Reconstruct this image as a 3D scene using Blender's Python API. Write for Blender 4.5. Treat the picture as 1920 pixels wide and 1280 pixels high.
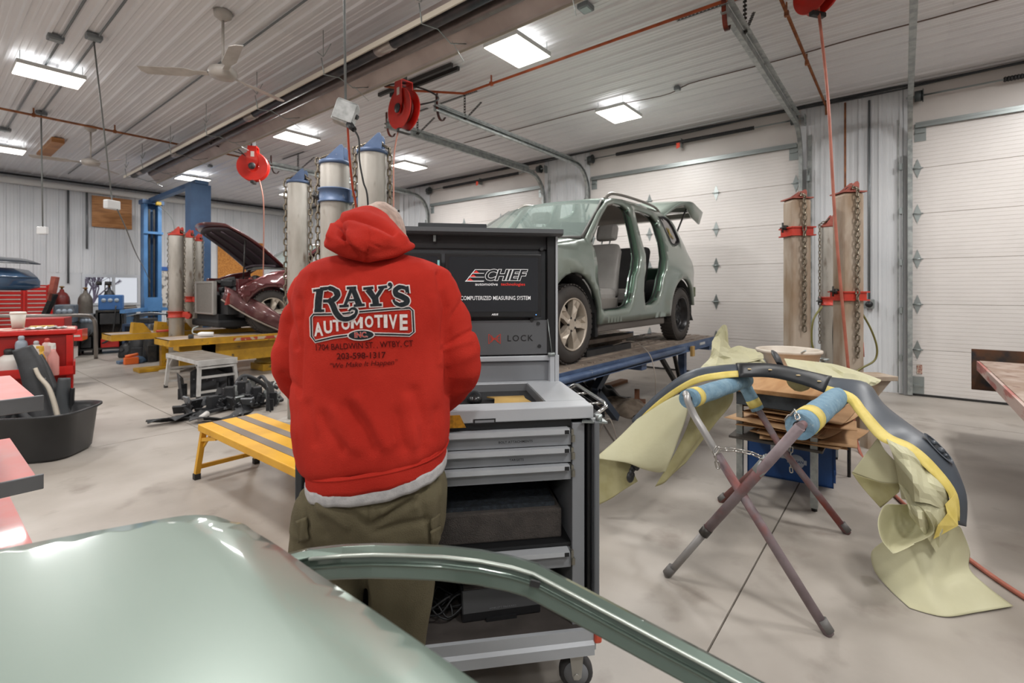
import bpy, bmesh, math, random
from math import sin, cos, pi, radians, sqrt
from mathutils import Vector, Matrix, noise
from mathutils.geometry import delaunay_2d_cdt
from mathutils.bvhtree import BVHTree
random.seed(7)
for o in list(bpy.data.objects): bpy.data.objects.remove(o)
scene = bpy.context.scene
COL = scene.collection

# ------------------------------------------------------------ camera
F = 912.0; HX = 960.0; HY = 545.0; CH = 1.415
CXV, CYV = .7786, .6275           # camera forward in room axes (X to the door wall, Y to the back wall)
cam_d = bpy.data.cameras.new('camera'); cam = bpy.data.objects.new('camera', cam_d); COL.objects.link(cam)
cam.location = (0, 0, CH)
cam.rotation_euler = (pi/2, 0, math.atan2(CYV, CXV) - pi/2)
cam_d.sensor_width = 36; cam_d.lens = 36*F/1920
cam_d.shift_y = -(640-HY)/1920
cam_d.clip_start = .03; cam_d.clip_end = 100
cam_d.dof.use_dof = True; cam_d.dof.focus_distance = 1.9; cam_d.dof.aperture_fstop = 3.5
scene.camera = cam
vs = scene.view_settings
vs.view_transform = 'Standard'; vs.look = 'None'; vs.gamma = 1; vs.use_curve_mapping = False
vs.exposure = 0.0
world = bpy.data.worlds.new('world'); scene.world = world; world.use_nodes = True
world.node_tree.nodes['Background'].inputs[0].default_value = (.83, .86, .92, 1)
world.node_tree.nodes['Background'].inputs[1].default_value = .8
scene.cycles.max_bounces = 10; scene.cycles.diffuse_bounces = 5; scene.cycles.glossy_bounces = 4
scene.cycles.transmission_bounces = 6; scene.cycles.transparent_max_bounces = 8
scene.cycles.sample_clamp_indirect = 6; scene.cycles.use_denoising = True
scene.cycles.caustics_reflective = False; scene.cycles.caustics_refractive = False

LIGHT_X = (-4.6, -1.7, 1.1, 4.27, 6.75); LIGHT_Y = (-1.6, 3.36, 8.28, 13.25)
LIGHT_POWER = 68.0
LIGHT_Z = 4.10
for lx in LIGHT_X:
    for ly in LIGHT_Y:
        ld = bpy.data.lights.new('panel_lamp', 'AREA'); ld.shape = 'RECTANGLE'; ld.size = .60; ld.size_y = .43
        ld.energy = LIGHT_POWER; ld.color = (1.0, .99, .975)
        lo = bpy.data.objects.new('panel_lamp', ld); lo.location = (lx, ly, LIGHT_Z - .032); COL.objects.link(lo)
        lu = bpy.data.lights.new('added_uplight', 'AREA'); lu.shape = 'RECTANGLE'; lu.size = .60; lu.size_y = .43; lu.energy = LIGHT_POWER*.03; lu.color = ld.color  # added upward lamp, brightens the ceiling around each panel
        lo = bpy.data.objects.new('added_uplight', lu); lo.location = (lx, ly, LIGHT_Z + .036); lo.rotation_euler = (pi, 0, 0); COL.objects.link(lo)

def onY(px, py, Y):
    r = (px-HX)/F; d = Y/(CYV-CXV*r); return Vector((d*(CXV+CYV*r), Y, CH-(py-HY)/F*d))
def onX(px, py, X):
    r = (px-HX)/F; d = X/(CXV+CYV*r); return Vector((X, d*(CYV-CXV*r), CH-(py-HY)/F*d))
def onZ(px, py, z):
    d = F*(CH-z)/(py-HY); r = (px-HX)/F*d; return Vector((d*CXV+r*CYV, d*CYV-r*CXV, z))
def atd(px, py, d):
    r = (px-HX)/F*d; return Vector((d*CXV+r*CYV, d*CYV-r*CXV, CH-(py-HY)/F*d))

# ------------------------------------------------------------ materials
def lin(h):
    if isinstance(h, str):
        h = h.lstrip('#'); c = [int(h[i:i+2], 16)/255 for i in (0, 2, 4)]
        return tuple(x/12.92 if x <= .04045 else ((x+.055)/1.055)**2.4 for x in c) + (1,)
    return tuple(h) + (1,) if len(h) == 3 else tuple(h)
MATS = {}
def mat(name, color, rough=.5, metal=0, coat=0, var=None, scale=4, bump=0, bscale=60, spec=None,
        emit=None, estr=1, detail=5, trans=0, ior=1.45, alpha=1, sheen=0, stretch=None, lo=.4, hi=.62, var2=None, v2scale=20, v2lo=.55, v2hi=.7):
    if name in MATS: return MATS[name]
    m = bpy.data.materials.new(name); m.use_nodes = True; nt = m.node_tree; N = nt.nodes; L = nt.links
    b = N['Principled BSDF']
    b.inputs['Base Color'].default_value = lin(color); b.inputs['Roughness'].default_value = rough
    b.inputs['Metallic'].default_value = metal; b.inputs['Coat Weight'].default_value = coat
    b.inputs['Coat Roughness'].default_value = .05
    if spec is not None: b.inputs['Specular IOR Level'].default_value = spec
    if trans: b.inputs['Transmission Weight'].default_value = trans; b.inputs['IOR'].default_value = ior
    if alpha < 1: b.inputs['Alpha'].default_value = alpha
    if sheen: b.inputs['Sheen Weight'].default_value = sheen; b.inputs['Sheen Roughness'].default_value = .5
    if emit: b.inputs['Emission Color'].default_value = lin(emit); b.inputs['Emission Strength'].default_value = estr
    tc = N.new('ShaderNodeTexCoord'); mp = N.new('ShaderNodeMapping'); L.new(tc.outputs['Object'], mp.inputs[0])
    if stretch: mp.inputs['Scale'].default_value = stretch
    last = None
    if var:
        n = N.new('ShaderNodeTexNoise'); n.inputs['Scale'].default_value = scale; n.inputs['Detail'].default_value = detail
        L.new(mp.outputs[0], n.inputs['Vector'])
        r = N.new('ShaderNodeValToRGB'); r.color_ramp.elements[0].position = lo; r.color_ramp.elements[1].position = hi
        r.color_ramp.elements[0].color = lin(color); r.color_ramp.elements[1].color = lin(var)
        L.new(n.outputs['Fac'], r.inputs[0]); last = r.outputs[0]
        if var2:
            n2 = N.new('ShaderNodeTexNoise'); n2.inputs['Scale'].default_value = v2scale; n2.inputs['Detail'].default_value = 6
            L.new(mp.outputs[0], n2.inputs['Vector'])
            r2 = N.new('ShaderNodeValToRGB'); r2.color_ramp.elements[0].position = v2lo; r2.color_ramp.elements[1].position = v2hi
            r2.color_ramp.elements[0].color = (0, 0, 0, 1); r2.color_ramp.elements[1].color = (1, 1, 1, 1)
            mx = N.new('ShaderNodeMix'); mx.data_type = 'RGBA'
            L.new(n2.outputs['Fac'], r2.inputs[0]); L.new(r2.outputs[0], mx.inputs[0]); L.new(last, mx.inputs[6])
            mx.inputs[7].default_value = lin(var2); last = mx.outputs[2]
        L.new(last, b.inputs['Base Color'])
    if bump:
        n3 = N.new('ShaderNodeTexNoise'); n3.inputs['Scale'].default_value = bscale; n3.inputs['Detail'].default_value = 4
        L.new(mp.outputs[0], n3.inputs['Vector'])
        bp = N.new('ShaderNodeBump'); bp.inputs['Strength'].default_value = bump; bp.inputs['Distance'].default_value = .01
        L.new(n3.outputs['Fac'], bp.inputs['Height']); L.new(bp.outputs[0], b.inputs['Normal'])
    MATS[name] = m; return m

# ------------------------------------------------------------ mesh helper
class MB:
    def __init__(s): s.v = []; s.f = []; s.sm = []; s.mi = []; s.M = Matrix.Identity(4); s.k = 0
    def add(s, vs_, fs, smooth=False):
        b = len(s.v); M = s.M
        s.v += [tuple(M @ Vector(p)) for p in vs_]
        for f in fs: s.f.append(tuple(b+i for i in f)); s.sm.append(smooth); s.mi.append(s.k)
        return s
    def box(s, x0, x1, y0, y1, z0, z1, bev=0):
        if bev:
            bm = bmesh.new(); bmesh.ops.create_cube(bm, size=1)
            for v in bm.verts: v.co = Vector(((x0+x1)/2+v.co.x*(x1-x0), (y0+y1)/2+v.co.y*(y1-y0), (z0+z1)/2+v.co.z*(z1-z0)))
            bmesh.ops.bevel(bm, geom=bm.edges[:], offset=bev, segments=2, affect='EDGES', profile=.5)
            s.frombm(bm); return s
        return s.add([(x0,y0,z0),(x1,y0,z0),(x1,y1,z0),(x0,y1,z0),(x0,y0,z1),(x1,y0,z1),(x1,y1,z1),(x0,y1,z1)],
                     [(0,3,2,1),(4,5,6,7),(0,1,5,4),(1,2,6,5),(2,3,7,6),(3,0,4,7)])
    def frombm(s, bm, smooth=False):
        bm.verts.index_update(); s.add([v.co[:] for v in bm.verts], [tuple(v.index for v in f.verts) for f in bm.faces], smooth); bm.free(); return s
    def bar(s, p0, p1, w, h, up=(0,0,1)):
        p0 = Vector(p0); p1 = Vector(p1); d = (p1-p0).normalized(); u = Vector(up)
        if abs(d.dot(u)) > .98: u = Vector((1,0,0))
        a = d.cross(u).normalized()*w/2; c = a.cross(d).normalized()*h/2
        P = [p0-a-c, p0+a-c, p0+a+c, p0-a+c, p1-a-c, p1+a-c, p1+a+c, p1-a+c]
        return s.add(P, [(0,1,2,3),(7,6,5,4),(0,4,5,1),(1,5,6,2),(2,6,7,3),(3,7,4,0)])
    def tube(s, pts, r, n=10, closed=False, caps=True, flat=1):
        pts = [Vector(p) for p in pts]; m = len(pts); rs = r if isinstance(r, (list, tuple)) else [r]*m
        V = []; prev = None
        for i, p in enumerate(pts):
            if closed: t = pts[(i+1) % m]-pts[i-1]
            else: t = (pts[min(i+1, m-1)]-pts[max(i-1, 0)])
            t.normalize()
            if prev is None:
                a = t.orthogonal().normalized()
            else:
                a = (prev - t*prev.dot(t)); a = a.normalized() if a.length > 1e-6 else t.orthogonal().normalized()
            prev = a; b = t.cross(a)
            for k in range(n):
                an = 2*pi*k/n; V.append(p+(a*cos(an)+b*sin(an)*flat)*rs[i])
        Fc = []
        for i in range(m if closed else m-1):
            j = (i+1) % m
            for k in range(n): Fc.append((i*n+k, i*n+(k+1) % n, j*n+(k+1) % n, j*n+k))
        s.add(V, Fc, True)
        if caps and not closed:
            b = len(s.v)-len(V); s.f.append(tuple(b+k for k in reversed(range(n)))); s.sm.append(False); s.mi.append(s.k)
            s.f.append(tuple(b+(m-1)*n+k for k in range(n))); s.sm.append(False); s.mi.append(s.k)
        return s
    def cyl(s, p0, p1, r, n=16, r2=None): return s.tube([p0, p1], [r, r if r2 is None else r2], n)
    def lathe(s, prof, n=24, c=(0,0,0), axis='Z', caps=True, smooth=True):
        c = Vector(c); V = []
        for (r, h) in prof:
            for k in range(n):
                a = 2*pi*k/n; x, y = r*cos(a), r*sin(a)
                V.append(c+Vector((x, y, h) if axis == 'Z' else (h, x, y) if axis == 'X' else (y, h, x)))
        Fc = [(i*n+k, i*n+(k+1) % n, (i+1)*n+(k+1) % n, (i+1)*n+k) for i in range(len(prof)-1) for k in range(n)]
        if caps: Fc += [tuple(reversed(range(n))), tuple((len(prof)-1)*n+k for k in range(n))]
        return s.add(V, Fc, smooth)
    def prism(s, poly, h0, h1, axis='Z'):
        n = len(poly)
        def q(a, b, h): return (a, b, h) if axis == 'Z' else (h, a, b) if axis == 'X' else (a, h, b)
        V = [q(a, b, h0) for a, b in poly]+[q(a, b, h1) for a, b in poly]
        return s.add(V, [tuple(reversed(range(n))), tuple(range(n, 2*n))]+[(i, (i+1) % n, n+(i+1) % n, n+i) for i in range(n)])
    def loft(s, rings, closed_u=True, caps=True, smooth=True):
        n = len(rings[0]); V = [p for r in rings for p in r]; Fc = []
        for i in range(len(rings)-1):
            for k in range(n if closed_u else n-1): Fc.append((i*n+k, i*n+(k+1) % n, (i+1)*n+(k+1) % n, (i+1)*n+k))
        if caps and closed_u: Fc += [tuple(reversed(range(n))), tuple((len(rings)-1)*n+k for k in range(n))]
        return s.add(V, Fc, smooth)
    def sheet(s, fn, nu, nv, smooth=True):
        V = [fn(i/nu, j/nv) for j in range(nv+1) for i in range(nu+1)]
        return s.add(V, [(j*(nu+1)+i, j*(nu+1)+i+1, (j+1)*(nu+1)+i+1, (j+1)*(nu+1)+i) for j in range(nv) for i in range(nu)], smooth)
    def sphere(s, c, r, n=14, sc=(1,1,1)):
        bm = bmesh.new(); bmesh.ops.create_uvsphere(bm, u_segments=n, v_segments=max(6, n*2//3), radius=1)
        for v in bm.verts: v.co = Vector((c[0]+v.co.x*r*sc[0], c[1]+v.co.y*r*sc[1], c[2]+v.co.z*r*sc[2]))
        return s.frombm(bm, True)
    def mesh(s, name, mats, fix=True):
        me = bpy.data.meshes.new(name); me.from_pydata(s.v, [], s.f)
        for m in (mats if isinstance(mats, (list, tuple)) else [mats]): me.materials.append(m)
        me.polygons.foreach_set('use_smooth', s.sm); me.polygons.foreach_set('material_index', s.mi)
        if fix:
            bm = bmesh.new(); bm.from_mesh(me); bmesh.ops.recalc_face_normals(bm, faces=bm.faces[:]); bm.to_mesh(me); bm.free()
        me.update(); return me
    def build(s, name, mats, parent=None, label=None, world=True, solid=0, sub=0, bev=0, stuff=False, fix=True, offset=-1):
        if parent is not None and world:
            Mi = root_matrix(parent).inverted(); s.v = [tuple(Mi @ Vector(p)) for p in s.v]
        me = s.mesh(name, mats, fix); o = bpy.data.objects.new(name, me); COL.objects.link(o)
        if parent is not None: o.parent = parent
        if label: o['label'] = label
        if stuff: o['kind'] = 'stuff'
        if solid: m = o.modifiers.new('s', 'SOLIDIFY'); m.thickness = solid; m.offset = offset
        if bev: m = o.modifiers.new('b', 'BEVEL'); m.width = bev; m.segments = 2; m.limit_method = 'ANGLE'; m.angle_limit = radians(40)
        if sub: m = o.modifiers.new('u', 'SUBSURF'); m.levels = sub; m.render_levels = sub
        return o
def root_matrix(o):
    M = o.matrix_basis.copy()
    while o.parent is not None: o = o.parent; M = o.matrix_basis @ M
    return M
def tag(o, label, cat, group=None, kind=None):
    if label: o['label'] = label
    if cat: o['category'] = cat
    if group: o['group'] = group
    if kind: o['kind'] = kind
    return o
def thing(name, label, cat, loc=(0,0,0), rz=0, group=None):
    o = bpy.data.objects.new(name, None); COL.objects.link(o); o.empty_display_size = .1
    o.location = loc; o.rotation_euler = (0, 0, rz); tag(o, label, cat, group); return o
def struct(mb, name, m, parent=None, **k):
    o = mb.build(name, m, parent, **k)
    if parent is None: o['kind'] = 'structure'
    return o
def dup(root, loc=None, rz=None, label=None, group=None, scale=None):
    r = root.copy(); COL.objects.link(r)
    if loc is not None: r.location = loc
    if rz is not None: r.rotation_euler = (0, 0, rz)
    if scale: r.scale = scale
    if label: r['label'] = label
    if group: r['group'] = group
    for ch in list(root.children):
        c = ch.copy(); COL.objects.link(c); c.parent = r
        for g in list(ch.children):
            q = g.copy(); COL.objects.link(q); q.parent = c
    return r
def T(x=0, y=0, z=0): return Matrix.Translation((x, y, z))
def R(a, ax='Z'): return Matrix.Rotation(a, 4, ax)
def spline(pts, n=8):
    pts = [Vector(p) for p in pts]; out = []
    for i in range(len(pts)-1):
        p0 = pts[max(i-1, 0)]; p1 = pts[i]; p2 = pts[i+1]; p3 = pts[min(i+2, len(pts)-1)]
        for k in range(n):
            t = k/n; out.append(.5*((2*p1)+(p2-p0)*t+(2*p0-5*p1+4*p2-p3)*t*t+(3*p1-p0-3*p2+p3)*t**3))
    out.append(pts[-1]); return out
def text_mesh(body, size, bold=0, xs=1, shear=0, extrude=0, spacing=1, align='CENTER'):
    c = bpy.data.curves.new('t', 'FONT'); c.body = body; c.size = size; c.offset = bold; c.align_x = align; c.align_y = 'CENTER'
    c.shear = shear; c.extrude = extrude; c.space_character = spacing; c.resolution_u = 3
    o = bpy.data.objects.new('t', c); COL.objects.link(o); dg = bpy.context.evaluated_depsgraph_get(); dg.update()
    me = bpy.data.meshes.new_from_object(o.evaluated_get(dg)); bpy.data.objects.remove(o); bpy.data.curves.remove(c)
    V = [(v.co.x*xs, v.co.y, v.co.z) for v in me.vertices]; Fc = [tuple(p.vertices) for p in me.polygons]
    bpy.data.meshes.remove(me); return V, Fc
def put_text(mb, body, size, M, **k):
    V, Fc = text_mesh(body, size, **k); old = mb.M; mb.M = M; mb.add(V, Fc); mb.M = old; return mb

# common materials
M_ = {}
galv = mat('galvanised', '#a9adab', .42, .55, var='#8b908f', scale=14)
black = mat('black_plastic', '#1c1d1f', .5, var='#2a2b2d', scale=8)
blackrub = mat('black_rubber', '#222121', .75, var='#2e2c2a', scale=12)
darkmetal = mat('dark_metal', '#2c2d2e', .45, .4, var='#3d3a36', scale=18)
white_sheet = mat('white_metal_sheet', '#d3d5d7', .38, var='#c9cccf', scale=.8)
ceil_m = mat('ceiling_metal', '#e2e2e4', .40, var='#d8d8db', scale=.6)
door_m = mat('door_white', '#ddd8d4', .36, var='#d7d2ce', scale=1.2)
header_m = mat('header_white', '#cfc9c4', .5, var='#c7c1bc', scale=1.5)
# ------------------------------------------------------------ structure
XR, YB, XL, YF, ZC = 8.54, 16.5, -7.0, -6.0, 4.25
floor_m = mat('concrete', '#b0a9a1', .40, var='#978f86', scale=1.1, bump=.05, bscale=35, lo=.38, hi=.66, detail=9, var2='#7d736a', v2scale=3.1, v2lo=.58, v2hi=.8)
fl = struct(MB().box(XL-.2, XR+.2, YF-.2, YB+.2, -.2, -.012), 'floor', mat('joint_dirt', '#5c554c', .9))
xs = [XL-.2, -3.2, 1.87, 6.94, XR+.2]; ys = [YF-.2, -4.5, .6, 5.7, 10.8, YB+.2]
for i in range(len(xs)-1):
    for j in range(len(ys)-1):
        MB().box(xs[i]+.004, xs[i+1]-.004, ys[j]+.004, ys[j+1]-.004, -.05, 0).build('floor_slab', floor_m, fl)
# ribbed sheet metal panel: runs along +V, width along U, relief towards +N
def ribbed(width, length, sub=.2286, depth=.020, minor=True):
    prof = []; k = int(round(width/sub)); u = 0
    for i in range(k):
        a = i*sub
        prof += [(a, 0), (a+.016, depth), (a+.042, depth), (a+.058, 0)]
        if minor:
            for q in (.105, .165): prof += [(a+q, 0), (a+q+.008, .005), (a+q+.018, .005), (a+q+.026, 0)]
    prof.append((width-.002, 0))
    m = MB(); n = len(prof)
    m.add([(u, 0, h) for u, h in prof]+[(u, length, h) for u, h in prof], [(i, i+1, n+i+1, n+i) for i in range(n-1)])
    return m
def panel_row(parent, name, m, n, width, length, frame):
    """frame(i) -> matrix of the i-th panel"""
    base = None
    for i in range(n):
        mb = ribbed(width, length)
        if base is None: base = mb.mesh(name, m, fix=False)
        o = bpy.data.objects.new(name, base); COL.objects.link(o); o.parent = parent; o.matrix_basis = frame(i)
ce = struct(MB().box(XL-.2, XR+.2, YF-.2, YB+.2, ZC, ZC+.15), 'ceiling', ceil_m)
W9 = .9144
nce = int((XR-XL)/W9)+1
# panel local: u=X, v=Y, n=-Z  (flip)
half = (YB-YF)/4
for part in range(4):
    panel_row(ce, 'ceiling_panel', ceil_m, nce, W9, half-.003,
          lambda i: Matrix(((-1,0,0,XR-i*W9),(0,1,0,YF+part*half),(0,0,-1,ZC-.002),(0,0,0,1))))
wb = struct(MB().box(XL-.2, XR+.2, YB, YB+.2, 0, 1.03).box(XL-.2, XR+.2, YB, YB+.2, 1.84, ZC)
    .box(XL-.2, 2.8, YB, YB+.2, 1.03, 1.84).box(4.03, XR+.2, YB, YB+.2, 1.03, 1.84), 'wall_back', white_sheet)
for i in range(int((XR-XL)/W9)+1):
    x1 = XR-i*W9; x0 = x1-W9
    segs = [(0, ZC)] if (x1 < 2.8 or x0 > 4.03) else [(0, 1.0), (1.87, ZC)]
    for z0, z1 in segs:
        mb = ribbed(W9, z1-z0-.01)
        o = bpy.data.objects.new('wall_panel', mb.mesh('wall_panel', white_sheet, fix=False)); COL.objects.link(o); o.parent = wb
        o.matrix_basis = Matrix(((-1,0,0,x1),(0,0,-1,YB-.002),(0,1,0,z0),(0,0,0,1)))
for nm, b in (('wall_left', (XL-.2, XL, YF, YB, 0, ZC)), ('wall_front', (XL-.2, XR+.2, YF-.2, YF, 0, ZC))):
    struct(MB().box(*b), nm, white_sheet)
# door wall: three columns between four doors, flat header above
DW = 3.66; DH = 3.66
doors = [(-3.73, -.07), (1.22, 4.88), (5.97, 9.63), (10.85, 14.51)]
cols = [(YF, -3.73), (-.07, 1.22), (4.88, 5.97), (9.63, 10.85), (14.51, YB)]
wr = MB()
for a, b in cols: wr.box(XR, XR+.2, a, b, 0, ZC)
for a, b in doors: wr.box(XR, XR+.2, a, b, DH, ZC)
wr = struct(wr, 'wall_right', header_m)
for a, b in cols:
    w = .2286*int((b-a-.12)/.2286)
    n = 1
    mb = ribbed(w, ZC-.02)
    o = bpy.data.objects.new('wall_panel', mb.mesh('wall_panel', white_sheet, fix=False)); COL.objects.link(o); o.parent = wr
    yc = (a+b)/2-w/2
    o.matrix_basis = Matrix(((0,0,-1,XR-.002),(1,0,0,yc),(0,1,0,.01),(0,0,0,1)))
    MB().box(XR-.02, XR, a, yc, 0, ZC).box(XR-.02, XR, yc+w, b, 0, ZC).build('corner_trim', white_sheet, wr)
# sectional doors
zinc = mat('zinc_hinge', '#9aa1a0', .35, .7)
strut_m = mat('door_strut', '#8b9190', .4, .6)
def section_mesh():
    m = MB(); h = DH/6; gr = [(0, .010), (.006, 0)]
    z = .006
    for i in range(1, 12):
        z = h*i/12; gr += [(z-.004, 0), (z-.002, .0035), (z+.002, .0035), (z+.004, 0)]
    gr += [(h-.006, 0), (h-.001, .010)]
    n = len(gr); W = DW-.02
    m.add([(x, 0, zz) for zz, x in gr]+[(x, W, zz) for zz, x in gr]+[(.05, 0, 0), (.05, W, 0), (.05, 0, h-.001), (.05, W, h-.001)],
          [(i, i+1, n+i+1, n+i) for i in range(n-1)]+[(0, n, 2*n+1, 2*n), (n-1, 2*n+2, 2*n+3, 2*n-1), (2*n, 2*n+1, 2*n+3, 2*n+2)])
    m.v = m.v
    return m.mesh('door_section', door_m)
SEC = section_mesh()
def hinge_mesh():
    m = MB(); m.prism([(-.045, 0), (0, -.13), (.045, 0), (0, .13)], 0, -.006, 'X')
    # prism gives (h,a,b)
    m.box(-.02, -.006, -.04, .04, -.012, .012); m.cyl((-.018, -.06, 0), (-.018, .06, 0), .008, 8)
    return m.mesh('hinge', zinc)
HNG = hinge_mesh()
def end_hinge_mesh():
    m = MB(); m.box(-.006, 0, -.06, .06, -.12, .12); m.box(-.03, -.006, -.05, .05, -.012, .012)
    return m.mesh('bracket', zinc)
EHG = end_hinge_mesh()
track_m = galv
for di, (a, b) in enumerate(doors):
    d = MB().box(XR+.06, XR+.09, a, b, 0, DH).build('door_%d' % (di+1), door_m); d['kind'] = 'structure'
    for k in range(6):
        o = bpy.data.objects.new('door_section', SEC); COL.objects.link(o); o.parent = d
        o.location = (XR-.002, a+.01, .012+k*DH/6)
        if k:
            for j in range(4):
                y = a+.07+(DW-.14)*j/3
                h = bpy.data.objects.new('hinge', HNG); COL.objects.link(h); h.parent = o
                h.location = (-.001, y-a-.01, 0)
        else:
            for y in (.07, DW-.09):
                h = bpy.data.objects.new('bracket', EHG); COL.objects.link(h); h.parent = o; h.location = (-.001, y, .13)
        if k == 5:
            for y in (.09, DW-.11):
                h = bpy.data.objects.new('bracket', EHG); COL.objects.link(h); h.parent = o; h.location = (-.001, y, .48)
    MB().bar((XR-.03, a+.05, DH-.03), (XR-.03, b-.05, DH-.03), .05, .055).bar((XR-.055, a+.05, DH-.005), (XR-.055, b-.05, DH-.005), .008, .03).build('strut', strut_m, d)
    MB().box(XR-.012, XR+.04, a+.01, b-.01, 0, .03).build('bottom_seal', blackrub, d)
    if di == 0:
        MB().box(XR-.012, XR-.002, b-.12, b-.065, .30, .42).build('warning_label', mat('warn_label', '#c9b9a8', .5, var='#8d2b1c', scale=40), d)
# tracks: vertical, curve, horizontal
def track(y, side, name_side):
    t = thing('door_track', 'galvanised garage door track '+name_side, 'door track', (XR-.05, y, 0))
    pts = [(XR-.07, y, .02), (XR-.07, y, 3.35)]
    zc = 3.86; rr = .5
    for k in range(0, 9):
        an = pi/2*k/8; pts.append((XR-.07-rr+rr*cos(an), y, zc-rr+rr*sin(an)))
    pts.append((4.42, y, zc))
    m = MB()
    # C channel swept: build as 3 thin strips
    for off, w, h in ((-.024*side, .006, .052),):
        pass
    def strip(q0, q1, thick=.003):
        # q = (n offset, y offset): quad strip along the path between two section points
        V = []
        for i, p in enumerate(pts):
            p = Vector(p); t0 = Vector(pts[max(i-1, 0)]); t1 = Vector(pts[min(i+1, len(pts)-1)]); tg = (t1-t0).normalized()
            nn = Vector((tg.z, 0, -tg.x))   # towards outside of the bend
            V.append(p+nn*q0[0]+Vector((0, q0[1], 0))); V.append(p+nn*q1[0]+Vector((0, q1[1], 0)))
        m.add(V, [(2*i, 2*i+1, 2*i+3, 2*i+2) for i in range(len(pts)-1)])
    s_ = side
    strip((-.035, 0), (.035, 0)); strip((.035, 0), (.035, .05*s_)); strip((-.035, 0), (-.035, .05*s_)); strip((-.035, .05*s_), (-.02, .05*s_)); strip((.035, .05*s_), (.02, .05*s_))
    m.build('rail', track_m, t, solid=.004)
    # angle iron beside the vertical rail and jamb brackets
    MB().box(XR-.09, XR-.004, y-.055*s_, y-.060*s_, .02, DH-.4).box(XR-.012, XR-.004, y-.055*s_, y-.11*s_, .02, DH+.1).build('jamb_angle', track_m, t)
    MB().bar((4.42, y-.01, 3.92), (7.9, y-.01, 3.92), .006, .06).bar((4.42, y-.03, 3.90), (7.9, y-.03, 3.90), .05, .006).build('stiffener', track_m, t)
    for z in (.5, 1.15, 1.8, 2.5, 3.1): MB().box(XR-.09, XR-.004, y-.05*s_, y-.09*s_, z-.04, z+.04).build('jamb_bracket', zinc, t)
    # perforated hanger: V from ceiling
    m = MB(); xh = 5.0
    for x0, y0, x1, y1 in ((xh, y-.01, xh, y-.01), (xh, y-.01, xh+.35, y-.01)):
        p0 = Vector((x1 if x1 != x0 else x0, y0, ZC-.03)); p1 = Vector((x0, y1, 3.86)); n = 9
        for k in range(n):
            q0 = p0.lerp(p1, k/n); q1 = p0.lerp(p1, (k+.55)/n); m.bar(q0, q1, .034, .004, (1,0,0))
        for sgn in (-1, 1):
            off = Vector((sgn*.014, 0, 0)); m.bar(p0+off, p1+off, .006, .005, (0,1,0))
    m.build('hanger', darkmetal, t)
    m = MB(); y0, y1 = y-.25, y+.65
    for k in range(24):
        q0 = y0+(y1-y0)*k/24; m.box(xh-.017, xh+.017, q0, q0+.022, ZC-.035, ZC-.031)
    m.bar((xh-.015, y0, ZC-.033), (xh-.015, y1, ZC-.033), .006, .006).bar((xh+.015, y0, ZC-.033), (xh+.015, y1, ZC-.033), .006, .006)
    m.build('ceiling_angle', darkmetal, t)
    # bumper leaf spring at rail end
    m = MB(); pts2 = [(4.44+.0, y+.03*s_, 4.06), (4.45, y+.03*s_, 3.86), (4.49, y+.03*s_, 3.74), (4.56, y+.03*s_, 3.72), (4.6, y+.03*s_, 3.78)]
    P = spline(pts2, 5); m.add([(p.x, p.y-.02, p.z) for p in P]+[(p.x, p.y+.02, p.z) for p in P], [(i, i+1, len(P)+i+1, len(P)+i) for i in range(len(P)-1)])
    m.build('bumper_spring', mat('spring_steel', '#2e2220', .4, .5, var='#8a3a28', scale=5), t, solid=.008)
    return t
NAMES = [('left of the right-hand white garage door', 'beyond the right edge'), ('at the right side of the middle garage door, behind the rusty towers', 'between the green car and the wall column, ends above the masked man'),
         ('at the right side of the far garage door', 'at the left side of the far garage door'), ('at the near side of the farthest garage door', 'x')]
track(doors[0][1]+.03, -1, 'running straight up beside the right-hand garage door')
track(doors[1][0]-.03, 1, 'sloping down to the white wall column')
track(doors[1][1]+.03, -1, 'ending just above the windscreen of the green car')
track(doors[2][0]-.03, 1, 'starting below the larger red hose reel')
track(doors[2][1]+.03, -1, 'curving down behind the chained grey posts')
# torsion springs
for di, (a, b) in enumerate(doors[:3]):
    t = thing('torsion_spring', ['black torsion spring above the right-hand garage door', 'black torsion spring with orange tag above the garage door behind the green car', 'black torsion spring with orange tag above the farther left garage door'][di], 'spring', (XR-.1, (a+b)/2, 3.95))
    zc = 4.0; xc = XR-.12; mid = (a+b)/2
    MB().cyl((xc, a-.05, zc), (xc, b+.05, zc), .012, 8).build('shaft', zinc, t)
    m = MB()
    for y0, y1 in ((mid-1.2, mid+1.2),) if di else ((mid-1.2, mid+.95),):
        P = []; turns = int((y1-y0)/.028)
        m.cyl((xc, y0, zc), (xc, y1, zc), .026, 12)
        for k in range(turns): m.lathe([(.031, -.008), (.034, 0), (.031, .008)], 12, (xc, y0+.014+(y1-y0)*k/turns, zc), 'Y', caps=False)
    m.build('coil', black, t)
    for y in (a+.08, b-.08):
        MB().cyl((xc, y-.04, zc), (xc, y+.04, zc), .07, 18).cyl((xc, y-.05, zc), (xc, y-.04, zc), .085, 18).build('cable_drum', mat('drum', '#4c5152', .45, .6), t)
    for y in (a-.03, b+.03, mid): MB().box(xc-.02, XR-.024, y-.04, y-.03, zc-.09, zc+.06).build('bearing_plate', zinc, t)
    if di:
        MB().prism([(-.03, 0), (.03, 0), (.03, -.10), (-.03, -.08)], XR-.17, XR-.165, 'X').build('tag', mat('orange_tag', '#e8431d', .5), t, world=False).location = (0, 0, 0)
        for c in t.children:
            if c.name.startswith('tag'):
                c.matrix_basis = Matrix.Translation((-(XR-.1), 0, .03))
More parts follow.
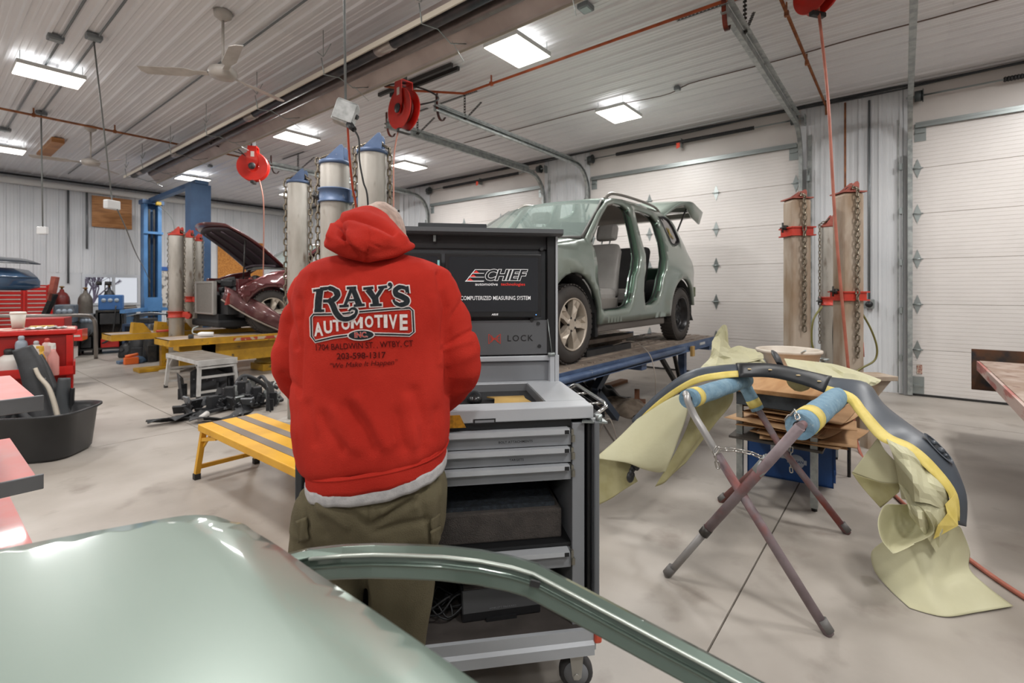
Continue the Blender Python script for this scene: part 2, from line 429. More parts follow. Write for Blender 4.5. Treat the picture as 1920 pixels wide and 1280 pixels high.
# dark cable bundle along the ceiling corner of the door wall and back wall
m = MB()
for k in range(3):
    P = [(XR-.04-.02*k, y, ZC-.05-.02*k+.012*sin(y*2.2+k*2)) for y in [YF+.1+i*.35 for i in range(63)]]
    m.tube(P, .011 if k else .016, 6)
tag(m.build('cable_bundle', mat('dark_cable', '#34373a', .5)), 'dark cables running along the joint of ceiling and garage door wall', 'cable')
m = MB()
for k in range(2):
    P = [(x, YB-.05-.02*k, ZC-.06-.02*k) for x in [XL+i*.5 for i in range(31)]]; m.tube(P, .014, 6)
tag(m.build('cable_bundle', MATS['dark_cable']), 'thin dark cables along the top of the ribbed back wall', 'cable')
# back wall horizontal light coloured duct at top
t = MB().tube([(XL+.1, YB-.14, 4.02), (XR-.1, YB-.14, 4.02)], .075, 14)
tag(t.build('pipe', mat('white_pipe', '#d3d3d0', .35)), 'long pale pipe along the top of the back wall', 'pipe')
# window in back wall
win = struct(MB().box(2.8, 4.03, YB-.03, YB+.03, 1.77, 1.84).box(2.8, 4.03, YB-.03, YB+.03, 1.03, 1.09).box(2.8, 2.86, YB-.031, YB+.031, 1.09, 1.77)
   .box(3.97, 4.03, YB-.031, YB+.031, 1.09, 1.77).box(3.42, 3.48, YB-.031, YB+.031, 1.09, 1.77), 'window_1', mat('window_white', '#c7cbd0', .4))
gl = mat('window_glass', '#ffffff', .02, trans=1, ior=1.1)
for x0, x1 in ((2.86, 3.42), (3.48, 3.97)): MB().box(x0, x1, YB, YB+.006, 1.09, 1.77).build('pane', gl, win)
# bright winter outdoors: snowy ground and bare trees
gnd = struct(MB().box(-20, 30, YB+.25, YB+30, -.3, -.1), 'snow_ground', mat('snow', '#d5cfdb', .9))
bark = mat('bark', '#857b86', .9)
for i in range(6):
    x = 2.9+i*1.15+random.uniform(-.2, .2); y = YB+3.5+(i%2)*3.5
    t = thing('bare_tree', 'bare winter tree outside the low window', 'tree', (x, y, -.1), 0, 'bare trees outside the window')
    m = MB()
    def br(p, d, L, r, lv):
        q = p+d*L; m.tube([p, q], [r, r*.7], 5, caps=False)
        if lv: 
            for _ in range(3):
                br(q, (d+Vector((random.uniform(-.7, .7), random.uniform(-.7, .7), random.uniform(-.1, .5)))).normalized(), L*.72, r*.6, lv-1)
    br(Vector((x, y, -.1)), Vector((random.uniform(-.1, .1), 0, 1)), .75, .085, 5)
    m.build('branches', bark, t)
# ------------------------------------------------------------ ceiling fixtures
glow = mat('lamp_glow', '#ffffff', .5, emit='#fff6ea', estr=7)
LF = None
def light_label(lx, ly):
    return None
LL = {(1.1, 8.28): 'flat lit ceiling light panel at the upper left edge of the picture', (1.1, 13.25): 'small lit ceiling light panel cut by the left edge, near the wooden board',
      (4.27, 3.36): 'largest bright ceiling light panel, next to the orange pipe', (6.75, 3.36): 'lit ceiling light panel between the orange pipe and the middle garage door',
      (4.27, 8.28): 'lit ceiling light panel between the tube heater and the two red hose reels', (6.75, 8.28): 'lit ceiling light panel beside the hanging red hose, above the hooded head',
      (4.27, 13.25): 'small lit ceiling light panel above the blue lift beam', (6.75, 13.25): 'smallest lit ceiling panel, half hidden behind the leftmost blue-capped post'}
for lx in LIGHT_X:
    for ly in LIGHT_Y:
        lab = LL.get((lx, ly), 'ceiling light panel beyond the edges of the picture')
        if LF is None or True:
            if LF is None:
                LF = thing('ceiling_light', lab, 'ceiling light', (lx, ly, LIGHT_Z), 0, 'ceiling lights out of the picture')
                MB().box(-.315, .315, -.235, .235, -.02, .03, .006).build('housing', mat('lamp_housing', '#c9cac8', .4, .2), LF, world=False)
                MB().box(-.305, .305, -.225, .225, -.026, -.02).build('diffuser', glow, LF, world=False)
                MB().box(-.09, .09, -.06, .06, .03, .085, .006).build('driver_box', mat('driver', '#8e9396', .4, .4), LF, world=False)
                for sx in (-1, 1):
                    for sy in (-1, 1): MB().tube([(sx*.28, sy*.2, .03), (sx*.28, sy*.2, ZC-LIGHT_Z-.01)], .004, 5).build('hanger', zinc, LF, world=False)
            else: dup(LF, (lx, ly, LIGHT_Z), 0, lab, group='ceiling light panels' if (lx, ly) in LL else 'ceiling lights out of the picture')
# radiant tube heater along Y
hx = 3.1
def heater():
    t = thing('tube_heater', 'long ceiling-hung tube heater with cream reflector and dark tube', 'heater', (hx, 5, 3.95))
    y0, y1 = -3.0, 12.75
    m = MB(); prof = [(-.26, 3.80), (-.24, 3.79), (-.13, 3.99), (.10, 4.02), (.30, 3.80), (.31, 3.78)]
    m.add([(hx+a, y0, z) for a, z in prof]+[(hx+a, y1, z) for a, z in prof], [(i, i+1, 6+i+1, 6+i) for i in range(5)])
    m.build('reflector', mat('reflector', '#b3a6a0', .38, .35, var='#a1938d', scale=2), t, solid=.003)
    MB().bar((hx-.265, y0, 3.80), (hx-.265, y1, 3.80), .012, .05).bar((hx+.315, y0, 3.77), (hx+.315, y1, 3.77), .006, .03).build('edge_trim', mat('cream_trim', '#c8bfb0', .4, .2), t)
    MB().tube([(hx-.10, y0, 3.86), (hx-.10, y1, 3.86)], .055, 16).build('tube', mat('heater_tube', '#33363c', .4, .5, var='#4a4648', scale=4), t)
    MB().tube([(hx+.10, y0, 3.88), (hx+.10, y1-.4, 3.88)], .05, 16).build('tube', mat('heater_tube2', '#6e6462', .4, .5, var='#7c7370', scale=4), t)
    for y in (1.0, 4.05, 7.1, 10.1, 12.2):
        MB().lathe([(.058, -.13), (.064, -.12), (.060, -.04), (.066, -.02), (.060, .04), (.064, .12), (.058, .13)], 16, (hx-.10, y, 3.86), 'Y').build('coupling', mat('coupling', '#a59d98', .3, .7), t)
    for y in [-1.8, .2, 2.0, 3.3, 4.9, 6.5, 8.2, 9.8, 11.4, 12.5]:
        P = [(hx-.30, y, 3.93), (hx-.27, y, 3.76), (hx-.10, y-.02, 3.78), (hx+.10, y+.02, 3.74), (hx+.33, y, 3.82)]
        MB().tube(P, .006, 5).tube([(hx-.27, y-.14, 4.05), (hx-.28, y, 3.95), (hx-.27, y+.14, 4.05)], .005, 5).tube([(hx-.28, y, 3.95), (hx-.28, y, ZC-.01)], .004, 5).tube([(hx+.1, y, 3.75), (hx+.38, y+.12, 3.70)], .004, 5).build('wire_hanger', zinc, t)
    return t
heater()
# pipes and conduits
rust = mat('rusty_pipe', '#7d4a2c', .6, .2, var='#9d6238', scale=9)
orange_p = mat('orange_pipe', '#b5562a', .5, .1, var='#9a4722', scale=5)
def pipe(name, label, pts, r, m, cat='pipe', clips=()):
    t = thing(name, label, cat, pts[0])
    MB().tube(pts, r, 10).build('run', m, t)
    for c in clips:
        c = Vector(c); MB().box(c.x-.02, c.x+.02, c.y-.02, c.y+.02, c.z-r-.008, c.z+r+.008).bar(c, (c.x, c.y, ZC-.018), .012, .02).build('clip', m, t)
    return t
zp = 4.12
A = onZ(1280, 0, zp); 
pipe('copper_pipe', 'orange pipe under the ceiling passing behind the largest light panel', [(3.95+.0, 5.35, zp), (4.3, 5.15, zp), (4.78, 4.7, zp), (4.78, 4.4, zp), (4.78, -2.5, zp)], .016, orange_p, clips=[(4.78, 4.2, zp), (4.78, 1.2, zp)])
B1 = onZ(1465, 0, zp); B2 = onZ(1543, 185, zp)
pipe('copper_pipe', 'thin rusty pipe crossing the ceiling towards the wall column', [(B1.x-3, B2.y, zp), (XR-.09, B2.y, zp), (XR-.07, B2.y, 4.0)], .016, rust, clips=[onZ(1475, 26, zp), onZ(1513, 118, zp)])
C1 = onZ(1585, 190, 4.2)
P0 = onZ(10, 206, zp); P1 = onZ(335, 270, zp)
pipe('copper_pipe', 'rusty pipe crossing the ceiling at the upper left', [(P0.x-2.5, (P0.y+P1.y)/2, zp), (hx-.1, (P0.y+P1.y)/2, zp), (hx+1.9, (P0.y+P1.y)/2, zp)], .018, rust, clips=[(P0.x+.3, (P0.y+P1.y)/2, zp), (2.2, (P0.y+P1.y)/2, zp)])
# ceiling cable (thin, dark) across the right part
Q = [onZ(1280, 163, ZC-.03), onZ(1310, 152, ZC-.03), onZ(1465, 112, ZC-.03), onZ(1600, 73, ZC-.03), onZ(1750, 34, ZC-.03), onZ(1900, -8, ZC-.03)]
Q = [onZ(870, 268, ZC-.03), onZ(960, 245, ZC-.03), onZ(1105, 207, ZC-.03)]+[onZ(1240, 180, ZC-.03)]+Q
for q in Q: q.z = ZC-.028
tag(MB().tube(spline(Q, 4), .007, 5).build('ceiling_cable', mat('brown_cable', '#5b463c', .6)), 'thin dark cable strung across the ceiling on the right', 'cable')
def conduit(px0, py0, px1, py1, label, r=.011):
    a = onZ(px0, py0, ZC-.03); b = onZ(px1, py1, ZC-.03); x = (a.x+b.x)/2
    return tag(MB().tube([(x, min(a.y, b.y)-.2, ZC-.03), (x, max(a.y, b.y)+.1, ZC-.03)], r, 6).build('conduit', mat('conduit_grey', '#74787a', .4, .5), None), label, 'conduit')
conduit(160, 0, 10, 245, 'grey conduit on the ceiling above the left edge light, farthest left')
conduit(235, 0, 78, 212, 'grey conduit running to the hanging cord box at the upper left')
conduit(560, 5, 132, 325, 'grey conduit on the ceiling leading to both ceiling fans')
jb = mat('junction_box', '#7c8184', .4, .5)
JB = None
for px, py, lab in ((104, 72, 'grey ceiling junction box left of the drop cord box'), (176, 70, 'grey ceiling junction box holding the slanting drop cord'), (77, 213, 'grey ceiling junction box above the white hanging box'),
                    (10, 243, 'grey ceiling junction box near the left picture edge'), (1098, 14, 'grey ceiling junction box above the largest light panel'), (1208, 219 , 'x'), (1270, 166, 'small round ceiling box right of the light panel by the middle door'), (394, 311, 'small ceiling box left of the smaller red reel')):
    if lab == 'x': continue
    p = onZ(px, py, ZC-.045)
    if JB is None:
        JB = thing('junction_box', lab, 'junction box', (p.x, p.y, ZC-.02), 0, 'ceiling junction boxes')
        MB().box(-.07, .07, -.06, .06, -.05, 0, .008).build('body', jb, JB, world=False); MB().box(-.05, .05, -.045, .045, -.055, -.05, .002).build('cover_plate', zinc, JB, world=False)
    else: dup(JB, (p.x, p.y, ZC-.02), 0, lab, scale=(.6, .6, 1) if px in (1270, 394) else None)
# ceiling fans
def fan(px, py, zc, lab, first=None, rot=0):
    p = onZ(px, py, zc)
    if first is not None: return dup(first, (p.x, p.y, zc), rot, lab)
    t = thing('ceiling_fan', lab, 'ceiling fan', (p.x, p.y, zc), rot, 'ceiling fans'); w = mat('fan_white', '#bdb8b2', .4, var='#a9a39c', scale=6)
    MB().lathe([(.03, -.05), (.11, -.045), (.135, 0), (.12, .04), (.05, .07), (.02, .075)], 22).build('motor', w, t, world=False)
    MB().cyl((0, 0, .07), (0, 0, ZC-zc-.07), .013, 8).build('down_rod', w, t, world=False)
    MB().lathe([(.03, ZC-zc-.10), (.08, ZC-zc-.06), (.085, ZC-zc-.01)], 18).build('canopy', w, t, world=False)
    for k in range(3):
        b = MB(); b.M = R(2*pi*k/3+.3) @ T(.14, 0, -.01) @ R(.22, 'X')
        b.add([(0, -.03, 0), (.12, -.03, 0), (.2, -.07, 0), (.58, -.075, 0), (.62, -.03, 0), (.62, .04, 0), (.2, .06, 0), (.12, .03, 0), (0, .03, 0)], [(0, 1, 2, 3, 4, 5, 6, 7, 8)])
        b.build('blade', w, t, world=False, solid=.006)
    return t
f1 = fan(418, 137, 3.62, 'white three-blade ceiling fan nearer the camera, upper left', rot=2.12)
fan(170, 305, 3.62, 'white three-blade ceiling fan farther away near the back wall', f1, .6)
# hose reels
redp = mat('red_paint', '#c5281c', .35, .1, coat=.3, var='#b32218', scale=5)
def reel(p, dia, rz, lab, first=None):
    if first is not None:
        return dup(first, p, rz, lab, scale=(dia/.5,)*3)
    t = thing('hose_reel', lab, 'hose reel', p, rz, 'red ceiling hose reels'); t.scale = (dia/.5,)*3
    MB().lathe([(.06, -.045), (.10, -.055), (.235, -.068), (.245, -.07), (.25, -.062), (.235, -.055), (.12, -.05), (.10, -.05), (.10, .05), (.12, .05), (.235, .055), (.25, .062), (.245, .07), (.10, .055), (.06, .045)], 36, (0,0,0), 'Y', smooth=False).build('spool', redp, t, world=False)
    m = MB(); 
    for k in range(4): 
        P = [((.13+.012*(k%2))*cos(a), -.045+.025*k, (.13+.012*(k % 2))*sin(a)) for a in [i*2*pi/24 for i in range(24)]]; m.tube(P, .014, 6, closed=True)
    m.build('wound_hose', mat('dark_red_hose', '#6a2018', .5), t, world=False)
    MB().prism([(-.07, .34), (.07, .34), (.09, .06), (.03, -.07), (-.03, -.07), (-.09, .06)], -.085, -.075, 'Y').prism([(-.07, .34), (.07, .34), (.09, .06), (.03, -.07), (-.03, -.07), (-.09, .06)], .075, .085, 'Y').box(-.07, .07, -.085, .085, .33, .345).build('mounting_arm', redp, t, world=False)
    MB().lathe([(.055, -.10), (.06, -.09), (.04, -.085)], 16, (0,0,0), 'Y').build('hub', black, t, world=False)
    MB().box(-.03, .03, -.09, .09, -.29, -.24, .01).build('hose_guide', darkmetal, t, world=False)
    MB().box(-.02, .035, -.0875, -.0855, .16, .25).build('data_plate', mat('plate_white', '#d9d2cc', .5), t, world=False)
    return t
p = atd(757, 206, 6.0); r1 = reel(p, .50, radians(-95), 'larger red hose reel hanging from the ceiling near the centre')
p2 = atd(475, 313, 8.4); reel(p2, .50, radians(-38), 'smaller red hose reel seen face-on left of the grey posts', r1)
p3 = atd(1533, -20, 4.3); reel(p3, .42, radians(55), 'red hose reel cut off by the top edge, right of the centre', r1)
# struts that carry reels (slotted black angle along Y below the ceiling)
sl = mat('slotted_angle', '#3b3a3a', .5, .4)
for px0, py0, px1, py1, lab in ((710, 180, 848, 124, 'upper dark ceiling strut above the larger hose reel'), (724, 178, 868, 134, 'lower dark ceiling strut above the larger hose reel')):
    a = onZ(px0, py0, 4.18); b = onZ(px1, py1, 4.18); x = (a.x+b.x)/2
    tag(MB().box(x-.02, x+.02, b.y, a.y, 4.17, 4.22).build('ceiling_strut', sl), lab, 'strut')
for rp, zz, lab in ((p, 4.17, 'black bracket carrying the larger red hose reel'), (p2, 4.17, 'black bracket carrying the smaller red hose reel')):
    tag(MB().box(rp.x-.03, rp.x+.03, rp.y-.03, rp.y+.03, rp.z+.33, 4.235).build('reel_bracket', sl), lab, 'bracket')
# black hose loops feeding the reels
tag(MB().tube(spline([p+Vector((.08, -.1, .05)), p+Vector((.25, -.35, .12)), (4.1, 4.7, 3.95), (4.0, 5.1, 4.1), (3.95, 5.35, zp)], 8), .011, 8).build('feed_hose', blackrub), 'black feed hose looping from the larger reel to the orange pipe', 'hose')
tag(MB().tube(spline([p2+Vector((-.05, 0, .1)), p2+Vector((-.35, .1, .36)), p2+Vector((-.6, .2, .30)), (hx+1.9, (P0.y+P1.y)/2, zp)], 8), .011, 8).build('feed_hose', blackrub), 'black feed hose looping over the smaller reel', 'hose')
# hanging hoses
rh = mat('red_hose', '#b06a58', .5, var='#9d5846', scale=8)
a = p3+Vector((0, 0, -.12)); fl_ = onZ(1612, 846, .012)
tag(MB().tube(spline([a, atd(1552, 180, 4.2), atd(1565, 400, 4.2), atd(1584, 620, 4.2), atd(1600, 780, 4.25), fl_, onZ(1650, 900, .012), onZ(1740, 985, .012), onZ(1822, 1052, .012), onZ(1930, 1125, .012), onZ(2060, 1190, .012)], 10), .012, 8).build('air_hose', rh), 'red air hose hanging from the ceiling reel and trailing over the floor at right', 'hose')
tag(MB().tube(spline([p+Vector((-.05, 0, -.15)), atd(739, 290, 6.0), atd(738, 380, 6.0), atd(736, 520, 6.0)], 6), .009, 6).build('air_hose', mat('pink_hose', '#a8705f', .5)), 'thin red hose hanging straight down from the larger reel', 'hose')
tag(MB().tube(spline([p2+Vector((.1, 0, -.2)), atd(494, 380, 8.4), atd(494, 480, 8.4), atd(492, 590, 8.4)], 6), .009, 6).build('air_hose', MATS['pink_hose']), 'thin red hose hanging from the smaller reel above the maroon car', 'hose')
# drop cords with boxes
cord = mat('grey_cord', '#6d706f', .5); bcord = mat('black_cord', '#232323', .5)
boxm = mat('outlet_box', '#c3c5c4', .4, .25, var='#9fa2a1', scale=20)
t = thing('drop_cord', 'near grey power box on a hanging cord above the hooded man', 'power cord', atd(648, 215, 2.5))
MB().tube([atd(643, -190, 2.5), atd(648, 196, 2.5)], .0065, 8).build('cord', cord, t)
c = atd(648, 213, 2.5); b = MB(); b.M = T(*c) @ R(radians(-40)) @ R(radians(18), 'Y')
b.box(-.055, .055, -.04, .04, -.06, .06, .012).box(-.05, .05, -.045, -.04, -.05, .05, .003).build('outlet_box', boxm, t)
b = MB(); b.tube([atd(655, 233, 2.48), atd(664, 243, 2.46)], [.02, .014], 10).tube([atd(660, 215, 2.5), atd(671, 221, 2.5)], [.017, .012], 10).build('plug', black, t)
tag(MB().tube(spline([atd(664, 243, 2.46), atd(673, 262, 2.45), atd(674, 300, 2.45), atd(681, 340, 2.45), atd(690, 385, 2.45), atd(690, 560, 2.5)], 8), .005, 6).build('hanging_cord', bcord), 'black cord plugged into the near hanging box', 'cord')
tag(MB().tube(spline([atd(652, 238, 2.52), atd(655, 290, 2.6), atd(661, 350, 2.7), atd(668, 400, 2.8), atd(668, 560, 2.8)], 8), .006, 6).build('extension_cord', mat('orange_cord', '#b5452a', .5)), 'orange extension cord hanging between the grey chained posts', 'cord')
t = thing('drop_cord', 'white power box on a long slanting cord before the wooden board', 'power cord', atd(210, 384, 6.0))
MB().tube([onZ(176, 78, ZC-.06), atd(210, 376, 6.0)], .008, 8).build('cord', cord, t)
b = MB(); b.M = T(*atd(210, 384, 6.0)) @ R(.5); b.box(-.08, .08, -.04, .04, -.055, .055, .012).build('outlet_box', mat('outlet_white', '#d5d6d6', .4), t)
MB().tube(spline([atd(220, 393, 6.0), atd(237, 430, 6.6), atd(255, 475, 8), atd(272, 507, 11.5), atd(282, 530, 12.2)], 6), .008, 6).build('tail_cord', cord, t)
t = thing('drop_cord', 'white flat power box hanging in front of the back wall at left', 'power cord', atd(80, 432, 7.85))
MB().tube([onZ(77, 214, ZC-.06), atd(80, 425, 7.85)], .010, 8).build('cord', cord, t)
b = MB(); b.M = T(*atd(80, 432, 7.85)) @ R(-.9); b.box(-.075, .075, -.03, .03, -.06, .06, .01).build('outlet_box', MATS['outlet_white'], t)
# wooden boards
wood_red = mat('plywood', '#b9834f', .55, var='#9a673a', scale=3, stretch=(1, 1, 7), detail=8)
a = onY(172, 366, YB-.04); b = onY(248, 430, YB-.04)
t = thing('plywood_board', 'reddish plywood board mounted high on the back wall', 'board', (a.x, YB-.03, b.z))
MB().box(a.x, onY(247, 372, YB-.05).x, YB-.07, YB-.03, onY(176, 425, YB).z, a.z).build('sheet', wood_red, t)
a = onZ(95, 285, 4.1); 
t = thing('wood_block', 'short wooden board fixed under the ceiling near the back left', 'board', (a.x, a.y, 4.1))
MB().box(a.x-.09, a.x+.09, a.y-.75, a.y+.9, 4.14, 4.23, .004).build('plank', wood_red, t)
# orange OSB board behind the maroon car (low on the back wall)
osb = mat('osb', '#c8893f', .7, var='#a96a2a', scale=30, detail=8)
a = onY(408, 450, YB-.04); b = onY(492, 500, YB-.04)
tag(MB().box(a.x, b.x, YB-.075, YB-.03, .9, a.z).build('osb_board', osb), 'orange strand board on the back wall behind the open maroon bonnet', 'board')
# wall conduits on back wall
for px, lab in ((78, 'x'), (128, 'grey conduit down the back wall left of the plywood board'), (163, 'thin dark pipe on the back wall beside the plywood board')):
    if lab == 'x': continue
    q = onY(px, 400, YB-.05); tag(MB().tube([(q.x, YB-.04, 4.0), (q.x, YB-.04, 2.5 if px == 163 else 1.6)], .022, 8).build('conduit', MATS['conduit_grey']), lab, 'conduit')
# conduit and outlet on the column between doors
t = thing('wall_outlet', 'round grey outlet on conduit on the white column between the garage doors', 'outlet', onX(1629, 570, XR-.03))
q = onX(1628, 200, XR-.03); w_ = onX(1630, 570, XR-.03)
MB().tube([(XR-.035, w_.y, 4.1), (XR-.035, w_.y, w_.z+.06)], .014, 8).build('conduit', MATS['conduit_grey'], t)
MB().box(XR-.09, XR-.02, w_.y-.06, w_.y+.06, w_.z-.06, w_.z+.07, .008).build('box', zinc, t)
MB().lathe([(.045, -.02), (.045, 0), (.02, .0), (.018, .012)], 16, (XR-.09, w_.y, w_.z), 'X').build('socket', black, t)
q = onX(1585, 190, XR-.05)
tag(MB().tube([(XR-.08, q.y, 4.12), (XR-.08, q.y, 2.3)], .013, 8).build('rusty_pipe', rust), 'rusty pipe coming down the white column behind the tallest rusty tower', 'pipe')
# ------------------------------------------------------------ frame racks, pulling towers, lift
LINK = None
chain_m = mat('chain_steel', '#8d8474', .35, .8, var='#6b6154', scale=30)
def link_mesh(L=.056, W=.036, r=.0062, n=14, seg=6):
    P = []
    hl = L/2-W/2; 
    for k in range(n):
        a = 2*pi*k/n; P.append(((W/2-r)*cos(a), 0, (hl if sin(a) > 0 else -hl)+(W/2-r)*sin(a)))
    m = MB(); m.tube(P, r, seg, closed=True); return m.mesh('link', chain_m)
def chain(parent, pts, pitch=.042, stuff=False, scale=1, name='chain', top=False, m=None, label=None):
    """chain following a polyline in world coordinates"""
    global LINK
    if LINK is None: LINK = link_mesh()
    pts = [Vector(p) for p in pts]; segs = [(pts[i+1]-pts[i]).length for i in range(len(pts)-1)]; tot = sum(segs)
    pitch *= scale; n = int(tot/pitch); out = []
    for k in range(n):
        s = (k+.5)*pitch; i = 0
        while s > segs[i] and i < len(segs)-1: s -= segs[i]; i += 1
        t = (pts[i+1]-pts[i]).normalized(); p = pts[i]+t*s
        q = t.to_track_quat('Z', 'X').to_matrix().to_4x4()
        out.append(Matrix.Translation(p) @ q @ R(pi/2*(k % 2)+.35) @ Matrix.Scale(scale, 4))
    if stuff or parent is None:
        mb = MB(); lm = link_mesh(n=8, seg=4); vs_ = [v.co.copy() for v in lm.vertices]; fs_ = [tuple(p.vertices) for p in lm.polygons]
        for M in out: mb.M = M; mb.add(vs_, fs_, True)
        o = mb.build(name, m or chain_m, parent, label=label, stuff=parent is not None or stuff); return o
    Mi = root_matrix(parent).inverted()
    c = bpy.data.objects.new(name, None); COL.objects.link(c); c.parent = parent
    for M in out:
        o = bpy.data.objects.new('link', LINK); COL.objects.link(o); o.parent = c; o.matrix_basis = Mi @ M
    return c
tube_m = mat('tower_grey', '#c2beb6', .42, .2, var='#a7a198', scale=6, var2='#77685a', v2scale=11, v2lo=.60, v2hi=.74, stretch=(1, 1, .3))
rustt_m = mat('tower_rusty', '#b5a797', .6, .12, var='#957e66', scale=5, var2='#75563c', v2scale=4, v2lo=.54, v2hi=.72, stretch=(1, 1, .3))
bluep = mat('blue_paint', '#566a8a', .5, .1, var='#46597a', scale=6, var2='#8a8f95', v2scale=18, v2lo=.66, v2hi=.72)
redc = mat('red_cap', '#c8402f', .5, var='#ab3528', scale=6)
reddull = mat('red_dull', '#a2584a', .6, var='#8f4335', scale=9)
def tower(px, d, r, ztop, cap_m, body_m, rz, label, square=False, collar=None, chains=((-1, 1.0), (1, 1.0)), stuff=False, caph=.15, group='frame pulling towers', base=True, cscale=1.0, colm=None):
    p = atd(px, 545, d); p.z = 0
    t = thing('pulling_tower', label, 'pulling tower', p, rz, group)
    x, y = p.x, p.y
    if square:
        MB().box(-r, r, -r, r, .04, ztop, .03).build('column', body_m, t, world=False)
        MB().box(-r*1.12, r*1.12, -r*1.12, r*1.12, ztop, ztop+.012).build('cap_plate', cap_m, t, world=False)
    else:
        MB().lathe([(r, .04), (r, ztop-.02), (r*.99, ztop)], 32).build('column', body_m, t, world=False)
        MB().lathe([(r*1.08, ztop-.012), (r*1.1, ztop), (r*1.1, ztop+.014), (r*1.05, ztop+.018)], 32).build('cap_plate', cap_m, t, world=False)
    # two triangular cheeks with roller; slope falls towards local -x
    for s in (-1, 1):
        MB().prism([(-r*.75, ztop+.015), (r*.80, ztop+.015), (r*.80, ztop+caph*.8), (r*.68, ztop+caph*.97), (r*.5, ztop+caph*.95)], s*r*.42-.006, s*r*.42+.006, 'Y').build('cheek_plate', cap_m, t, world=False, bev=.002)
    MB().cyl((r*.25, -r*.45, ztop+caph*.42), (r*.25, r*.45, ztop+caph*.42), caph*.2, 14).build('roller', darkmetal, t, world=False)
    if base: MB().box(-r*1.6, r*1.6, -r*1.6, r*1.6, 0, .04, .005).build('base_plate', body_m, t, world=False)
    M = root_matrix(t)
    for sx, zend in chains:
        if square: P = [(-r*1.12*0+(r+.03)*0, -(r+.035), ztop+.02), (0, -(r+.035), zend)]
        else: P = [(sx*(r+.028), 0, ztop+.03), (sx*(r+.028), 0, zend)]
        top = Vector((r*.3, 0, ztop+caph*.62))
        chain(t, [M @ top, M @ Vector(P[0]), M @ Vector(P[1])], stuff=stuff, scale=cscale)
    if collar is not None:
        cm = colm or cap_m
        m = MB()
        if square:
            m.box(-r*1.25, r*1.3, -r*1.25, r*1.25, collar-.012, collar).box(-r*1.25, r*1.3, -r*1.25, r*1.25, collar-.09, collar-.078).box(-r*1.1, r*1.1, -r*1.1, r*1.1, collar-.078, collar-.012)
        else:
            m.lathe([(r*1.02, -.055), (r*1.18, -.055), (r*1.18, -.045), (r*1.08, -.04), (r*1.08, .04), (r*1.18, .045), (r*1.18, .055), (r*1.02, .055)], 28, (0, 0, collar))
            m.box(r*.6, r*1.9, -.03, .03, collar-.05, collar+.045).cyl((r*1.85, -.035, collar-.03), (r*1.85, .035, collar-.03), .05, 14)
        m.build('collar', cm, t, world=False)
        m = MB(); m.cyl((-r*1.45, 0, collar), (-r*1.05, 0, collar), .025, 10).cyl((-r*1.5, 0, collar+.05), (-r*1.5, 0, collar-.05), .009, 6).cyl((-r*1.5, -.04, collar), (-r*1.5, .04, collar), .009, 6)
        m.build('clamp_screw', darkmetal, t, world=False)
    return t
CR = radians(38.8-90)   # local x = camera right
T1 = tower(559, 5.3, .107, 2.59, bluep, tube_m, CR, 'leftmost blue-capped grey post, farther back beside the maroon car', chains=((-1, 1.0), (1, .5)), cscale=1.5)
T2 = tower(628, 3.9, .110, 2.43, bluep, tube_m, CR, 'middle blue-capped grey post with blue clamp collar', collar=2.17, chains=((-1, 1.2),), cscale=1.3)
T3 = tower(698, 3.75, .107, 2.475, bluep, tube_m, CR, 'tallest blue-capped grey post right above the hooded head', chains=((-1, 1.3), (1, 1.3)), cscale=1.3)
T4 = tower(1494, 4.9, .095, 2.33, reddull, rustt_m, CR, 'rusty square tower with red collar in front of the middle garage door', square=True, collar=2.05, chains=((0, 1.0),), colm=redc, caph=.1, cscale=1.3)
T5 = tower(1590, 4.75, .097, 2.36, reddull, rustt_m, CR, 'tallest rusty square tower by the white wall column, red collar at mid height', square=True, collar=1.41, chains=((0, .75),), colm=redc, caph=.12, cscale=1.3)
T6 = tower(1553, 6.4, .085, 2.26, reddull, tube_m, CR, 'short grey tower with red cap standing between the two rusty towers', square=False, collar=1.28, chains=((-1, .7), (1, .8)), colm=redc, caph=.16)
T7 = tower(331, 8.6, .115, 2.40, redc, tube_m, CR, 'thickest red-capped grey post in front of the blue lift', collar=1.0, chains=((-1, .8), (1, .8)), stuff=True, group='red-capped posts by the lift', cscale=1.2)
T8 = tower(353, 9.6, .095, 2.47, redc, tube_m, CR, 'middle red-capped grey post beside the maroon car', collar=1.25, chains=((1, 1.0),), stuff=True, group='red-capped posts by the lift', cscale=1.2)
T9 = tower(370, 9.9, .091, 2.43, redc, tube_m, CR, 'thinnest red-capped grey post touching the open bonnet', chains=((1, 1.0),), stuff=True, group='red-capped posts by the lift', cscale=1.2)
# fresh extra chain hanging beside T4
hose_y = mat('yellow_hose', '#6f6a35', .5)
tag(MB().tube(spline([atd(1612, 580, 4.7), atd(1632, 615, 4.7), atd(1644, 650, 4.7), atd(1640, 675, 4.7), atd(1615, 690, 4.65), atd(1600, 700, 4.6)], 8), .009, 6).build('hydraulic_hose', hose_y), 'dark hydraulic hose looping off the right side of the tallest rusty tower', 'hose')
tag(MB().tube(spline([atd(1541, 575, 6.2), atd(1525, 600, 6.1), atd(1522, 640, 6.1), atd(1530, 690, 6.1), (7.25, 1.15, .013), (7.45, 1.3, .013)], 8), .013, 6).build('hydraulic_hose', hose_y), 'olive hydraulic hose hanging left of the short grey tower', 'hose')
tag(MB().tube(spline([atd(1566, 560, 4.9), atd(1562, 620, 4.95), atd(1563, 680, 4.95), atd(1560, 800, 5)], 8), .007, 6).build('hydraulic_hose', bcord), 'thin black hose hanging behind the red air hose', 'hose')
q = atd(1614, 680, 4.7)
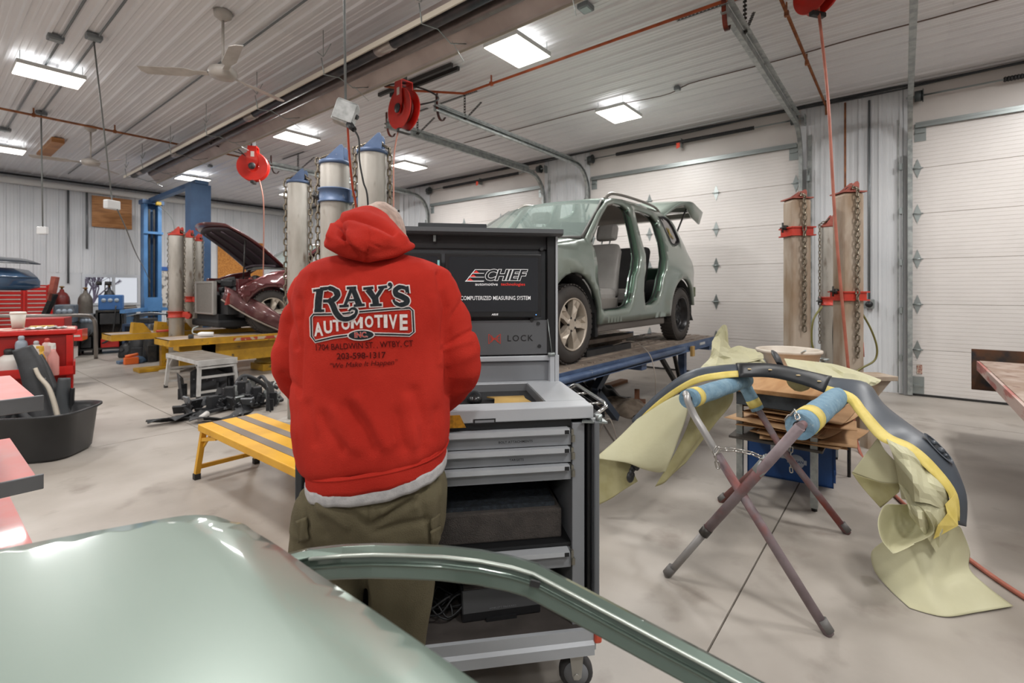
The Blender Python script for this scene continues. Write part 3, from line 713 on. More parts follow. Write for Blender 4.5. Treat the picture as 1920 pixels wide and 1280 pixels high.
tag(MB().cyl((q.x, q.y, .55), (q.x, q.y, q.z+.06), .018, 10).cyl((q.x, q.y, q.z+.06), (q.x, q.y, q.z+.2), .03, 12, r2=.024).box(q.x-.05, q.x+.05, q.y-.03, q.y+.03, 0, .56).build('clamp_handle', redc), 'small red-handled valve on a stand beside the rusty tower base', 'valve')
q = atd(1640, 700, 4.4)
t = thing('tower_base_arm', 'pale weathered base arm sticking out right of the tallest rusty tower', 'base arm', (q.x, q.y, 0))
M0 = Matrix.Translation((q.x, q.y, 0)) @ R(CR)
b = MB(); b.M = M0; b.box(-.10, .12, -.12, .12, .62, .66, .004).prism([(-.10, .62), (.12, .62), (-.05, .42), (-.10, .42)], -.05, .05, 'Y').box(-.10, -.02, -.05, .05, 0, .5).build('plate', rustt_m, t)

# racks
deck_m = mat('rack_deck', '#ab9d90', .6, .08, var='#93857a', scale=5, var2='#6f6156', v2scale=9, v2lo=.6, v2hi=.8, bump=.1)
def runway(t, x0, x1, y0, y1, z, side_m, holes=True, th=.10):
    c = .20; nx = int((x1-x0)/c); ny = max(1, int((y1-y0)/c)); cx_ = (x1-x0)/nx; cy_ = (y1-y0)/ny
    m = MB()
    e = [0, .35, .46, .54, .65, 1]
    if holes:
        for i in range(nx):
            for j in range(ny):
                for a in range(5):
                    for b in range(5):
                        if (a == 2 and 1 <= b <= 3) or (b == 2 and 1 <= a <= 3): continue
                        X0, X1 = x0+cx_*(i+e[a]), x0+cx_*(i+e[a+1]); Y0, Y1 = y0+cy_*(j+e[b]), y0+cy_*(j+e[b+1])
                        m.add([(X0, Y0, z), (X1, Y0, z), (X1, Y1, z), (X0, Y1, z)], [(0, 1, 2, 3)])
    else: m.box(x0, x1, y0, y1, z-.01, z)
    m.build('deck', deck_m, t, solid=.008)
    MB().box(x0, x1, y0-.012, y0, z-th, z+.004).box(x0, x1, y1, y1+.012, z-th, z+.004).box(x0, x0+.012, y0, y1, z-th, z).box(x1-.012, x1, y0, y1, z-th, z).box(x0, x1, y0-.03, y0, z-th, z-th+.01).build('side_beam', side_m, t)
    MB().box(x0+.02, x1-.02, y0+.02, y1-.02, z-th+.01, z-th+.02).build('bottom_plate', darkmetal, t)
ZR = .78
t = thing('frame_rack', 'blue-edged frame rack with star-punched deck carrying the green car', 'frame rack', (4.7, 3.1, 0))
runway(t, 2.48, 7.1, 2.05, 2.95, ZR, bluep); runway(t, 2.48, 7.1, 3.3, 4.2, ZR, bluep)
MB().tube([(2.9, 2.01, ZR-.045), (5.7, 2.01, ZR-.045)], .028, 10).build('edge_pipe', bluep, t)
for x in (2.62, 4.7, 6.9): MB().box(x-.06, x+.06, 2.06, 4.19, ZR-.17, ZR-.10).build('cross_beam', bluep, t)
for x, y in ((6.75, 2.4), (6.75, 3.9), (2.62, 2.5), (2.62, 3.9)): MB().box(x-.045, x+.045, y-.045, y+.045, .012, ZR-.1).box(x-.1, x+.1, y-.1, y+.1, 0, .012).build('leg', bluep, t)
for y in (2.4, 3.9):
    MB().bar((5.9, y, ZR-.14), (6.65, y, .06), .05, .05).bar((6.4, y, ZR-.14), (6.72, y, .06), .04, .04).build('brace', darkmetal, t)
    MB().bar((4.6, y, ZR-.14), (4.3, y, .42), .07, .07).bar((4.3, y, .42), (4.75, y, .06), .07, .07).build('lift_arm', mat('dark_blue_metal', '#3b4656', .5, .3), t)
MB().box(5.95, 6.03, 1.99, 2.02, ZR-.16, ZR-.04).build('tag', mat('yellow_tag', '#b89455', .6), t)
MB().box(6.35, 6.55, 2.030, 2.037, ZR-.06, ZR-.03).build('decal', mat('white_decal', '#c9c9c9', .5), t)
# second rack
yel = mat('yellow_paint', '#c4961f', .5, var='#a67c18', scale=4, var2='#5b4a2a', v2scale=10, v2lo=.64, v2hi=.72)
Z2 = .68
t = thing('frame_rack', 'yellow frame rack with worn edges under the maroon car', 'frame rack', (5, 9.3, 0))
runway(t, 2.42, 7.3, 8.45, 9.15, Z2, yel, holes=False); runway(t, 2.1, 7.3, 10.2, 10.80, Z2, yel, holes=False)
MB().box(2.6, 7.1, 8.62, 8.66, Z2-.42, Z2-.10).box(2.9, 3.1, 8.62, 10.6, Z2-.3, Z2-.11).build('skirt_beam', yel, t)
MB().box(3.3, 4.6, 8.425, 8.436, Z2-.075, Z2-.03).build('warning_strip', mat('warn_strip', '#b7a58e', .5, var='#a4402c', scale=9, lo=.46, hi=.5), t)
bell = MB(); prof = []
for k in range(7): z = .12+k*.075; prof += [(.235, z), (.27, z+.02), (.27, z+.035), (.235, z+.055)]
bell.lathe(prof, 28, (4.15, 9.0, 0)).build('lift_bellows', mat('dull_yellow', '#97792c', .6, var='#6b5522', scale=5, stretch=(1,1,.4)), t)
MB().box(3.9, 4.4, 8.75, 9.25, 0, .12, .01).cyl((4.5, 8.55, .07), (4.6, 8.55, .07), .07, 14).build('bellows_base', yel, t)
for x, y in ((6.9, 8.8), (6.9, 10.4), (2.9, 10.4)): MB().box(x-.06, x+.06, y-.06, y+.06, 0, Z2-.09).build('leg', yel, t)
# wheel chocks on that rack
for i, (x, y, lab) in enumerate(((2.55, 10.4, 'yellow wedge on the far runway left of two others'), (2.9, 10.42, 'yellow wedge between the two other yellow wedges'), (3.2, 10.45, 'yellow wedge nearest the maroon car, on the far runway'))):
    m = MB().prism([(x-.14, Z2+.002), (x+.14, Z2+.002), (x+.02, Z2+.17), (x-.12, Z2+.19)], y-.09, y+.09, 'Y'); tag(m.build('wheel_wedge', yel), lab, 'wedge', 'yellow wedges on the rack')
# spray bottle / gun lying on the rack
q = onZ(385, 628, Z2+.03)
t = thing('grease_gun', 'white bottle with hooked grey nozzle lying on the yellow rack', 'bottle', (q.x, q.y, Z2))
MB().tube([(q.x+.1, q.y-.05, Z2+.04), (q.x-.06, q.y+.02, Z2+.045), (q.x-.10, q.y+.03, Z2+.045)], [.038, .04, .02], 12).build('body', mat('white_plastic', '#dedede', .4), t)
MB().tube(spline([(q.x-.10, q.y+.03, Z2+.045), (q.x-.16, q.y+.06, Z2+.07), (q.x-.14, q.y+.08, Z2+.14), (q.x-.08, q.y+.06, Z2+.17)], 4), .01, 6).build('nozzle', zinc, t)
q = onZ(358, 631, Z2+.03); tag(MB().lathe([(.035, 0), (.037, .01), (.037, .06), (.03, .065)], 14, (q.x, q.y, Z2)).build('lid', black), 'small black lid on the yellow rack beside the white bottle', 'lid')
for px, lab in ((335, 'red pry bar lying on the yellow rack'), ):
    q = onZ(300, 622, Z2+.03); w = onZ(350, 622, Z2+.03); tag(MB().cyl((q.x, 10.15, Z2+.03), (w.x, 10.15, Z2+.03), .02, 8).build('pry_bar', redc), lab, 'tool')
# two-post blue lift
lift = mat('lift_blue', '#4f7fb0', .45, .1, var='#44719f', scale=3); lift2 = mat('lift_blue_dark', '#43658c', .45, .1, var='#3b5a80', scale=3)
t = thing('two_post_lift', 'blue two-post car lift with slanting overhead beam', 'car lift', (3.87, 13.3, 0))
for nm, y, mm in (('post', 15.05, lift), ('post', 11.7, lift2)):
    m = MB(); s = 1 if y > 13 else -1
    if s > 0:   # channel open towards the camera
        m.box(3.72, 3.80, y-.14, y+.14, .02, 3.62).box(4.02, 4.10, y-.14, y+.14, .02, 3.62).box(3.72, 4.10, y+.1, y+.14, .02, 3.62)
    else: m.box(3.68, 4.06, y-.16, y+.16, .02, 3.66)
    m.build(nm, mm, t)
    MB().box(3.5, 4.3, y-.3, y+.3, 0, .02).build('base_plate', mm, t)
m = MB().box(3.84, 3.88, 15.0, 15.03, .3, 3.5).box(3.94, 3.98, 15.0, 15.03, .3, 3.5).build('lift_chain', darkmetal, t)
MB().box(3.70, 4.12, 14.86, 14.92, 2.86, 2.92).build('crossbar', lift, t); MB().box(3.72, 4.10, 14.86, 14.92, .9, 1.25).build('carriage', lift, t)
MB().box(3.68, 4.14, 14.85, 15.2, 3.62, 3.72).bar((3.9, 15.0, 3.72), (3.87, 11.7, 3.72), .12, .10).box(3.75, 4.0, 11.5, 11.9, 3.66, 3.74).build('overhead_beam', lift2, t)
MB().box(3.95, 4.07, 14.8, 14.9, 3.6, 3.69, .02).build('motor_cap', mat('yellow_cap', '#d8b33a', .5), t)
m = MB().tube(spline([(4.0, 14.8, 3.6), (4.25, 14.7, 3.3), (4.32, 14.7, 2.9), (4.2, 14.7, 2.6)], 6), .012, 6).build('hose', cord, t)
MB().bar((3.75, 14.9, .95), (3.0, 13.6, .95), .1, .08).bar((4.1, 14.9, .95), (5.2, 13.9, .95), .1, .08).build('swing_arm', lift, t)
# right-hand red rack
t = thing('frame_rack', 'worn red and white rack end reaching in from the right edge', 'frame rack', (5.4, -1.6, 0))
MB().box(3.6, 6.4, -2.6, -.56, .70, .75).build('deck', mat('worn_deck', '#a59387', .6, var='#8b7464', scale=6, var2='#6b4b3c', v2scale=9, v2lo=.58, v2hi=.66), t)
MB().box(3.6, 6.4, -.56, -.54, .66, .745).build('side_beam', mat('worn_red', '#b9a39a', .6, var='#a5625a', scale=5, lo=.45, hi=.55, stretch=(.4, 1, 3)), t)
MB().box(6.6, 6.62, -2.6, -.52, .44, .84).box(6.4, 6.62, -2.6, -.6, .66, .70).build('stop_plate', mat('rust_plate', '#4a3a2e', .6, .2, var='#6e4222', scale=4, var2='#2c2c30', v2scale=5, v2lo=.5, v2hi=.62), t)
for x in (4.0, 6.2):
    for y in (-1.7, -2.4): MB().box(x-.05, x+.05, y-.05, y+.05, 0, .70).build('leg', reddull, t)
# ------------------------------------------------------------ cars
green = mat('car_green', '#87938a', .32, .3, coat=.8, var='#828e85', scale=1)
greend = mat('car_green_dark', '#5f7d6b', .3, .45, coat=.9)
glass = mat('car_glass', '#b9cfc8', .03, trans=.75, ior=1.12, coat=1, alpha=1)
glassd = mat('tinted_glass', '#5f5b5c', .08, coat=1)
tire_m = mat('tire', '#3b3735', .7, var='#45403c', scale=6)
alloy = mat('alloy', '#cdc2b3', .35, .35, var='#bdb1a3', scale=5)
steel_b = mat('black_steel', '#1f2021', .4, .3)
arch_b = mat('arch_black', '#1a1a1b', .8)
seat_m = mat('grey_leather', '#a9a6a2', .42, var='#a09c98', scale=5)
def wheel(t, c, Rr, w, style, side=-1):
    """axis along Y, outer face towards side*Y"""
    x, y, z = c; s = side
    m = MB(); rr = Rr*.66
    prof = [(rr, -w/2*s), (Rr*.80, -w/2*s*1.0), (Rr*.93, -w/2*s*.95), (Rr*.985, -w/2*s*.72), (Rr, -w/2*s*.5), (Rr, w/2*s*.5), (Rr*.985, w/2*s*.72), (Rr*.93, w/2*s*.95), (Rr*.80, w/2*s), (rr*1.02, w/2*s), (rr, w/2*s*.9)]
    m.lathe(prof, 44, (x, y, z), 'Y', caps=False)
    for k in range(44):
        a = 2*pi*k/44
        for off in (-.3, .0, .3):
            q = MB(); q.M = T(x, y+off*w, z) @ R(a+off*.1, 'Y'); q.box(Rr-.004, Rr+.006, -.028, .028, -.016, .016); b0 = len(m.v); m.v += q.v; m.f += [tuple(b0+i for i in f) for f in q.f]; m.sm += q.sm; m.mi += q.mi
    tire = m.build('tire', tire_m, t)
    m = MB(); o = w/2*s
    if style == 'alloy':
        m.lathe([(rr, o*.95), (rr*1.01, o*1.04), (rr*.97, o*1.04), (rr*.93, o*.9), (rr*.88, o*.2), (rr*.88, -o*.8)], 44, (x, y, z), 'Y', caps=False)
        for k in range(5):
            q = MB(); q.M = T(x, y, z) @ R(2*pi*k/5+.3, 'Y')
            def sp(z_, wd): return [(-wd, z_), (wd, z_)]
            P = [(-.030, .02), (-.036, rr*.35), (-.040, rr*.62), (-.062, rr*.93), (0, rr*.96), (.062, rr*.93), (.040, rr*.62), (.036, rr*.35), (.030, .02)]
            n = len(P); y0, y1 = o*.86, o*.45
            V = [(a, y0+o*.10*(b/rr), b) for a, b in P]+[(a, y1, b) for a, b in P]+[(0, o*.80, .02), (0, o*.84, rr*.4), (0, o*.70, rr*.80)]
            q.add(V, [(0, 1, 19, 18), (1, 2, 20, 19), (2, 3, 4, 20), (4, 5, 6, 20), (6, 7, 19, 20), (7, 8, 18, 19)]+[(i, (i+1) % n, n+(i+1) % n, n+i) for i in range(n)])
            b0 = len(m.v); m.v += q.v; m.f += [tuple(b0+i for i in f) for f in q.f]; m.sm += q.sm; m.mi += q.mi
        m.lathe([(.065, o*.5), (.065, o*.84), (.05, o*.88), (.03, o*.86)], 20, (x, y, z), 'Y')
        m.build('rim', alloy, tire, world=True)
        lug = MB()
        for k in range(5):
            a = 2*pi*k/5+.3+.63; lug.cyl((x+.058*sin(a), y+o*.80, z+.058*cos(a)), (x+.058*sin(a), y+o*.92, z+.058*cos(a)), .011, 8)
        lug.build('lug_nuts', darkmetal, tire)
        d = MB().cyl((x, y-o*.1, z), (x, y+o*.15, z), rr*.62, 24).box(x-rr*.75, x-rr*.35, y-.03, y+.05, z-.08, z+.1).build('brake_disc', mat('brake', '#5b534d', .5, .5), tire)
        MB().cyl((x, y-o*.85, z), (x, y-o*.3, z), rr*.86, 24).build('rim_back', arch_b, tire)
    elif style == 'steel':
        m.lathe([(rr, o*.95), (rr*1.01, o*1.02), (rr*.96, o*1.0), (rr*.93, o*.2), (rr*.7, -o*.1), (rr*.55, o*.3), (rr*.25, o*.35), (rr*.2, o*.1), (.01, o*.1)], 36, (x, y, z), 'Y', caps=False)
        for k in range(8):
            a = 2*pi*k/8; m.cyl((x+rr*.42*sin(a), y+o*.3, z+rr*.42*cos(a)), (x+rr*.42*sin(a), y+o*.42, z+rr*.42*cos(a)), .022, 8)
        m.build('rim', mat('steel_rim', '#2b2b2d', .28, .5), tire)
        q = MB(); q.M = T(x, y, z)
        pts = [(-rr*.92*cos(a), -rr*.92*sin(a)) for a in [.05+.09*i for i in range(8)]]+[(-rr*.72*cos(a), -rr*.72*sin(a)) for a in [.68-.09*i for i in range(8)]]
        q.prism(pts, o*.62, o*.66, 'Y').build('warning_sticker', mat('yellow_sticker', '#d2b233', .5), tire)
    return tire
def cdt_panel(outer, holes, step=.09):
    """triangulated 2D sheet with holes and interior grid points"""
    def dens(poly):
        o = []
        for i in range(len(poly)):
            a = Vector(poly[i]); b = Vector(poly[(i+1) % len(poly)]); n = max(1, int((b-a).length/step))
            for k in range(n): o.append(a.lerp(b, k/n))
        return o
    V = []; E = []
    loops = [dens(outer)]+[dens(h) for h in holes]
    for L in loops:
        b = len(V); V += [Vector((p[0], p[1])) for p in L]; E += [(b+i, b+(i+1) % len(L)) for i in range(len(L))]
    def inside(p, poly):
        c = False; j = len(poly)-1
        for i in range(len(poly)):
            if ((poly[i][1] > p[1]) != (poly[j][1] > p[1])) and p[0] < (poly[j][0]-poly[i][0])*(p[1]-poly[i][1])/(poly[j][1]-poly[i][1])+poly[i][0]: c = not c
            j = i
        return c
    x0 = min(p[0] for p in outer); x1 = max(p[0] for p in outer); z0 = min(p[1] for p in outer); z1 = max(p[1] for p in outer)
    z = z0+step/2
    while z < z1:
        x = x0+step/2
        while x < x1:
            p = (x, z)
            if inside(p, outer) and not any(inside(p, h) for h in holes):
                if min((Vector(p)-q).length for L in loops for q in L) > step*.45: V.append(Vector(p))
            x += step
        z += step
    r = delaunay_2d_cdt(V, E, [], 0, 1e-5)
    vo, fo = r[0], r[2]; F2 = []
    for f in fo:
        c = sum((vo[i] for i in f), Vector((0, 0)))/len(f)
        if inside(c, outer) and not any(inside(c, h) for h in holes): F2.append(tuple(f))
    return vo, F2
def arc(cx_, cz_, r, a0, a1, n): return [(cx_+r*cos(radians(a0+(a1-a0)*i/n)), cz_+r*sin(radians(a0+(a1-a0)*i/n))) for i in range(n+1)]
def sm2(pts, n=4):
    P = spline([(p[0], p[1], 0) for p in pts]+[(pts[0][0], pts[0][1], 0)], n); return [(p.x, p.y) for p in P[:-1]]
WB = 2.64
def side_y(x, z):
    y = 0.0
    if z > 1.0: y += (z-1.0)*.36+max(0, z-1.5)**2*1.2
    if z < .5: y += (.5-z)**2*.25
    if .78 < z < .95: y -= .012*sin((z-.78)/.17*pi)
    if x < -.25: y += (-.25-x)**2*.55
    if x > 2.8: y += (x-2.8)**2*.30
    for cx_ in (0, WB):
        d = sqrt((x-cx_)**2+(z-.35)**2)
        y -= .030*math.exp(-((d-.46)/.10)**2)*(1 if z > .35 else max(0, 1-(.35-z)*6))
    return y
def body_outer(front=-.86):
    return ([(front+.02, .30), (front-.01, .48), (front, .70), (front+.06, .86), (-.5, .98), (0, 1.06), (.30, 1.12), (.48, 1.25), (.75, 1.44), (1.0, 1.585), (1.18, 1.64), (1.5, 1.675), (2.0, 1.69), (2.5, 1.67), (2.74, 1.63),
             (2.84, 1.56), (2.98, 1.33), (3.06, 1.15), (3.20, 1.04), (3.28, .92), (3.31, .80), (3.26, .62), (3.18, .52), (3.12, .44)]
            + [p for p in arc(WB, .35, .44, 12, 182, 16)] + [(2.1, .33), (1.3, .32), (.55, .32)] + arc(0, .35, .445, -4, 184, 18))
FD = [(.36, 1.09), (.52, 1.21), (.72, 1.36), (1.0, 1.54), (1.2, 1.60), (1.44, 1.61), (1.54, 1.57), (1.52, 1.42), (1.46, 1.22), (1.40, 1.06), (1.31, .86), (1.24, .66), (1.17, .52), (1.05, .455), (.75, .44), (.53, .44), (.45, .48), (.42, .72), (.40, .95)]
RD = [(1.69, 1.59), (1.95, 1.60), (2.22, 1.585), (2.31, 1.50), (2.30, 1.36), (2.27, 1.20), (2.16, 1.02), (2.05, .84), (1.97, .66), (1.86, .53), (1.70, .475), (1.50, .475), (1.46, .62), (1.49, .86), (1.54, 1.04), (1.58, 1.28), (1.63, 1.48)]
QW = [(2.40, 1.575), (2.44, 1.40), (2.50, 1.235), (2.62, 1.225), (2.80, 1.27), (2.84, 1.33), (2.79, 1.47), (2.72, 1.575), (2.6, 1.60)]
def put_panel(t, org, name, m, outer, holes, flip=False, width=1.8, thick=.05, step=.065, yoff=0):
    vo, fo = cdt_panel(outer, holes, step); mb = MB()
    V = []
    for p in vo:
        y = side_y(p[0], p[1])+yoff; V.append((org.x+p[0], org.y+(width-y if flip else y), org.z+p[1]))
    mb.add(V, fo, True)
    o = mb.build(name, m, t, fix=False)
    # orient outwards
    me = o.data; n = sum((f.normal.y*f.area for f in me.polygons))
    if (n > 0) != flip: me.flip_normals()
    s = o.modifiers.new('s', 'SOLIDIFY'); s.thickness = thick; s.offset = -1; s.use_rim = True
    return o
def car_shell(t, org, m, far_doors=True, width=1.8):
    put_panel(t, org, 'side_body', m, body_outer(), [FD, RD, QW])
    put_panel(t, org, 'side_body', m, body_outer(), [FD, RD, QW], flip=True)
    # roof
    def yw(x, z): return side_y(x, z)
    def roof(u, v):
        x = 1.0+u*1.76; zt = 1.585 if x < 1.0 else None
        xs_ = [1.0, 1.18, 1.5, 2.0, 2.5, 2.76]; zs_ = [1.585, 1.64, 1.675, 1.69, 1.67, 1.625]
        for i in range(5):
            if xs_[i] <= x <= xs_[i+1]+1e-6: z = zs_[i]+(zs_[i+1]-zs_[i])*(x-xs_[i])/(xs_[i+1]-xs_[i]); break
        y0 = yw(x, z)+.005; w = v*2-1
        return (org.x+x, org.y+y0+(width-2*y0)*v, org.z+z+.035*(1-w**4))
    MB().sheet(roof, 14, 14).build('roof', m, t, solid=.02)
    MB().sheet(lambda u, v: (roof(u, v)[0], roof(.5*0+u, v)[1], roof(u, v)[2]-.06), 8, 8).build('headliner', mat('headliner', '#8d847c', .9), t, solid=.01)
    def ws(u, v):
        x = .28+(1.0-.28)*u; z = 1.125+(1.60-1.125)*u; y0 = yw(x, z)+.045; w = v*2-1
        return (org.x+x-.16*(1-w*w)*(1-.35*u), org.y+y0+(width-2*y0)*v, org.z+z+.02*(1-w*w))
    MB().sheet(ws, 8, 12).build('windscreen', glass, t)
    f = MB(); 
    for v in (0, 1): f.tube([Vector(ws(k/8, v)) for k in range(9)], .012, 6)
    f.tube([Vector(ws(0, k/12)) for k in range(13)], .016, 6); f.build('windscreen_seal', mat('seal_grey', '#5b5956', .6), t)
    def hood(u, v):
        x = -.80+u*1.06; z = .87+.235*(u**.7); y0 = yw(x, min(z, 1.05))+.05; w = v*2-1
        return (org.x+x-.10*(1-w*w)*(1-u), org.y+y0+(width-2*y0)*v, org.z+z+.045*(1-w**4))
    return hood
org = Vector((3.6, 2.22, ZR))
car = thing('green_car', 'pale green four-wheel-drive car without doors raised on the blue rack', 'car', org)
hood = car_shell(car, org, green)
MB().sheet(hood, 10, 12).build('bonnet', green, car, solid=.012)
# sill step and inner frame of the openings: darker glossy return flange
def flange(poly, dy0, dy1, inset, name, m):
    P = sm2(poly, 3); mb = MB(); n = len(P); cx_ = sum(p[0] for p in P)/n; cz_ = sum(p[1] for p in P)/n
    V = []
    for k, (dy, ins) in enumerate(((dy0, 0), ((dy0+dy1)/2, inset*.15), (dy1, inset))):
        for p in P:
            q = Vector((p[0]-cx_, p[1]-cz_)); L = q.length; q = q*(1-ins/L)
            V.append((org.x+cx_+q.x, org.y+side_y(*p)+dy, org.z+cz_+q.y))
    mb.add(V, [(k*n+i, k*n+(i+1) % n, (k+1)*n+(i+1) % n, (k+1)*n+i) for k in range(2) for i in range(n)], True)
    return mb.build(name, m, car, solid=.004)
flange(FD, .02, .10, .012, 'front_door_frame', greend); flange(RD, .02, .10, .012, 'rear_door_frame', greend)
def seal(poly, dy, ins):
    P = sm2(poly, 3); n = len(P); cx_ = sum(p[0] for p in P)/n; cz_ = sum(p[1] for p in P)/n; out = []
    for p in P:
        q = Vector((p[0]-cx_, p[1]-cz_)); q = q*(1-ins/q.length); out.append((org.x+cx_+q.x, org.y+side_y(*p)+dy, org.z+cz_+q.y))
    return out
for pl in (FD, RD): MB().tube(seal(pl, .075, .016), .008, 6, closed=True).build('door_seal', mat('seal_dark', '#2b2c2b', .6), car)
put_panel(car, org, 'quarter_window', glassd, QW, [], thick=.004, yoff=.012)
MB().tube([(org.x+p[0], org.y+side_y(*p)+.004, org.z+p[1]) for p in QW], .013, 6, closed=True).build('window_trim', black, car)
# yellow crayon mark on the quarter glass
mk = MB(); 
def gy(x, z): return (org.x+x, org.y+side_y(x, z)+.004, org.z+z)
mk.tube([gy(2.55, 1.45), gy(2.57, 1.38), gy(2.54, 1.32)], .005, 5).tube([gy(2.60, 1.44), gy(2.58, 1.38), gy(2.65, 1.31)], .005, 5).build('crayon_mark', mat('yellow_mark', '#c9b04a', .6), car)
# lower cladding
clad = mat('grey_cladding', '#5d5752', .6)
for y in (.03, 1.70): MB().box(org.x+.48, org.x+2.12, org.y+y, org.y+y+.07, org.z+.24, org.z+.325, .012).build('sill_cladding', clad, car)
MB().box(org.x+.42, org.x+.47, org.y+.02, org.y+.24, org.z+.20, org.z+.56, .01).build('mud_flap', arch_b, car)
# arches (inner wheel wells), underfloor
for cx_ in (0, WB):
    for y0, y1 in ((.03, .42), (1.38, 1.77)):
        m = MB()
        P = arc(cx_, .35, .435, -8, 188, 18)
        m.add([(org.x+a, org.y+y0, org.z+b) for a, b in P]+[(org.x+a, org.y+y1, org.z+b) for a, b in P], [(i, i+1, 19+i+1, 19+i) for i in range(18)], True)
        yy = y1 if y0 < 1 else y0
        m.add([(org.x+a, org.y+yy, org.z+b) for a, b in P], [tuple(range(19))])
        m.build('wheel_well', arch_b, car, solid=.006)
MB().box(org.x-.6, org.x+3.1, org.y+.42, org.y+1.38, org.z+.26, org.z+.34).box(org.x+.45, org.x+2.15, org.y+.1, org.y+1.7, org.z+.30, org.z+.36).build('floor_pan', mat('carpet_dark', '#3a3632', .9), car)
MB().box(org.x+2.2, org.x+3.1, org.y+.4, org.y+1.4, org.z+.55, org.z+.6).build('boot_floor', mat('boot_carpet', '#4a4642', .9), car)
wheel(car, (org.x, org.y+.11, org.z+.345), .345, .22, 'alloy'); wheel(car, (org.x, org.y+1.69, org.z+.345), .345, .22, 'alloy', 1)
wheel(car, (org.x+WB, org.y+.09, org.z+.335), .335, .17, 'steel'); wheel(car, (org.x+WB, org.y+1.69, org.z+.345), .345, .22, 'alloy', 1)
# rail, front end, tail
for yy in (0, 1):
    P = [(1.13, 1.63), (1.22, 1.69), (1.36, 1.72), (1.7, 1.735), (2.2, 1.735), (2.5, 1.715), (2.66, 1.66)]
    pts = [(org.x+x, org.y+((side_y(x, 1.65)+.04) if yy == 0 else 1.8-side_y(x, 1.65)-.04), org.z+z) for x, z in P]
    MB().tube(spline(pts, 4), .021, 8, flat=.7).build('roof_rail', mat('rail_grey', '#817c76', .4, .3), car)
MB().box(org.x-.98, org.x-.84, org.y+.25, org.y+1.55, org.z+.28, org.z+.62, .05).box(org.x-.95, org.x-.8, org.y+.2, org.y+1.6, org.z+.72, org.z+.86, .03).build('front_bumper', green, car)
MB().box(org.x-.93, org.x-.86, org.y+.5, org.y+1.3, org.z+.60, org.z+.74, .01).build('grille', black, car)
for y in (.18, 1.40): MB().box(org.x-.93, org.x-.62, org.y+y, org.y+y+.24, org.z+.66, org.z+.86, .04).build('headlamp', mat('lamp_lens', '#b9c2c4', .1, coat=1), car)
# damaged tail with bare structure
MB().box(org.x+3.12, org.x+3.22, org.y+.12, org.y+1.68, org.z+.40, org.z+.52, .01).box(org.x+3.2, org.x+3.42, org.y+.12, org.y+.22, org.z+.56, org.z+.68, .008).box(org.x+3.36, org.x+3.46, org.y+.10, org.y+.26, org.z+.55, org.z+.69, .008).build('bumper_beam', mat('olive_metal', '#5f6a4c', .5, .3), car)
m = MB(); 
for k in range(6): m.box(org.x+3.08+.02*(k % 2), org.x+3.16+.03*(k % 2), org.y+.07, org.y+.30, org.z+.25+k*.065, org.z+.30+k*.065)
m.prism([(org.x+3.05, org.z+.30), (org.x+3.30, org.z+.22), (org.x+3.12, org.z+.42)], org.y+.08, org.y+.12, 'Y'); m.build('torn_liner', arch_b, car)
MB().box(org.x+2.9, org.x+3.05, org.y+.2, org.y+1.6, org.z+.6, org.z+.95, .02).build('tail_panel', greend, car)
# open tailgate
g = MB()
def gate(u, v):
    x = 2.72+u*1.20; z = 1.655+.26*sin(min(u, .62)/.62*pi/2)-max(0, u-.62)*.25; w = v*2-1
    y0 = .26-.10*min(1, u*1.6); return (org.x+x, org.y+y0+(1.8-2*y0)*v, org.z+z+.05*(1-w*w))
g.sheet(gate, 14, 10).build('tailgate', green, car, solid=.03)
for v in (0, 1):
    P = [Vector(gate(k/14, v)) for k in range(15)]; s = 1 if v == 0 else -1
    m = MB(); m.add(P+[p+Vector((-.02, .05*s, -.05-.13*(i/14 > .5)*min(1, (i/14-.5)*5))) for i, p in enumerate(P)], [(i, i+1, 15+i+1, 15+i) for i in range(14)], True); m.build('tailgate_edge', green, car, solid=.02)
m = MB(); a = Vector(gate(.55, .04)); b = Vector(gate(.55, .96)); m.bar(a+Vector((0, 0, -.05)), b+Vector((0, 0, -.05)), .08, .06); a = Vector(gate(.98, .04)); b = Vector(gate(.98, .96)); m.bar(a+Vector((-.04, 0, -.06)), b+Vector((-.04, 0, -.06)), .12, .07); m.build('tailgate_frame', mat('pale_trim', '#b5b8b0', .4), car)
for v in (.03, .97):
    a = Vector(gate(.6, v)); MB().cyl((org.x+2.98, org.y+(.24 if v < .5 else 1.56), org.z+1.32), (a.x, a.y, a.z-.06), .012, 8).build('gas_strut', darkmetal, car)
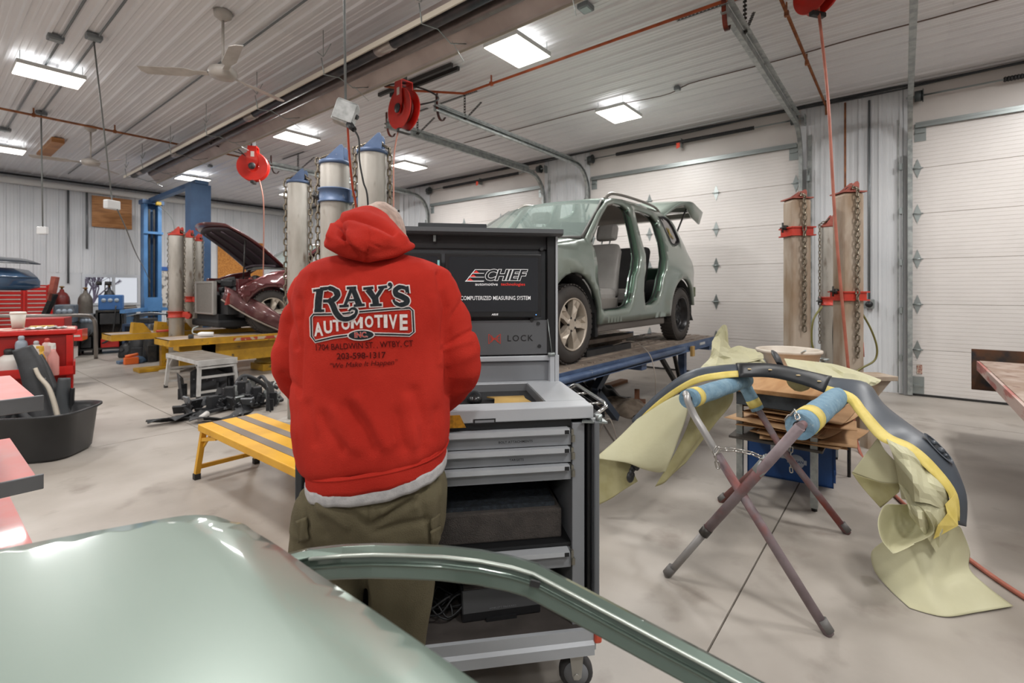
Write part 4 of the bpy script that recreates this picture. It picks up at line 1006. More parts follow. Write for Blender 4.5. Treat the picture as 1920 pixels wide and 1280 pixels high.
# far side: doors still hung (lower parts), interior
put_panel(car, org, 'far_door', mat('door_card', '#4b4743', .8), [(.5, .42), (1.3, .42), (1.42, .95), (1.42, 1.0), (.45, 1.0)], [], flip=True, thick=.06, yoff=.03)
put_panel(car, org, 'far_door', MATS['door_card'], [(1.5, .46), (1.85, .46), (2.1, .95), (2.12, 1.0), (1.55, 1.0)], [], flip=True, thick=.06, yoff=.03)
MB().box(org.x+.28, org.x+.62, org.y+.18, org.y+1.62, org.z+.75, org.z+1.08, .05).build('dashboard', mat('dash', '#54504c', .7), car)
MB().tube([(org.x+.72+.05*sin(a), org.y+.50+.17*cos(a), org.z+.98+.17*sin(a)) for a in [2*pi*k/20 for k in range(20)]], .014, 8, closed=True).build('steering_wheel', black, car)
def seat(x, y, zb=.50):
    m = MB(); m.M = T(org.x+x, org.y+y, org.z+zb)
    b = bmesh.new(); bmesh.ops.create_cube(b, size=1)
    m.box(-.28, .25, -.25, .25, 0, .16, .06)
    cushion = m.build('seat_cushion', seat_m, car, bev=0)
    m = MB(); m.M = T(org.x+x+.26, org.y+y, org.z+zb+.08) @ R(.30, 'Y')
    rings = []
    for k in range(9):
        u = k/8; hz = u*.60; wy = .24-.03*u-.04*(u > .9); dx = .075-.02*u; cx_ = -.02*sin(u*pi)
        rings.append([(cx_+dx*(abs(cos(a))**.6)*(1 if cos(a) > 0 else -1), wy*(abs(sin(a))**.6)*(1 if sin(a) > 0 else -1), hz) for a in [2*pi*i/20 for i in range(20)]])
    m.loft(rings); back = m.build('backrest', seat_m, car)
    m = MB(); m.M = T(org.x+x+.26, org.y+y, org.z+zb+.08) @ R(.30, 'Y')
    m.box(-.05, .05, -.13, .13, .66, .86, .045); m.build('headrest', seat_m, car)
    m = MB(); m.M = T(org.x+x+.26, org.y+y, org.z+zb+.08) @ R(.30, 'Y')
    m.cyl((0, -.05, .58), (0, -.05, .68), .008, 6).cyl((0, .05, .58), (0, .05, .68), .008, 6).build('headrest_posts', zinc, car)
    m = MB(); m.M = T(org.x+x, org.y+y, org.z+zb); m.box(-.22, .22, -.27, -.24, -.12, .06, .01).box(-.2, .2, -.2, .2, -.16, 0).build('seat_base', mat('seat_plastic', '#8b8680', .6), car)
seat(1.02, .47); seat(1.02, 1.33)
m = MB(); m.box(org.x+1.72, org.x+2.1, org.y+.25, org.y+1.55, org.z+.48, org.z+.66, .05); m.build('rear_cushion', seat_m, car)
m = MB(); m.M = T(org.x+2.08, org.y+.9, org.z+.6) @ R(.35, 'Y'); m.box(-.07, .07, -.62, .62, 0, .62, .05).build('rear_backrest', mat('dark_seat_back', '#2f2d2e', .7), car)
MB().tube([(org.x+1.5, org.y+.35, org.z+1.0), (org.x+1.55, org.y+.4, org.z+.8), (org.x+1.45, org.y+.5, org.z+.6)], .02, 6).build('seat_belt', black, car)
# stuff lying on the rack in front of the green car: spare beams
t = thing('steel_channel', 'black steel channel lying on the blue rack behind the front wheel', 'steel beam', (4.6, 2.6, ZR))
MB().box(4.0, 4.95, 2.32, 2.40, ZR+.004, ZR+.07).build('beam', black, t)
t = thing('steel_plate', 'weathered grey steel arm lying across the rack under the green car', 'steel beam', (4.8, 2.9, ZR))
MB().box(4.1, 5.3, 2.55, 2.75, ZR+.075, ZR+.12).prism([(5.3, 2.55), (5.6, 2.6), (5.45, 2.75), (5.3, 2.75)], ZR+.075, ZR+.12).box(4.2, 4.3, 2.5, 2.85, ZR+.004, ZR+.075).box(5.1, 5.2, 2.5, 2.85, ZR+.004, ZR+.075).build('arm', deck_m, t)

# maroon car on the second rack
maroon = mat('maroon', '#5b2227', .3, .35, coat=.9, var='#54201f', scale=2)
org_g = org; org = Vector((3.95, 8.5, Z2)); car2 = thing('maroon_car', 'maroon car with open bonnet and torn-off front end on the yellow rack', 'car', org)
_save = body_outer
def body_outer(front=-.35): 
    P = _save(-.35); return [p for p in P if not (p[0] < -.30 and p[1] < .32)]
def outer2():
    base = _save()
    out = [(-.44, .55), (-.55, .72), (-.50, .80), (-.30, .93)]+[p for p in base[5:23]]+[(3.12, .44)]+arc(WB, .35, .44, 12, 182, 16)+[(2.1, .33), (1.3, .32), (.55, .32)]+arc(0, .35, .46, -4, 155, 16)
    return out
def body_outer(front=0): return outer2()
_h = car_shell(car2, org, maroon)
put_panel(car2, org, 'front_door', maroon, [(p[0], p[1]) for p in FD if p[1] < 1.12]+[], [], thick=.03, yoff=-.004)
put_panel(car2, org, 'rear_door', maroon, [(p[0], p[1]) for p in RD if p[1] < 1.06], [], thick=.03, yoff=-.004)
put_panel(car2, org, 'quarter_window', glassd, QW, [], thick=.004, yoff=.012)
wheel(car2, (org.x, org.y+.13, org.z+.37), .37, .24, 'alloy'); wheel(car2, (org.x, org.y+1.67, org.z+.37), .37, .24, 'alloy', 1)
wheel(car2, (org.x+WB, org.y+.13, org.z+.37), .37, .24, 'alloy'); wheel(car2, (org.x+WB, org.y+1.67, org.z+.37), .37, .24, 'alloy', 1)
for cx_ in (0, WB):
    for y0, y1 in ((.05, .42), (1.38, 1.75)):
        m = MB()
        P = arc(cx_, .35, .45, -8, 188, 18)
        m.add([(org.x+a, org.y+y0, org.z+b) for a, b in P]+[(org.x+a, org.y+y1, org.z+b) for a, b in P], [(i, i+1, 19+i+1, 19+i) for i in range(18)], True)
        yy = y1 if y0 < 1 else y0; m.add([(org.x+a, org.y+yy, org.z+b) for a, b in P], [tuple(range(19))])
        m.build('wheel_well', arch_b, car2, solid=.006)
MB().box(org.x-.7, org.x+3.0, org.y+.42, org.y+1.38, org.z+.24, org.z+.34).build('underbody', arch_b, car2)
# open bonnet: hinged at the windscreen, tips up and forward
def bon(u, v):
    # u 0 hinge -> 1 front edge ; v across
    L = 1.38; a = radians(33); w = v*2-1
    x = .30-u*L*cos(a); z = 1.10+u*L*sin(a)+.10*sin(u*pi)*.6
    hw = .80-.16*u**3; x += .16*u*(w*w)-.10*(1-u)*(1-w*w)+.04
    return (org.x+x, org.y+.9+w*hw, org.z+z+.05*(1-w*w))
MB().sheet(bon, 14, 14).build('bonnet', maroon, car2, solid=.012)
m = MB(); under = mat('bonnet_liner', '#34282f', .7, var='#2a2226', scale=5)
m.sheet(lambda u, v: tuple(Vector(bon(.08+.84*u, .06+.88*v))+Vector((.012, 0, -.035))), 12, 12).build('bonnet_liner', under, car2, solid=.01)
m = MB()
for v in (.25, .5, .75): 
    P = [Vector(bon(.15+.7*k/8, v))+Vector((.015, 0, -.055)) for k in range(9)]; m.tube(P, .028, 6, flat=.5)
m.tube([Vector(bon(.12, .1+.8*k/8))+Vector((.015, 0, -.055)) for k in range(9)], .03, 6).build('bonnet_ribs', mat('liner_rib', '#463840', .6), car2)
a = Vector(bon(.62, .1)); MB().cyl((org.x-.35, org.y+.32, org.z+.88), a+Vector((0, 0, -.03)), .012, 6).build('prop_rod', darkmetal, car2)
# radiator and engine bay
rad = MB(); x_r = org.x-.72
rad.box(x_r-.02, x_r+.02, org.y+.55, org.y+1.30, org.z+.36, org.z+.86); rad.build('radiator_core', mat('radiator', '#86827c', .6, .3, var='#6f6b66', scale=60, stretch=(1, 1, 6)), car2)
MB().box(x_r-.035, x_r+.035, org.y+.51, org.y+.56, org.z+.34, org.z+.88, .01).box(x_r-.035, x_r+.035, org.y+1.29, org.y+1.34, org.z+.34, org.z+.88, .01).box(x_r-.03, x_r+.03, org.y+.51, org.y+1.34, org.z+.86, org.z+.90, .008).box(x_r-.03, x_r+.03, org.y+.51, org.y+1.34, org.z+.33, org.z+.36, .008).build('radiator_frame', mat('alu', '#aaa7a2', .4, .6), car2)
rnd = random.Random(3); parts = [('#2b2b2d', black), ('#b8b4ac', mat('alu_dirty', '#a7a299', .5, .4)), ('x', mat('engine_grey', '#5a5a5c', .5, .3)), ('y', darkmetal)]
for k in range(34):
    x = org.x-.62+rnd.random()*.75; y = org.y+.22+rnd.random()*1.35; z = org.z+.62+rnd.random()*.30
    s1 = rnd.uniform(.04, .13); m = MB(); m.M = T(x, y, z) @ R(rnd.random()*3) @ R(rnd.uniform(-.3, .3), 'X')
    mm = parts[rnd.choice((0, 0, 1, 2, 2, 3))][1]
    if k % 3 == 0: m.cyl((0, 0, -s1*.6), (0, 0, s1*.7), s1*.55, 12)
    elif k % 3 == 1: m.box(-s1, s1, -s1*.7, s1*.7, -s1*.5, s1*.6, .012)
    else: m.tube(spline([(-s1*1.4, 0, 0), (-s1*.3, s1*.5, s1*.8), (s1*.5, -s1*.3, s1*.5), (s1*1.3, 0, -s1*.2)], 5), s1*.22, 7)
    m.build('engine_part', mm, car2)
MB().box(org.x-.62, org.x+.2, org.y+.25, org.y+1.55, org.z+.34, org.z+.66).build('engine_block', mat('engine_dark', '#262526', .7), car2)
MB().box(org.x-.50, org.x+.2, org.y+.14, org.y+.24, org.z+.62, org.z+.93, .01).box(org.x-.45, org.x+.2, org.y+1.56, org.y+1.68, org.z+.62, org.z+.97, .01).box(org.x-.30, org.x-.2, org.y+.2, org.y+.35, org.z+.88, org.z+.91, .005).build('inner_wing', maroon, car2)
MB().cyl((org.x-.18, org.y+.42, org.z+.93), (org.x-.18, org.y+.42, org.z+.96), .035, 12).box(org.x-.1, org.x, org.y+.45, org.y+.6, org.z+.92, org.z+.96, .01).build('filler_cap', redc, car2)
# hanging bumper skin: a twisted maroon strip from the wing down to the rack
def bump(u, v):
    p = Vector((-.66, .34, .70)).lerp(Vector((.28, -.10, .05)), u); p.x += -.04*sin(u*pi); p.y += -.16*sin(u*pi); wv = (.20+.10*sin(u*pi))*(v-.5)
    p.z += wv*(1.1-.5*u)+.02*sin(u*9)*0; p.x += wv*(.25+.45*u); p.y -= .05*sin(v*pi)
    return tuple(org+p)
MB().sheet(bump, 20, 8).build('hanging_bumper', mat('maroon_scuffed', '#4f2627', .4, .3, coat=.5, var='#6b4a46', scale=7, lo=.5, hi=.7), car2, solid=.012)
MB().tube([Vector(bump(k/20, 0))+Vector((0, -.006, 0)) for k in range(21)], .014, 6).build('bumper_lip', mat('lip_grey', '#8d8277', .5), car2)
MB().prism([(-.66, .50), (-.54, .52), (-.53, .66), (-.62, .70)], .22, .28, 'Y').build('broken_support', mat('dull_red', '#8c2a22', .5), car2, world=False)
MB().box(org.x-.75, org.x+.25, org.y+.3, org.y+1.5, org.z+.12, org.z+.24, .03).build('undertray', arch_b, car2)
org = org_g
# blue car on the far lift at the left edge
q = atd(8, 520, 9.0); bluec = mat('car_blue', '#2f5273', .35, .3, coat=.8, var='#294a69', scale=2)
t = thing('blue_car', 'blue car front end with raised bonnet, cut off by the left edge', 'car', (q.x, q.y, 0))
m = MB(); m.M = Matrix.Translation((q.x, q.y, 0)) @ R(CR)
rings = []
prof = [(-1.6, 1.42, 1.90), (-1.0, 1.42, 1.88), (-.5, 1.42, 1.87), (-.16, 1.42, 1.85), (-.15, 1.42, 1.85), (-.03, 1.42, 1.76), (.03, 1.46, 1.70), (.04, 1.50, 1.68)]
for x, z0, z1 in prof:
    rings.append([(x-.15*abs(v)**2, v*.8, z0+(z1-z0)*w) for v, w in ((-1, .1), (-1, .6), (-.9, .95), (-.4, 1), (.4, 1), (.9, .95), (1, .6), (1, .1), (.6, 0), (-.6, 0))])
m.loft(rings); m.build('front_body', bluec, t)
m = MB(); m.M = Matrix.Translation((q.x, q.y, 0)) @ R(CR); m.sheet(lambda u, v: (-1.3+1.25*u, -.75+1.5*v, 1.98+.13*(1-(2*u-1.1)**2)-.05*u), 8, 6).build('bonnet', mat('car_blue_dark', '#20262e', .35, coat=.6), t, solid=.02)
m = MB(); m.M = Matrix.Translation((q.x, q.y, 0)) @ R(CR); m.cyl((-.5, -.84, 1.35), (-.5, -.60, 1.35), .33, 24).build('front_tire', tire_m, t)
m = MB(); m.M = Matrix.Translation((q.x, q.y, 0)) @ R(CR); m.box(-1.5, -.9, -.4, .4, 0, 1.44).build('lift_column', darkmetal, t)
m = MB(); m.M = Matrix.Translation((q.x, q.y, 0)) @ R(CR); m.lathe([(.001, .0), (.035, .0), (.03, .01), (.001, .012)], 12, (-.14, -.77, 1.70), 'Y').build('reflection_dot', mat('reflection_white', '#e8e8e8', .2), t)  # white disc painted as a reflection on the blue bodywork
m = MB(); m.M = Matrix.Translation((q.x, q.y, 0)) @ R(CR); m.box(-.8, .22, -.62, -.58, 1.90, 1.925).box(-.8, .0, -.62, -.58, 1.80, 1.815).build('wood_strip', reddull, t)
# ------------------------------------------------------------ measuring system cart
VF = Matrix(((CYV, CXV, 0, 0), (-CXV, CYV, 0, 0), (0, 0, 1, 0), (0, 0, 0, 1)))   # (right, depth, up) -> room
CB = VF @ T(-.686, 1.565, 0) @ R(radians(9))
grey_l = mat('cart_grey', '#b9bdc1', .4, .05, var='#b1b5ba', scale=3); grey_m = mat('cart_grey_mid', '#888b8f', .42, .05, var='#808387', scale=3)
grey_d = mat('cart_dark', '#3f4144', .5, .1, var='#37393c', scale=5); grey_k = mat('cart_black', '#17181a', .55)
powder = mat('powder_grey', '#55575a', .55, .05, bump=.15, bscale=300)
cart = thing('tool_cart', 'tall grey rolling measuring-system cart with screens, open drawers and raised dark lid', 'tool cart', (CB @ Vector((.5, .28, 0))), radians(9)+radians(38.8-90))
def cb(): m = MB(); m.M = CB; return m
W = .99
cb().box(.03, .065, 0, .52, .25, .955).box(.905, .945, .0, .52, .25, .955).build('side_panel', grey_m, cart)
cb().box(.03, .945, .50, .52, .25, .955).build('back_panel', grey_k, cart)
cb().box(.065, .905, .01, .50, .795, .80).box(.065, .905, .35, .50, .25, .79).build('inner_panel', grey_k, cart)
cb().box(.905, .95, -.012, .02, .25, .955, .003).build('front_frame', grey_m, cart)
cb().box(.03, .062, -.012, .02, .25, .955, .003).build('front_frame', grey_m, cart)
# open folded doors at both sides
cb().box(.958, .972, -.02, .50, .26, .965, .004).build('door', grey_k, cart); cb().box(.974, .994, -.045, -.02, .26, .965, .005).box(.974, .988, -.02, .48, .26, .965).build('door_edge', mat('door_edge_grey', '#6c7074', .4, .2), cart)
cb().box(.0, .022, -.045, .48, .26, .975, .004).build('door', grey_d, cart)
# worktop with recess
top = cb(); zt = 1.015
top.box(0, .98, -.02, .07, .970, zt, .004).box(0, .98, .43, .56, .955, zt, .004).box(0, .12, .07, .43, .970, zt).box(.83, .98, .07, .43, .970, zt).build('worktop', grey_l, cart)
cb().box(.12, .83, .07, .43, .972, .982).build('recess_mat', mat('foam_mat', '#2a2b2d', .9, bump=.3, bscale=200), cart)
cb().box(.12, .125, .07, .43, .982, 1.012).box(.825, .83, .07, .43, .982, 1.012).box(.12, .83, .425, .43, .982, 1.012).build('recess_wall', mat('recess_grey', '#8c8f92', .3, .4), cart)
cb().box(.065, .905, .0, .03, .942, .970).build('top_rail', grey_k, cart)
q = cb().prism([(.935, -.03), (1.02, -.05), (1.02, -.0), (.955, .03)], .958, .964, 'Z').cyl((.995, -.03, .96), (.995, -.03, .985), .012, 10); q.build('corner_bracket', zinc, cart)
cb().box(.56, .635, -.0225, -.0202, .968, .984).build('nameplate', grey_k, cart)
cb().box(.565, .63, -.0235, -.0225, .972, .980).build('nameplate_inner', grey_m, cart)
cb().prism([(.46, .958), (.535, .958), (.515, 1.0), (.46, 1.0)], -.0235, -.0205, 'Y').build('warning_sticker', mat('sticker_yellow', '#c98f1c', .5, var='#9d6d12', scale=80), cart)
# side handle tray
cb().tube([(1.0, .05, .955), (1.055, .06, .99), (1.06, .10, .995), (1.06, .44, .995), (1.055, .48, .99), (1.0, .49, .955)], .008, 8).tube([(.985, .12, .985), (1.06, .12, .99)], .006, 6).tube([(.985, .30, .985), (1.06, .30, .99)], .006, 6).build('side_handle', mat('chrome', '#c5c5c5', .15, .9), cart)
cb().box(.99, 1.05, .06, .48, .95, .955).box(1.047, 1.05, .06, .48, .95, .975).build('side_tray', grey_k, cart)
# drawers
def drawer(z0, z1, label=None, name='drawer', x0=.075, txt=None):
    x1 = .90
    m = cb(); m.prism([(-.035, z1), (-.035, z1-.016), (-.020, z1-.024), (0.005, z1-.024), (.005, z1)], x0, x1-.01, 'X'); 
    d = cb().box(x0, x1, -.012, .30, z0, z1-.022).box(x0, x1, .0, .30, z1-.022, z1-.004).build(name, grey_m, cart)
    m.build('drawer_lip', grey_l, d)
    cb().box(x1-.028, x1-.012, -.0365, -.0345, z1-.016, z1-.003).build('lip_latch', grey_k, d)
    cb().box(x1, x1+.008, -.02, .1, z0+.01, z1-.005).box(x1+.002, x1+.012, -.025, -.01, z0+.012, z0+.034).build('slide_rail', mat('slide', '#8d8a80', .3, .7), d)
    if txt:
        mm = MB(); put_text(mm, txt[0], txt[1], CB @ T(txt[2], -.0135, (z0+z1-.022)/2) @ R(pi/2, 'X'), bold=.0001, xs=1.05, spacing=1.08)
        mm.build('lettering', mat('ink', '#17181a', .6), d, fix=False)
drawer(.880, .940, txt=('BOLT ATTACHMENTS', .0108, .705)); drawer(.820, .876, txt=('TARGETS', .0108, .708)); drawer(.760, .815)
drawer(.455, .520)
cb().box(.065, .905, .0, .49, .525, .535).build('shelf', grey_k, cart)
foam = cb().box(.08, .88, .035, .38, .536, .640, .006); foam.build('foam_block', mat('foam_dark', '#4d4743', .95, var='#433e3b', scale=30, bump=.6, bscale=260, var2='#8b857e', v2scale=140, v2lo=.72, v2hi=.76), cart)
cb().box(.10, .86, .06, .36, .640, .655).build('foam_insert', mat('foam_blue', '#2d3238', .95, bump=.7, bscale=200, var='#3c434b', scale=60), cart)
# base
cb().box(.02, .985, -.03, .54, .243, .252).build('base_shelf', mat('shelf_mat', '#4b4542', .7, var='#3f3a37', scale=8), cart)
cb().prism([(-.045, .252), (-.045, .215), (-.055, .205), (-.055, .170), (-.03, .170), (-.03, .252)], .0, .972, 'X').box(.0, .985, .5, .54, .17, .25).box(0, .03, -.03, .52, .17, .25).box(.955, .985, -.03, .52, .17, .25).build('base_rail', grey_l, cart)
cb().box(.972, 1.0, -.055, -.01, .205, .245, .008).build('corner_bumper', mat('orange_rubber', '#d5583f', .4, var='#b84531', scale=20), cart)
for x, y in ((.93, 0.03), (.07, .03), (.93, .47), (.07, .47)):
    c = cb(); c.M = CB @ T(x, y, 0) @ R(radians(-12))
    w = c.lathe([(.035, -.016), (.052, -.018), (.060, -.010), (.060, .010), (.052, .018), (.035, .016)], 28, (0, 0, .060), 'Y').build('caster_wheel', mat('caster_rubber', '#3c3b3c', .6), cart)
    c = cb(); c.M = CB @ T(x, y, 0) @ R(radians(-12)); c.lathe([(.001, -.02), (.042, -.02), (.045, -.012), (.045, .012), (.042, .02), (.001, .02)], 24, (0, 0, .060), 'Y').build('wheel_disc', mat('caster_grey', '#7d7f83', .4), w)
    c = cb(); c.M = CB @ T(x, y, 0) @ R(radians(-12))
    for s in (-1, 1): c.prism([(-.028, .170), (.028, .170), (.018, .055), (.008, .045), (-.008, .045), (-.014, .06)], s*.026-.003, s*.026+.003, 'Y')
    c.cyl((0, -.034, .060), (0, .034, .060), .009, 8).box(-.035, .035, -.03, .03, .160, .172).build('caster_fork', mat('fork_white', '#b9b7b0', .35, .4), cart)
# riser with hood
cb().box(.05, .95, .495, .53, 1.015, 1.66).build('riser_back', powder, cart)
cb().box(.925, .962, .455, .53, 1.13, 1.66, .004).build('riser_post', grey_k, cart); cb().box(.9625, .972, .45, .53, 1.12, 1.67).box(.935, .955, .44, .53, 1.015, 1.135).box(.957, .975, .44, .53, 1.015, 1.13).build('riser_edge', grey_l, cart)
cb().box(.06, .925, .46, .495, 1.135, 1.285).build('logo_panel', mat('logo_grey', '#606265', .5, .15), cart)
cb().box(.06, .94, .455, .50, 1.105, 1.128, .004).build('light_bar', grey_l, cart)
cb().box(.06, .935, .475, .495, 1.016, 1.10).build('lower_panel', grey_m, cart)
lid = cb().prism([(.40, 1.664), (.40, 1.682), (.62, 1.695), (.62, 1.655), (.42, 1.655)], .04, .985, 'X').build('lid', mat('lid_grey', '#5a5d60', .5, .05), cart)
cb().box(.06, .96, .48, .494, 1.60, 1.655).build('lid_shadow_panel', mat('lid_shadow', '#303032', .6), cart)  # dark strip, the shade under the lid put into its colour
cb().box(.36, .66, .50, .60, 1.69, 1.712, .003).build('top_box', grey_d, cart)
cb().box(.425, .437, .455, .47, 1.625, 1.655, .003).build('catch', zinc, cart)
for x, z in ((.90, 1.60), (.885, 1.27), (.855, 1.285), (.89, 1.17)): cb().cyl((x, .455, z), (x, .497, z), .008, 12).build('bolt', black, cart)
# monitors
scr = mat('screen', '#151619', .25, emit='#222327', estr=.45)
def monitor(x0, x1):
    mo = cb().box(x0, x1, .435, .46, 1.300, 1.575, .004).build('monitor', mat('bezel', '#1b1b1d', .35), cart)
    cb().box(x0+.017, x1-.017, .4335, .4352, 1.325, 1.560).build('screen', scr, mo)
    return mo
mo = monitor(.475, .895); monitor(.045, .46)
cb().box(.443, .452, .4325, .4334, 1.52, 1.545).build('screen_icon', mat('icon_cyan', '#7fb0b0', .4, emit='#7fb0b0', estr=.4), cart)
M2 = lambda x, z, y=.4325: CB @ T(x, y, z) @ R(pi/2, 'X')
whiteink = mat('white_ink', '#d8d8d8', .5, emit='#d8d8d8', estr=.35); redink = mat('red_ink', '#d8281c', .5, emit='#d8281c', estr=.35); blackink = mat('black_ink', '#141416', .6); screenblk = mat('screen_black', '#151619', .3, emit='#1c1d20', estr=.4)
m = MB(); put_text(m, 'CHIEF', .063, M2(.728, 1.481), bold=.0040, xs=1.07, shear=.32, spacing=.98); m.build('logo_outline', whiteink, mo, fix=False)
m = MB(); put_text(m, 'CHIEF', .063, M2(.728, 1.481, .4318), bold=.0016, xs=1.07, shear=.32, spacing=.98); m.build('logo_fill', screenblk, mo, fix=False)
m = MB(); m.M = M2(0, 0)
def quad(x0, z0, x1, z1, x2, z2, x3, z3): m.add([(x0, z0, 0), (x1, z1, 0), (x2, z2, 0), (x3, z3, 0)], [(0, 1, 2, 3)])
# three speed stripes left of the C
for k in range(3):
    z = 1.456+k*.0165; x = .560+k*.013; quad(x, z, .640, z, .640+.003, z+.0025, x+.002, z+.0025)
quad(.560, 1.4545, .640, 1.4545, .640, 1.457, .560, 1.457); quad(.560, 1.4545, .564, 1.4545, .606, 1.507, .602, 1.507); quad(.602, 1.5045, .665, 1.5045, .665, 1.507, .602, 1.507)
m.build('logo_stripe', whiteink, mo, fix=False)
m = MB(); m.M = M2(0, 0, .4322)
for k in range(3): z = 1.459+k*.0165; x = .568+k*.013; m.add([(x, z, 0), (x+.026, z, 0), (x+.014, z+.010, 0)], [(0, 1, 2)])
m.build('logo_stripe', redink, mo, fix=False)
m = MB(); put_text(m, 'automotive', .0175, M2(.652, 1.443), bold=.0002, xs=1.22); put_text(m, 'COMPUTERIZED MEASURING SYSTEM', .0245, M2(.693, 1.383), bold=.0002, xs=.73, spacing=1.02); put_text(m, 'ASUS', .011, M2(.688, 1.3125), bold=.0004, xs=1.1, shear=.2); m.build('lettering', whiteink, mo, fix=False)
m = MB(); put_text(m, 'technologies', .0175, M2(.768, 1.443), bold=.0002, xs=1.20); m.build('lettering', redink, mo, fix=False)
m = MB(); m.M = M2(0, 0); m.add([(.868, 1.309, 0), (.872, 1.309, 0), (.872, 1.312, 0), (.868, 1.312, 0)], [(0, 1, 2, 3)]); m.build('power_led', mat('led', '#5aa0ff', .4, emit='#5aa0ff', estr=2), mo, fix=False)
LPM = lambda x, z: CB @ T(x, .4585, z) @ R(pi/2, 'X')
m = MB(); put_text(m, 'LASER', .038, LPM(.55, 1.205), spacing=1.25, bold=.0003); put_text(m, 'LOCK', .038, LPM(.803, 1.205), spacing=1.25, bold=.0003); m.build('lettering', blackink, cart, fix=False)
m = MB(); m.M = LPM(.690, 1.205)
a_ = .021
for (p, q_) in (((-a_-.004, a_), (a_+.004, -a_)), ((-a_-.004, -a_), (a_+.004, a_)), ((-a_-.005, a_), (-a_-.005, -a_)), ((a_+.005, a_), (a_+.005, -a_)), ((-a_, a_*.5), (a_, -a_*.6)), ((-a_, -a_*.5), (a_, a_*.6)), ((-a_, 0), (a_, 0)), ((-.012, a_*.7), (-.012, -a_*.7)), ((.012, a_*.7), (.012, -a_*.7))):
    p = Vector((*p, 0)); q_ = Vector((*q_, 0)); n_ = (q_-p).normalized().cross(Vector((0, 0, 1)))*.0011; m.add([p-n_, q_-n_, q_+n_, p+n_], [(0, 1, 2, 3)])
m.build('emblem', mat('emblem_red', '#c8402f', .6), cart, fix=False)
# wire stay
cb().tube([(.925, .45, 1.29), (.945, .445, 1.13)], .0022, 5).cyl((.925, .44, 1.135), (.955, .44, 1.135), .009, 10).build('stay_wire', zinc, cart)
# things on the cart
def on_cart(name, label, cat, x, y, z): return thing(name, label, cat, CB @ Vector((x, y, z)), radians(9)+radians(38.8-90))
t = on_cart('computer_mouse', 'black computer mouse on the dark mat of the grey cart', 'mouse', .585, .25, .983)
m = MB(); m.lathe([(.001, .040), (.014, .038), (.026, .028), (.032, .012), (.030, .0)], 24); m.v = [(x*.95, y*1.7, z) for x, y, z in m.v]; m.build('shell', mat('mouse_black', '#232426', .25), t, world=False)
t = on_cart('envelope', 'yellow padded envelope lying in the recess of the grey cart top', 'envelope', .72, .19, .983)
m = MB(); m.add([(-.07, -.05, .002), (.09, -.045, .003), (.065, .08, .012), (-.085, .075, .014), (-.06, .02, .02), (.06, .02, .014)], [(0, 1, 5, 4), (4, 5, 2, 3)], True); m.build('paper', mat('manila', '#cfae6a', .7, var='#c29d58', scale=12), t, world=False, solid=.006)
t = on_cart('keyboard', 'black keyboard on the cart top in front of the hooded man', 'keyboard', .34, .22, .983)
MB().box(-.19, .17, -.07, .07, 0, .016, .004).build('case', black, t, world=False)
ks = MB()
for i in range(13):
    for j in range(5): ks.box(-.18+i*.026, -.158+i*.026, -.06+j*.025, -.04+j*.025, .016, .021)
ks.build('keys', mat('key_grey', '#2c2c2f', .6), t, world=False, stuff=True)
t = on_cart('printer', 'small black portable printer on the bottom shelf of the cart', 'printer', .665, .17, .252)
m = MB(); m.M = R(.05); m.prism([(-.11, 0), (-.115, .035), (-.08, .095), (.12, .10), (.12, 0)], -.145, .14, 'X').build('body', mat('printer_black', '#222224', .45), t, world=False, bev=.006)
m = MB(); m.M = R(.05); m.add([(-.135, -.082, .097), (.13, -.082, .097), (.13, .11, .102), (-.135, .11, .102)], [(0, 1, 2, 3)]).build('lid', mat('dusty_lid', '#4d4642', .6, var='#2d2b2a', scale=14), t, world=False, solid=.004)
m = MB(); m.M = R(.05); m.box(-.06, .05, -.120, -.1, .0, .012).build('paper_slot', grey_k, t, world=False)
m = MB(); put_text(m, 'HEWLETT PACKARD', .009, R(.05) @ T(.0, -.1155, .043) @ R(pi/2-.2, 'X'), spacing=1.2); m.build('lettering', mat('silver_ink', '#77797c', .5), t, world=False, fix=False)
P = []
rr_ = random.Random(5)
for k in range(60):
    a = k*.42; rad_ = .05+.02*sin(k*.7); P.append(CB @ Vector((.46+rad_*cos(a)*1.2+.02*sin(k*.3), .10+.05*sin(a)*.9, .262+.025*(1+sin(k*.9))+.0006*k)))
P += [CB @ Vector((.60, .3, .27)), CB @ Vector((.60, .45, .30))]
tag(MB().tube(spline([CB @ Vector((.30, .3, .262)), CB @ Vector((.36, .15, .262))]+P, 2), .0035, 5).build('power_cable', black), 'tangled black cable on the bottom shelf beside the printer', 'cable')
# ------------------------------------------------------------ person
def remesh_obj(mb, name, m, parent, voxel, smooth_it=6, disp=None, sub=False):
    me = mb.mesh('tmp', m); o = bpy.data.objects.new('tmp', me); COL.objects.link(o)
    r = o.modifiers.new('r', 'REMESH'); r.mode = 'VOXEL'; r.voxel_size = voxel
    s = o.modifiers.new('s', 'SMOOTH'); s.iterations = smooth_it; s.factor = .5
    dg = bpy.context.evaluated_depsgraph_get(); dg.update()
    me2 = bpy.data.meshes.new_from_object(o.evaluated_get(dg)); bpy.data.objects.remove(o)
    if disp:
        ns = [v.normal.copy() for v in me2.vertices]
        for v, n in zip(me2.vertices, ns): v.co = v.co+n*disp(v.co, n)
    Mi = root_matrix(parent).inverted(); me2.transform(Mi)
    for p in me2.polygons: p.use_smooth = True
    me2.materials.clear(); me2.materials.append(m); me2.name = name
    o = bpy.data.objects.new(name, me2); COL.objects.link(o); o.parent = parent; return o
def P3(px, py, d): return atd(px, py, d)
def project(p):
    d = p.x*CXV+p.y*CYV; r = p.x*CYV-p.y*CXV; return HX+r/d*F, HY-(p.z-CH)/d*F
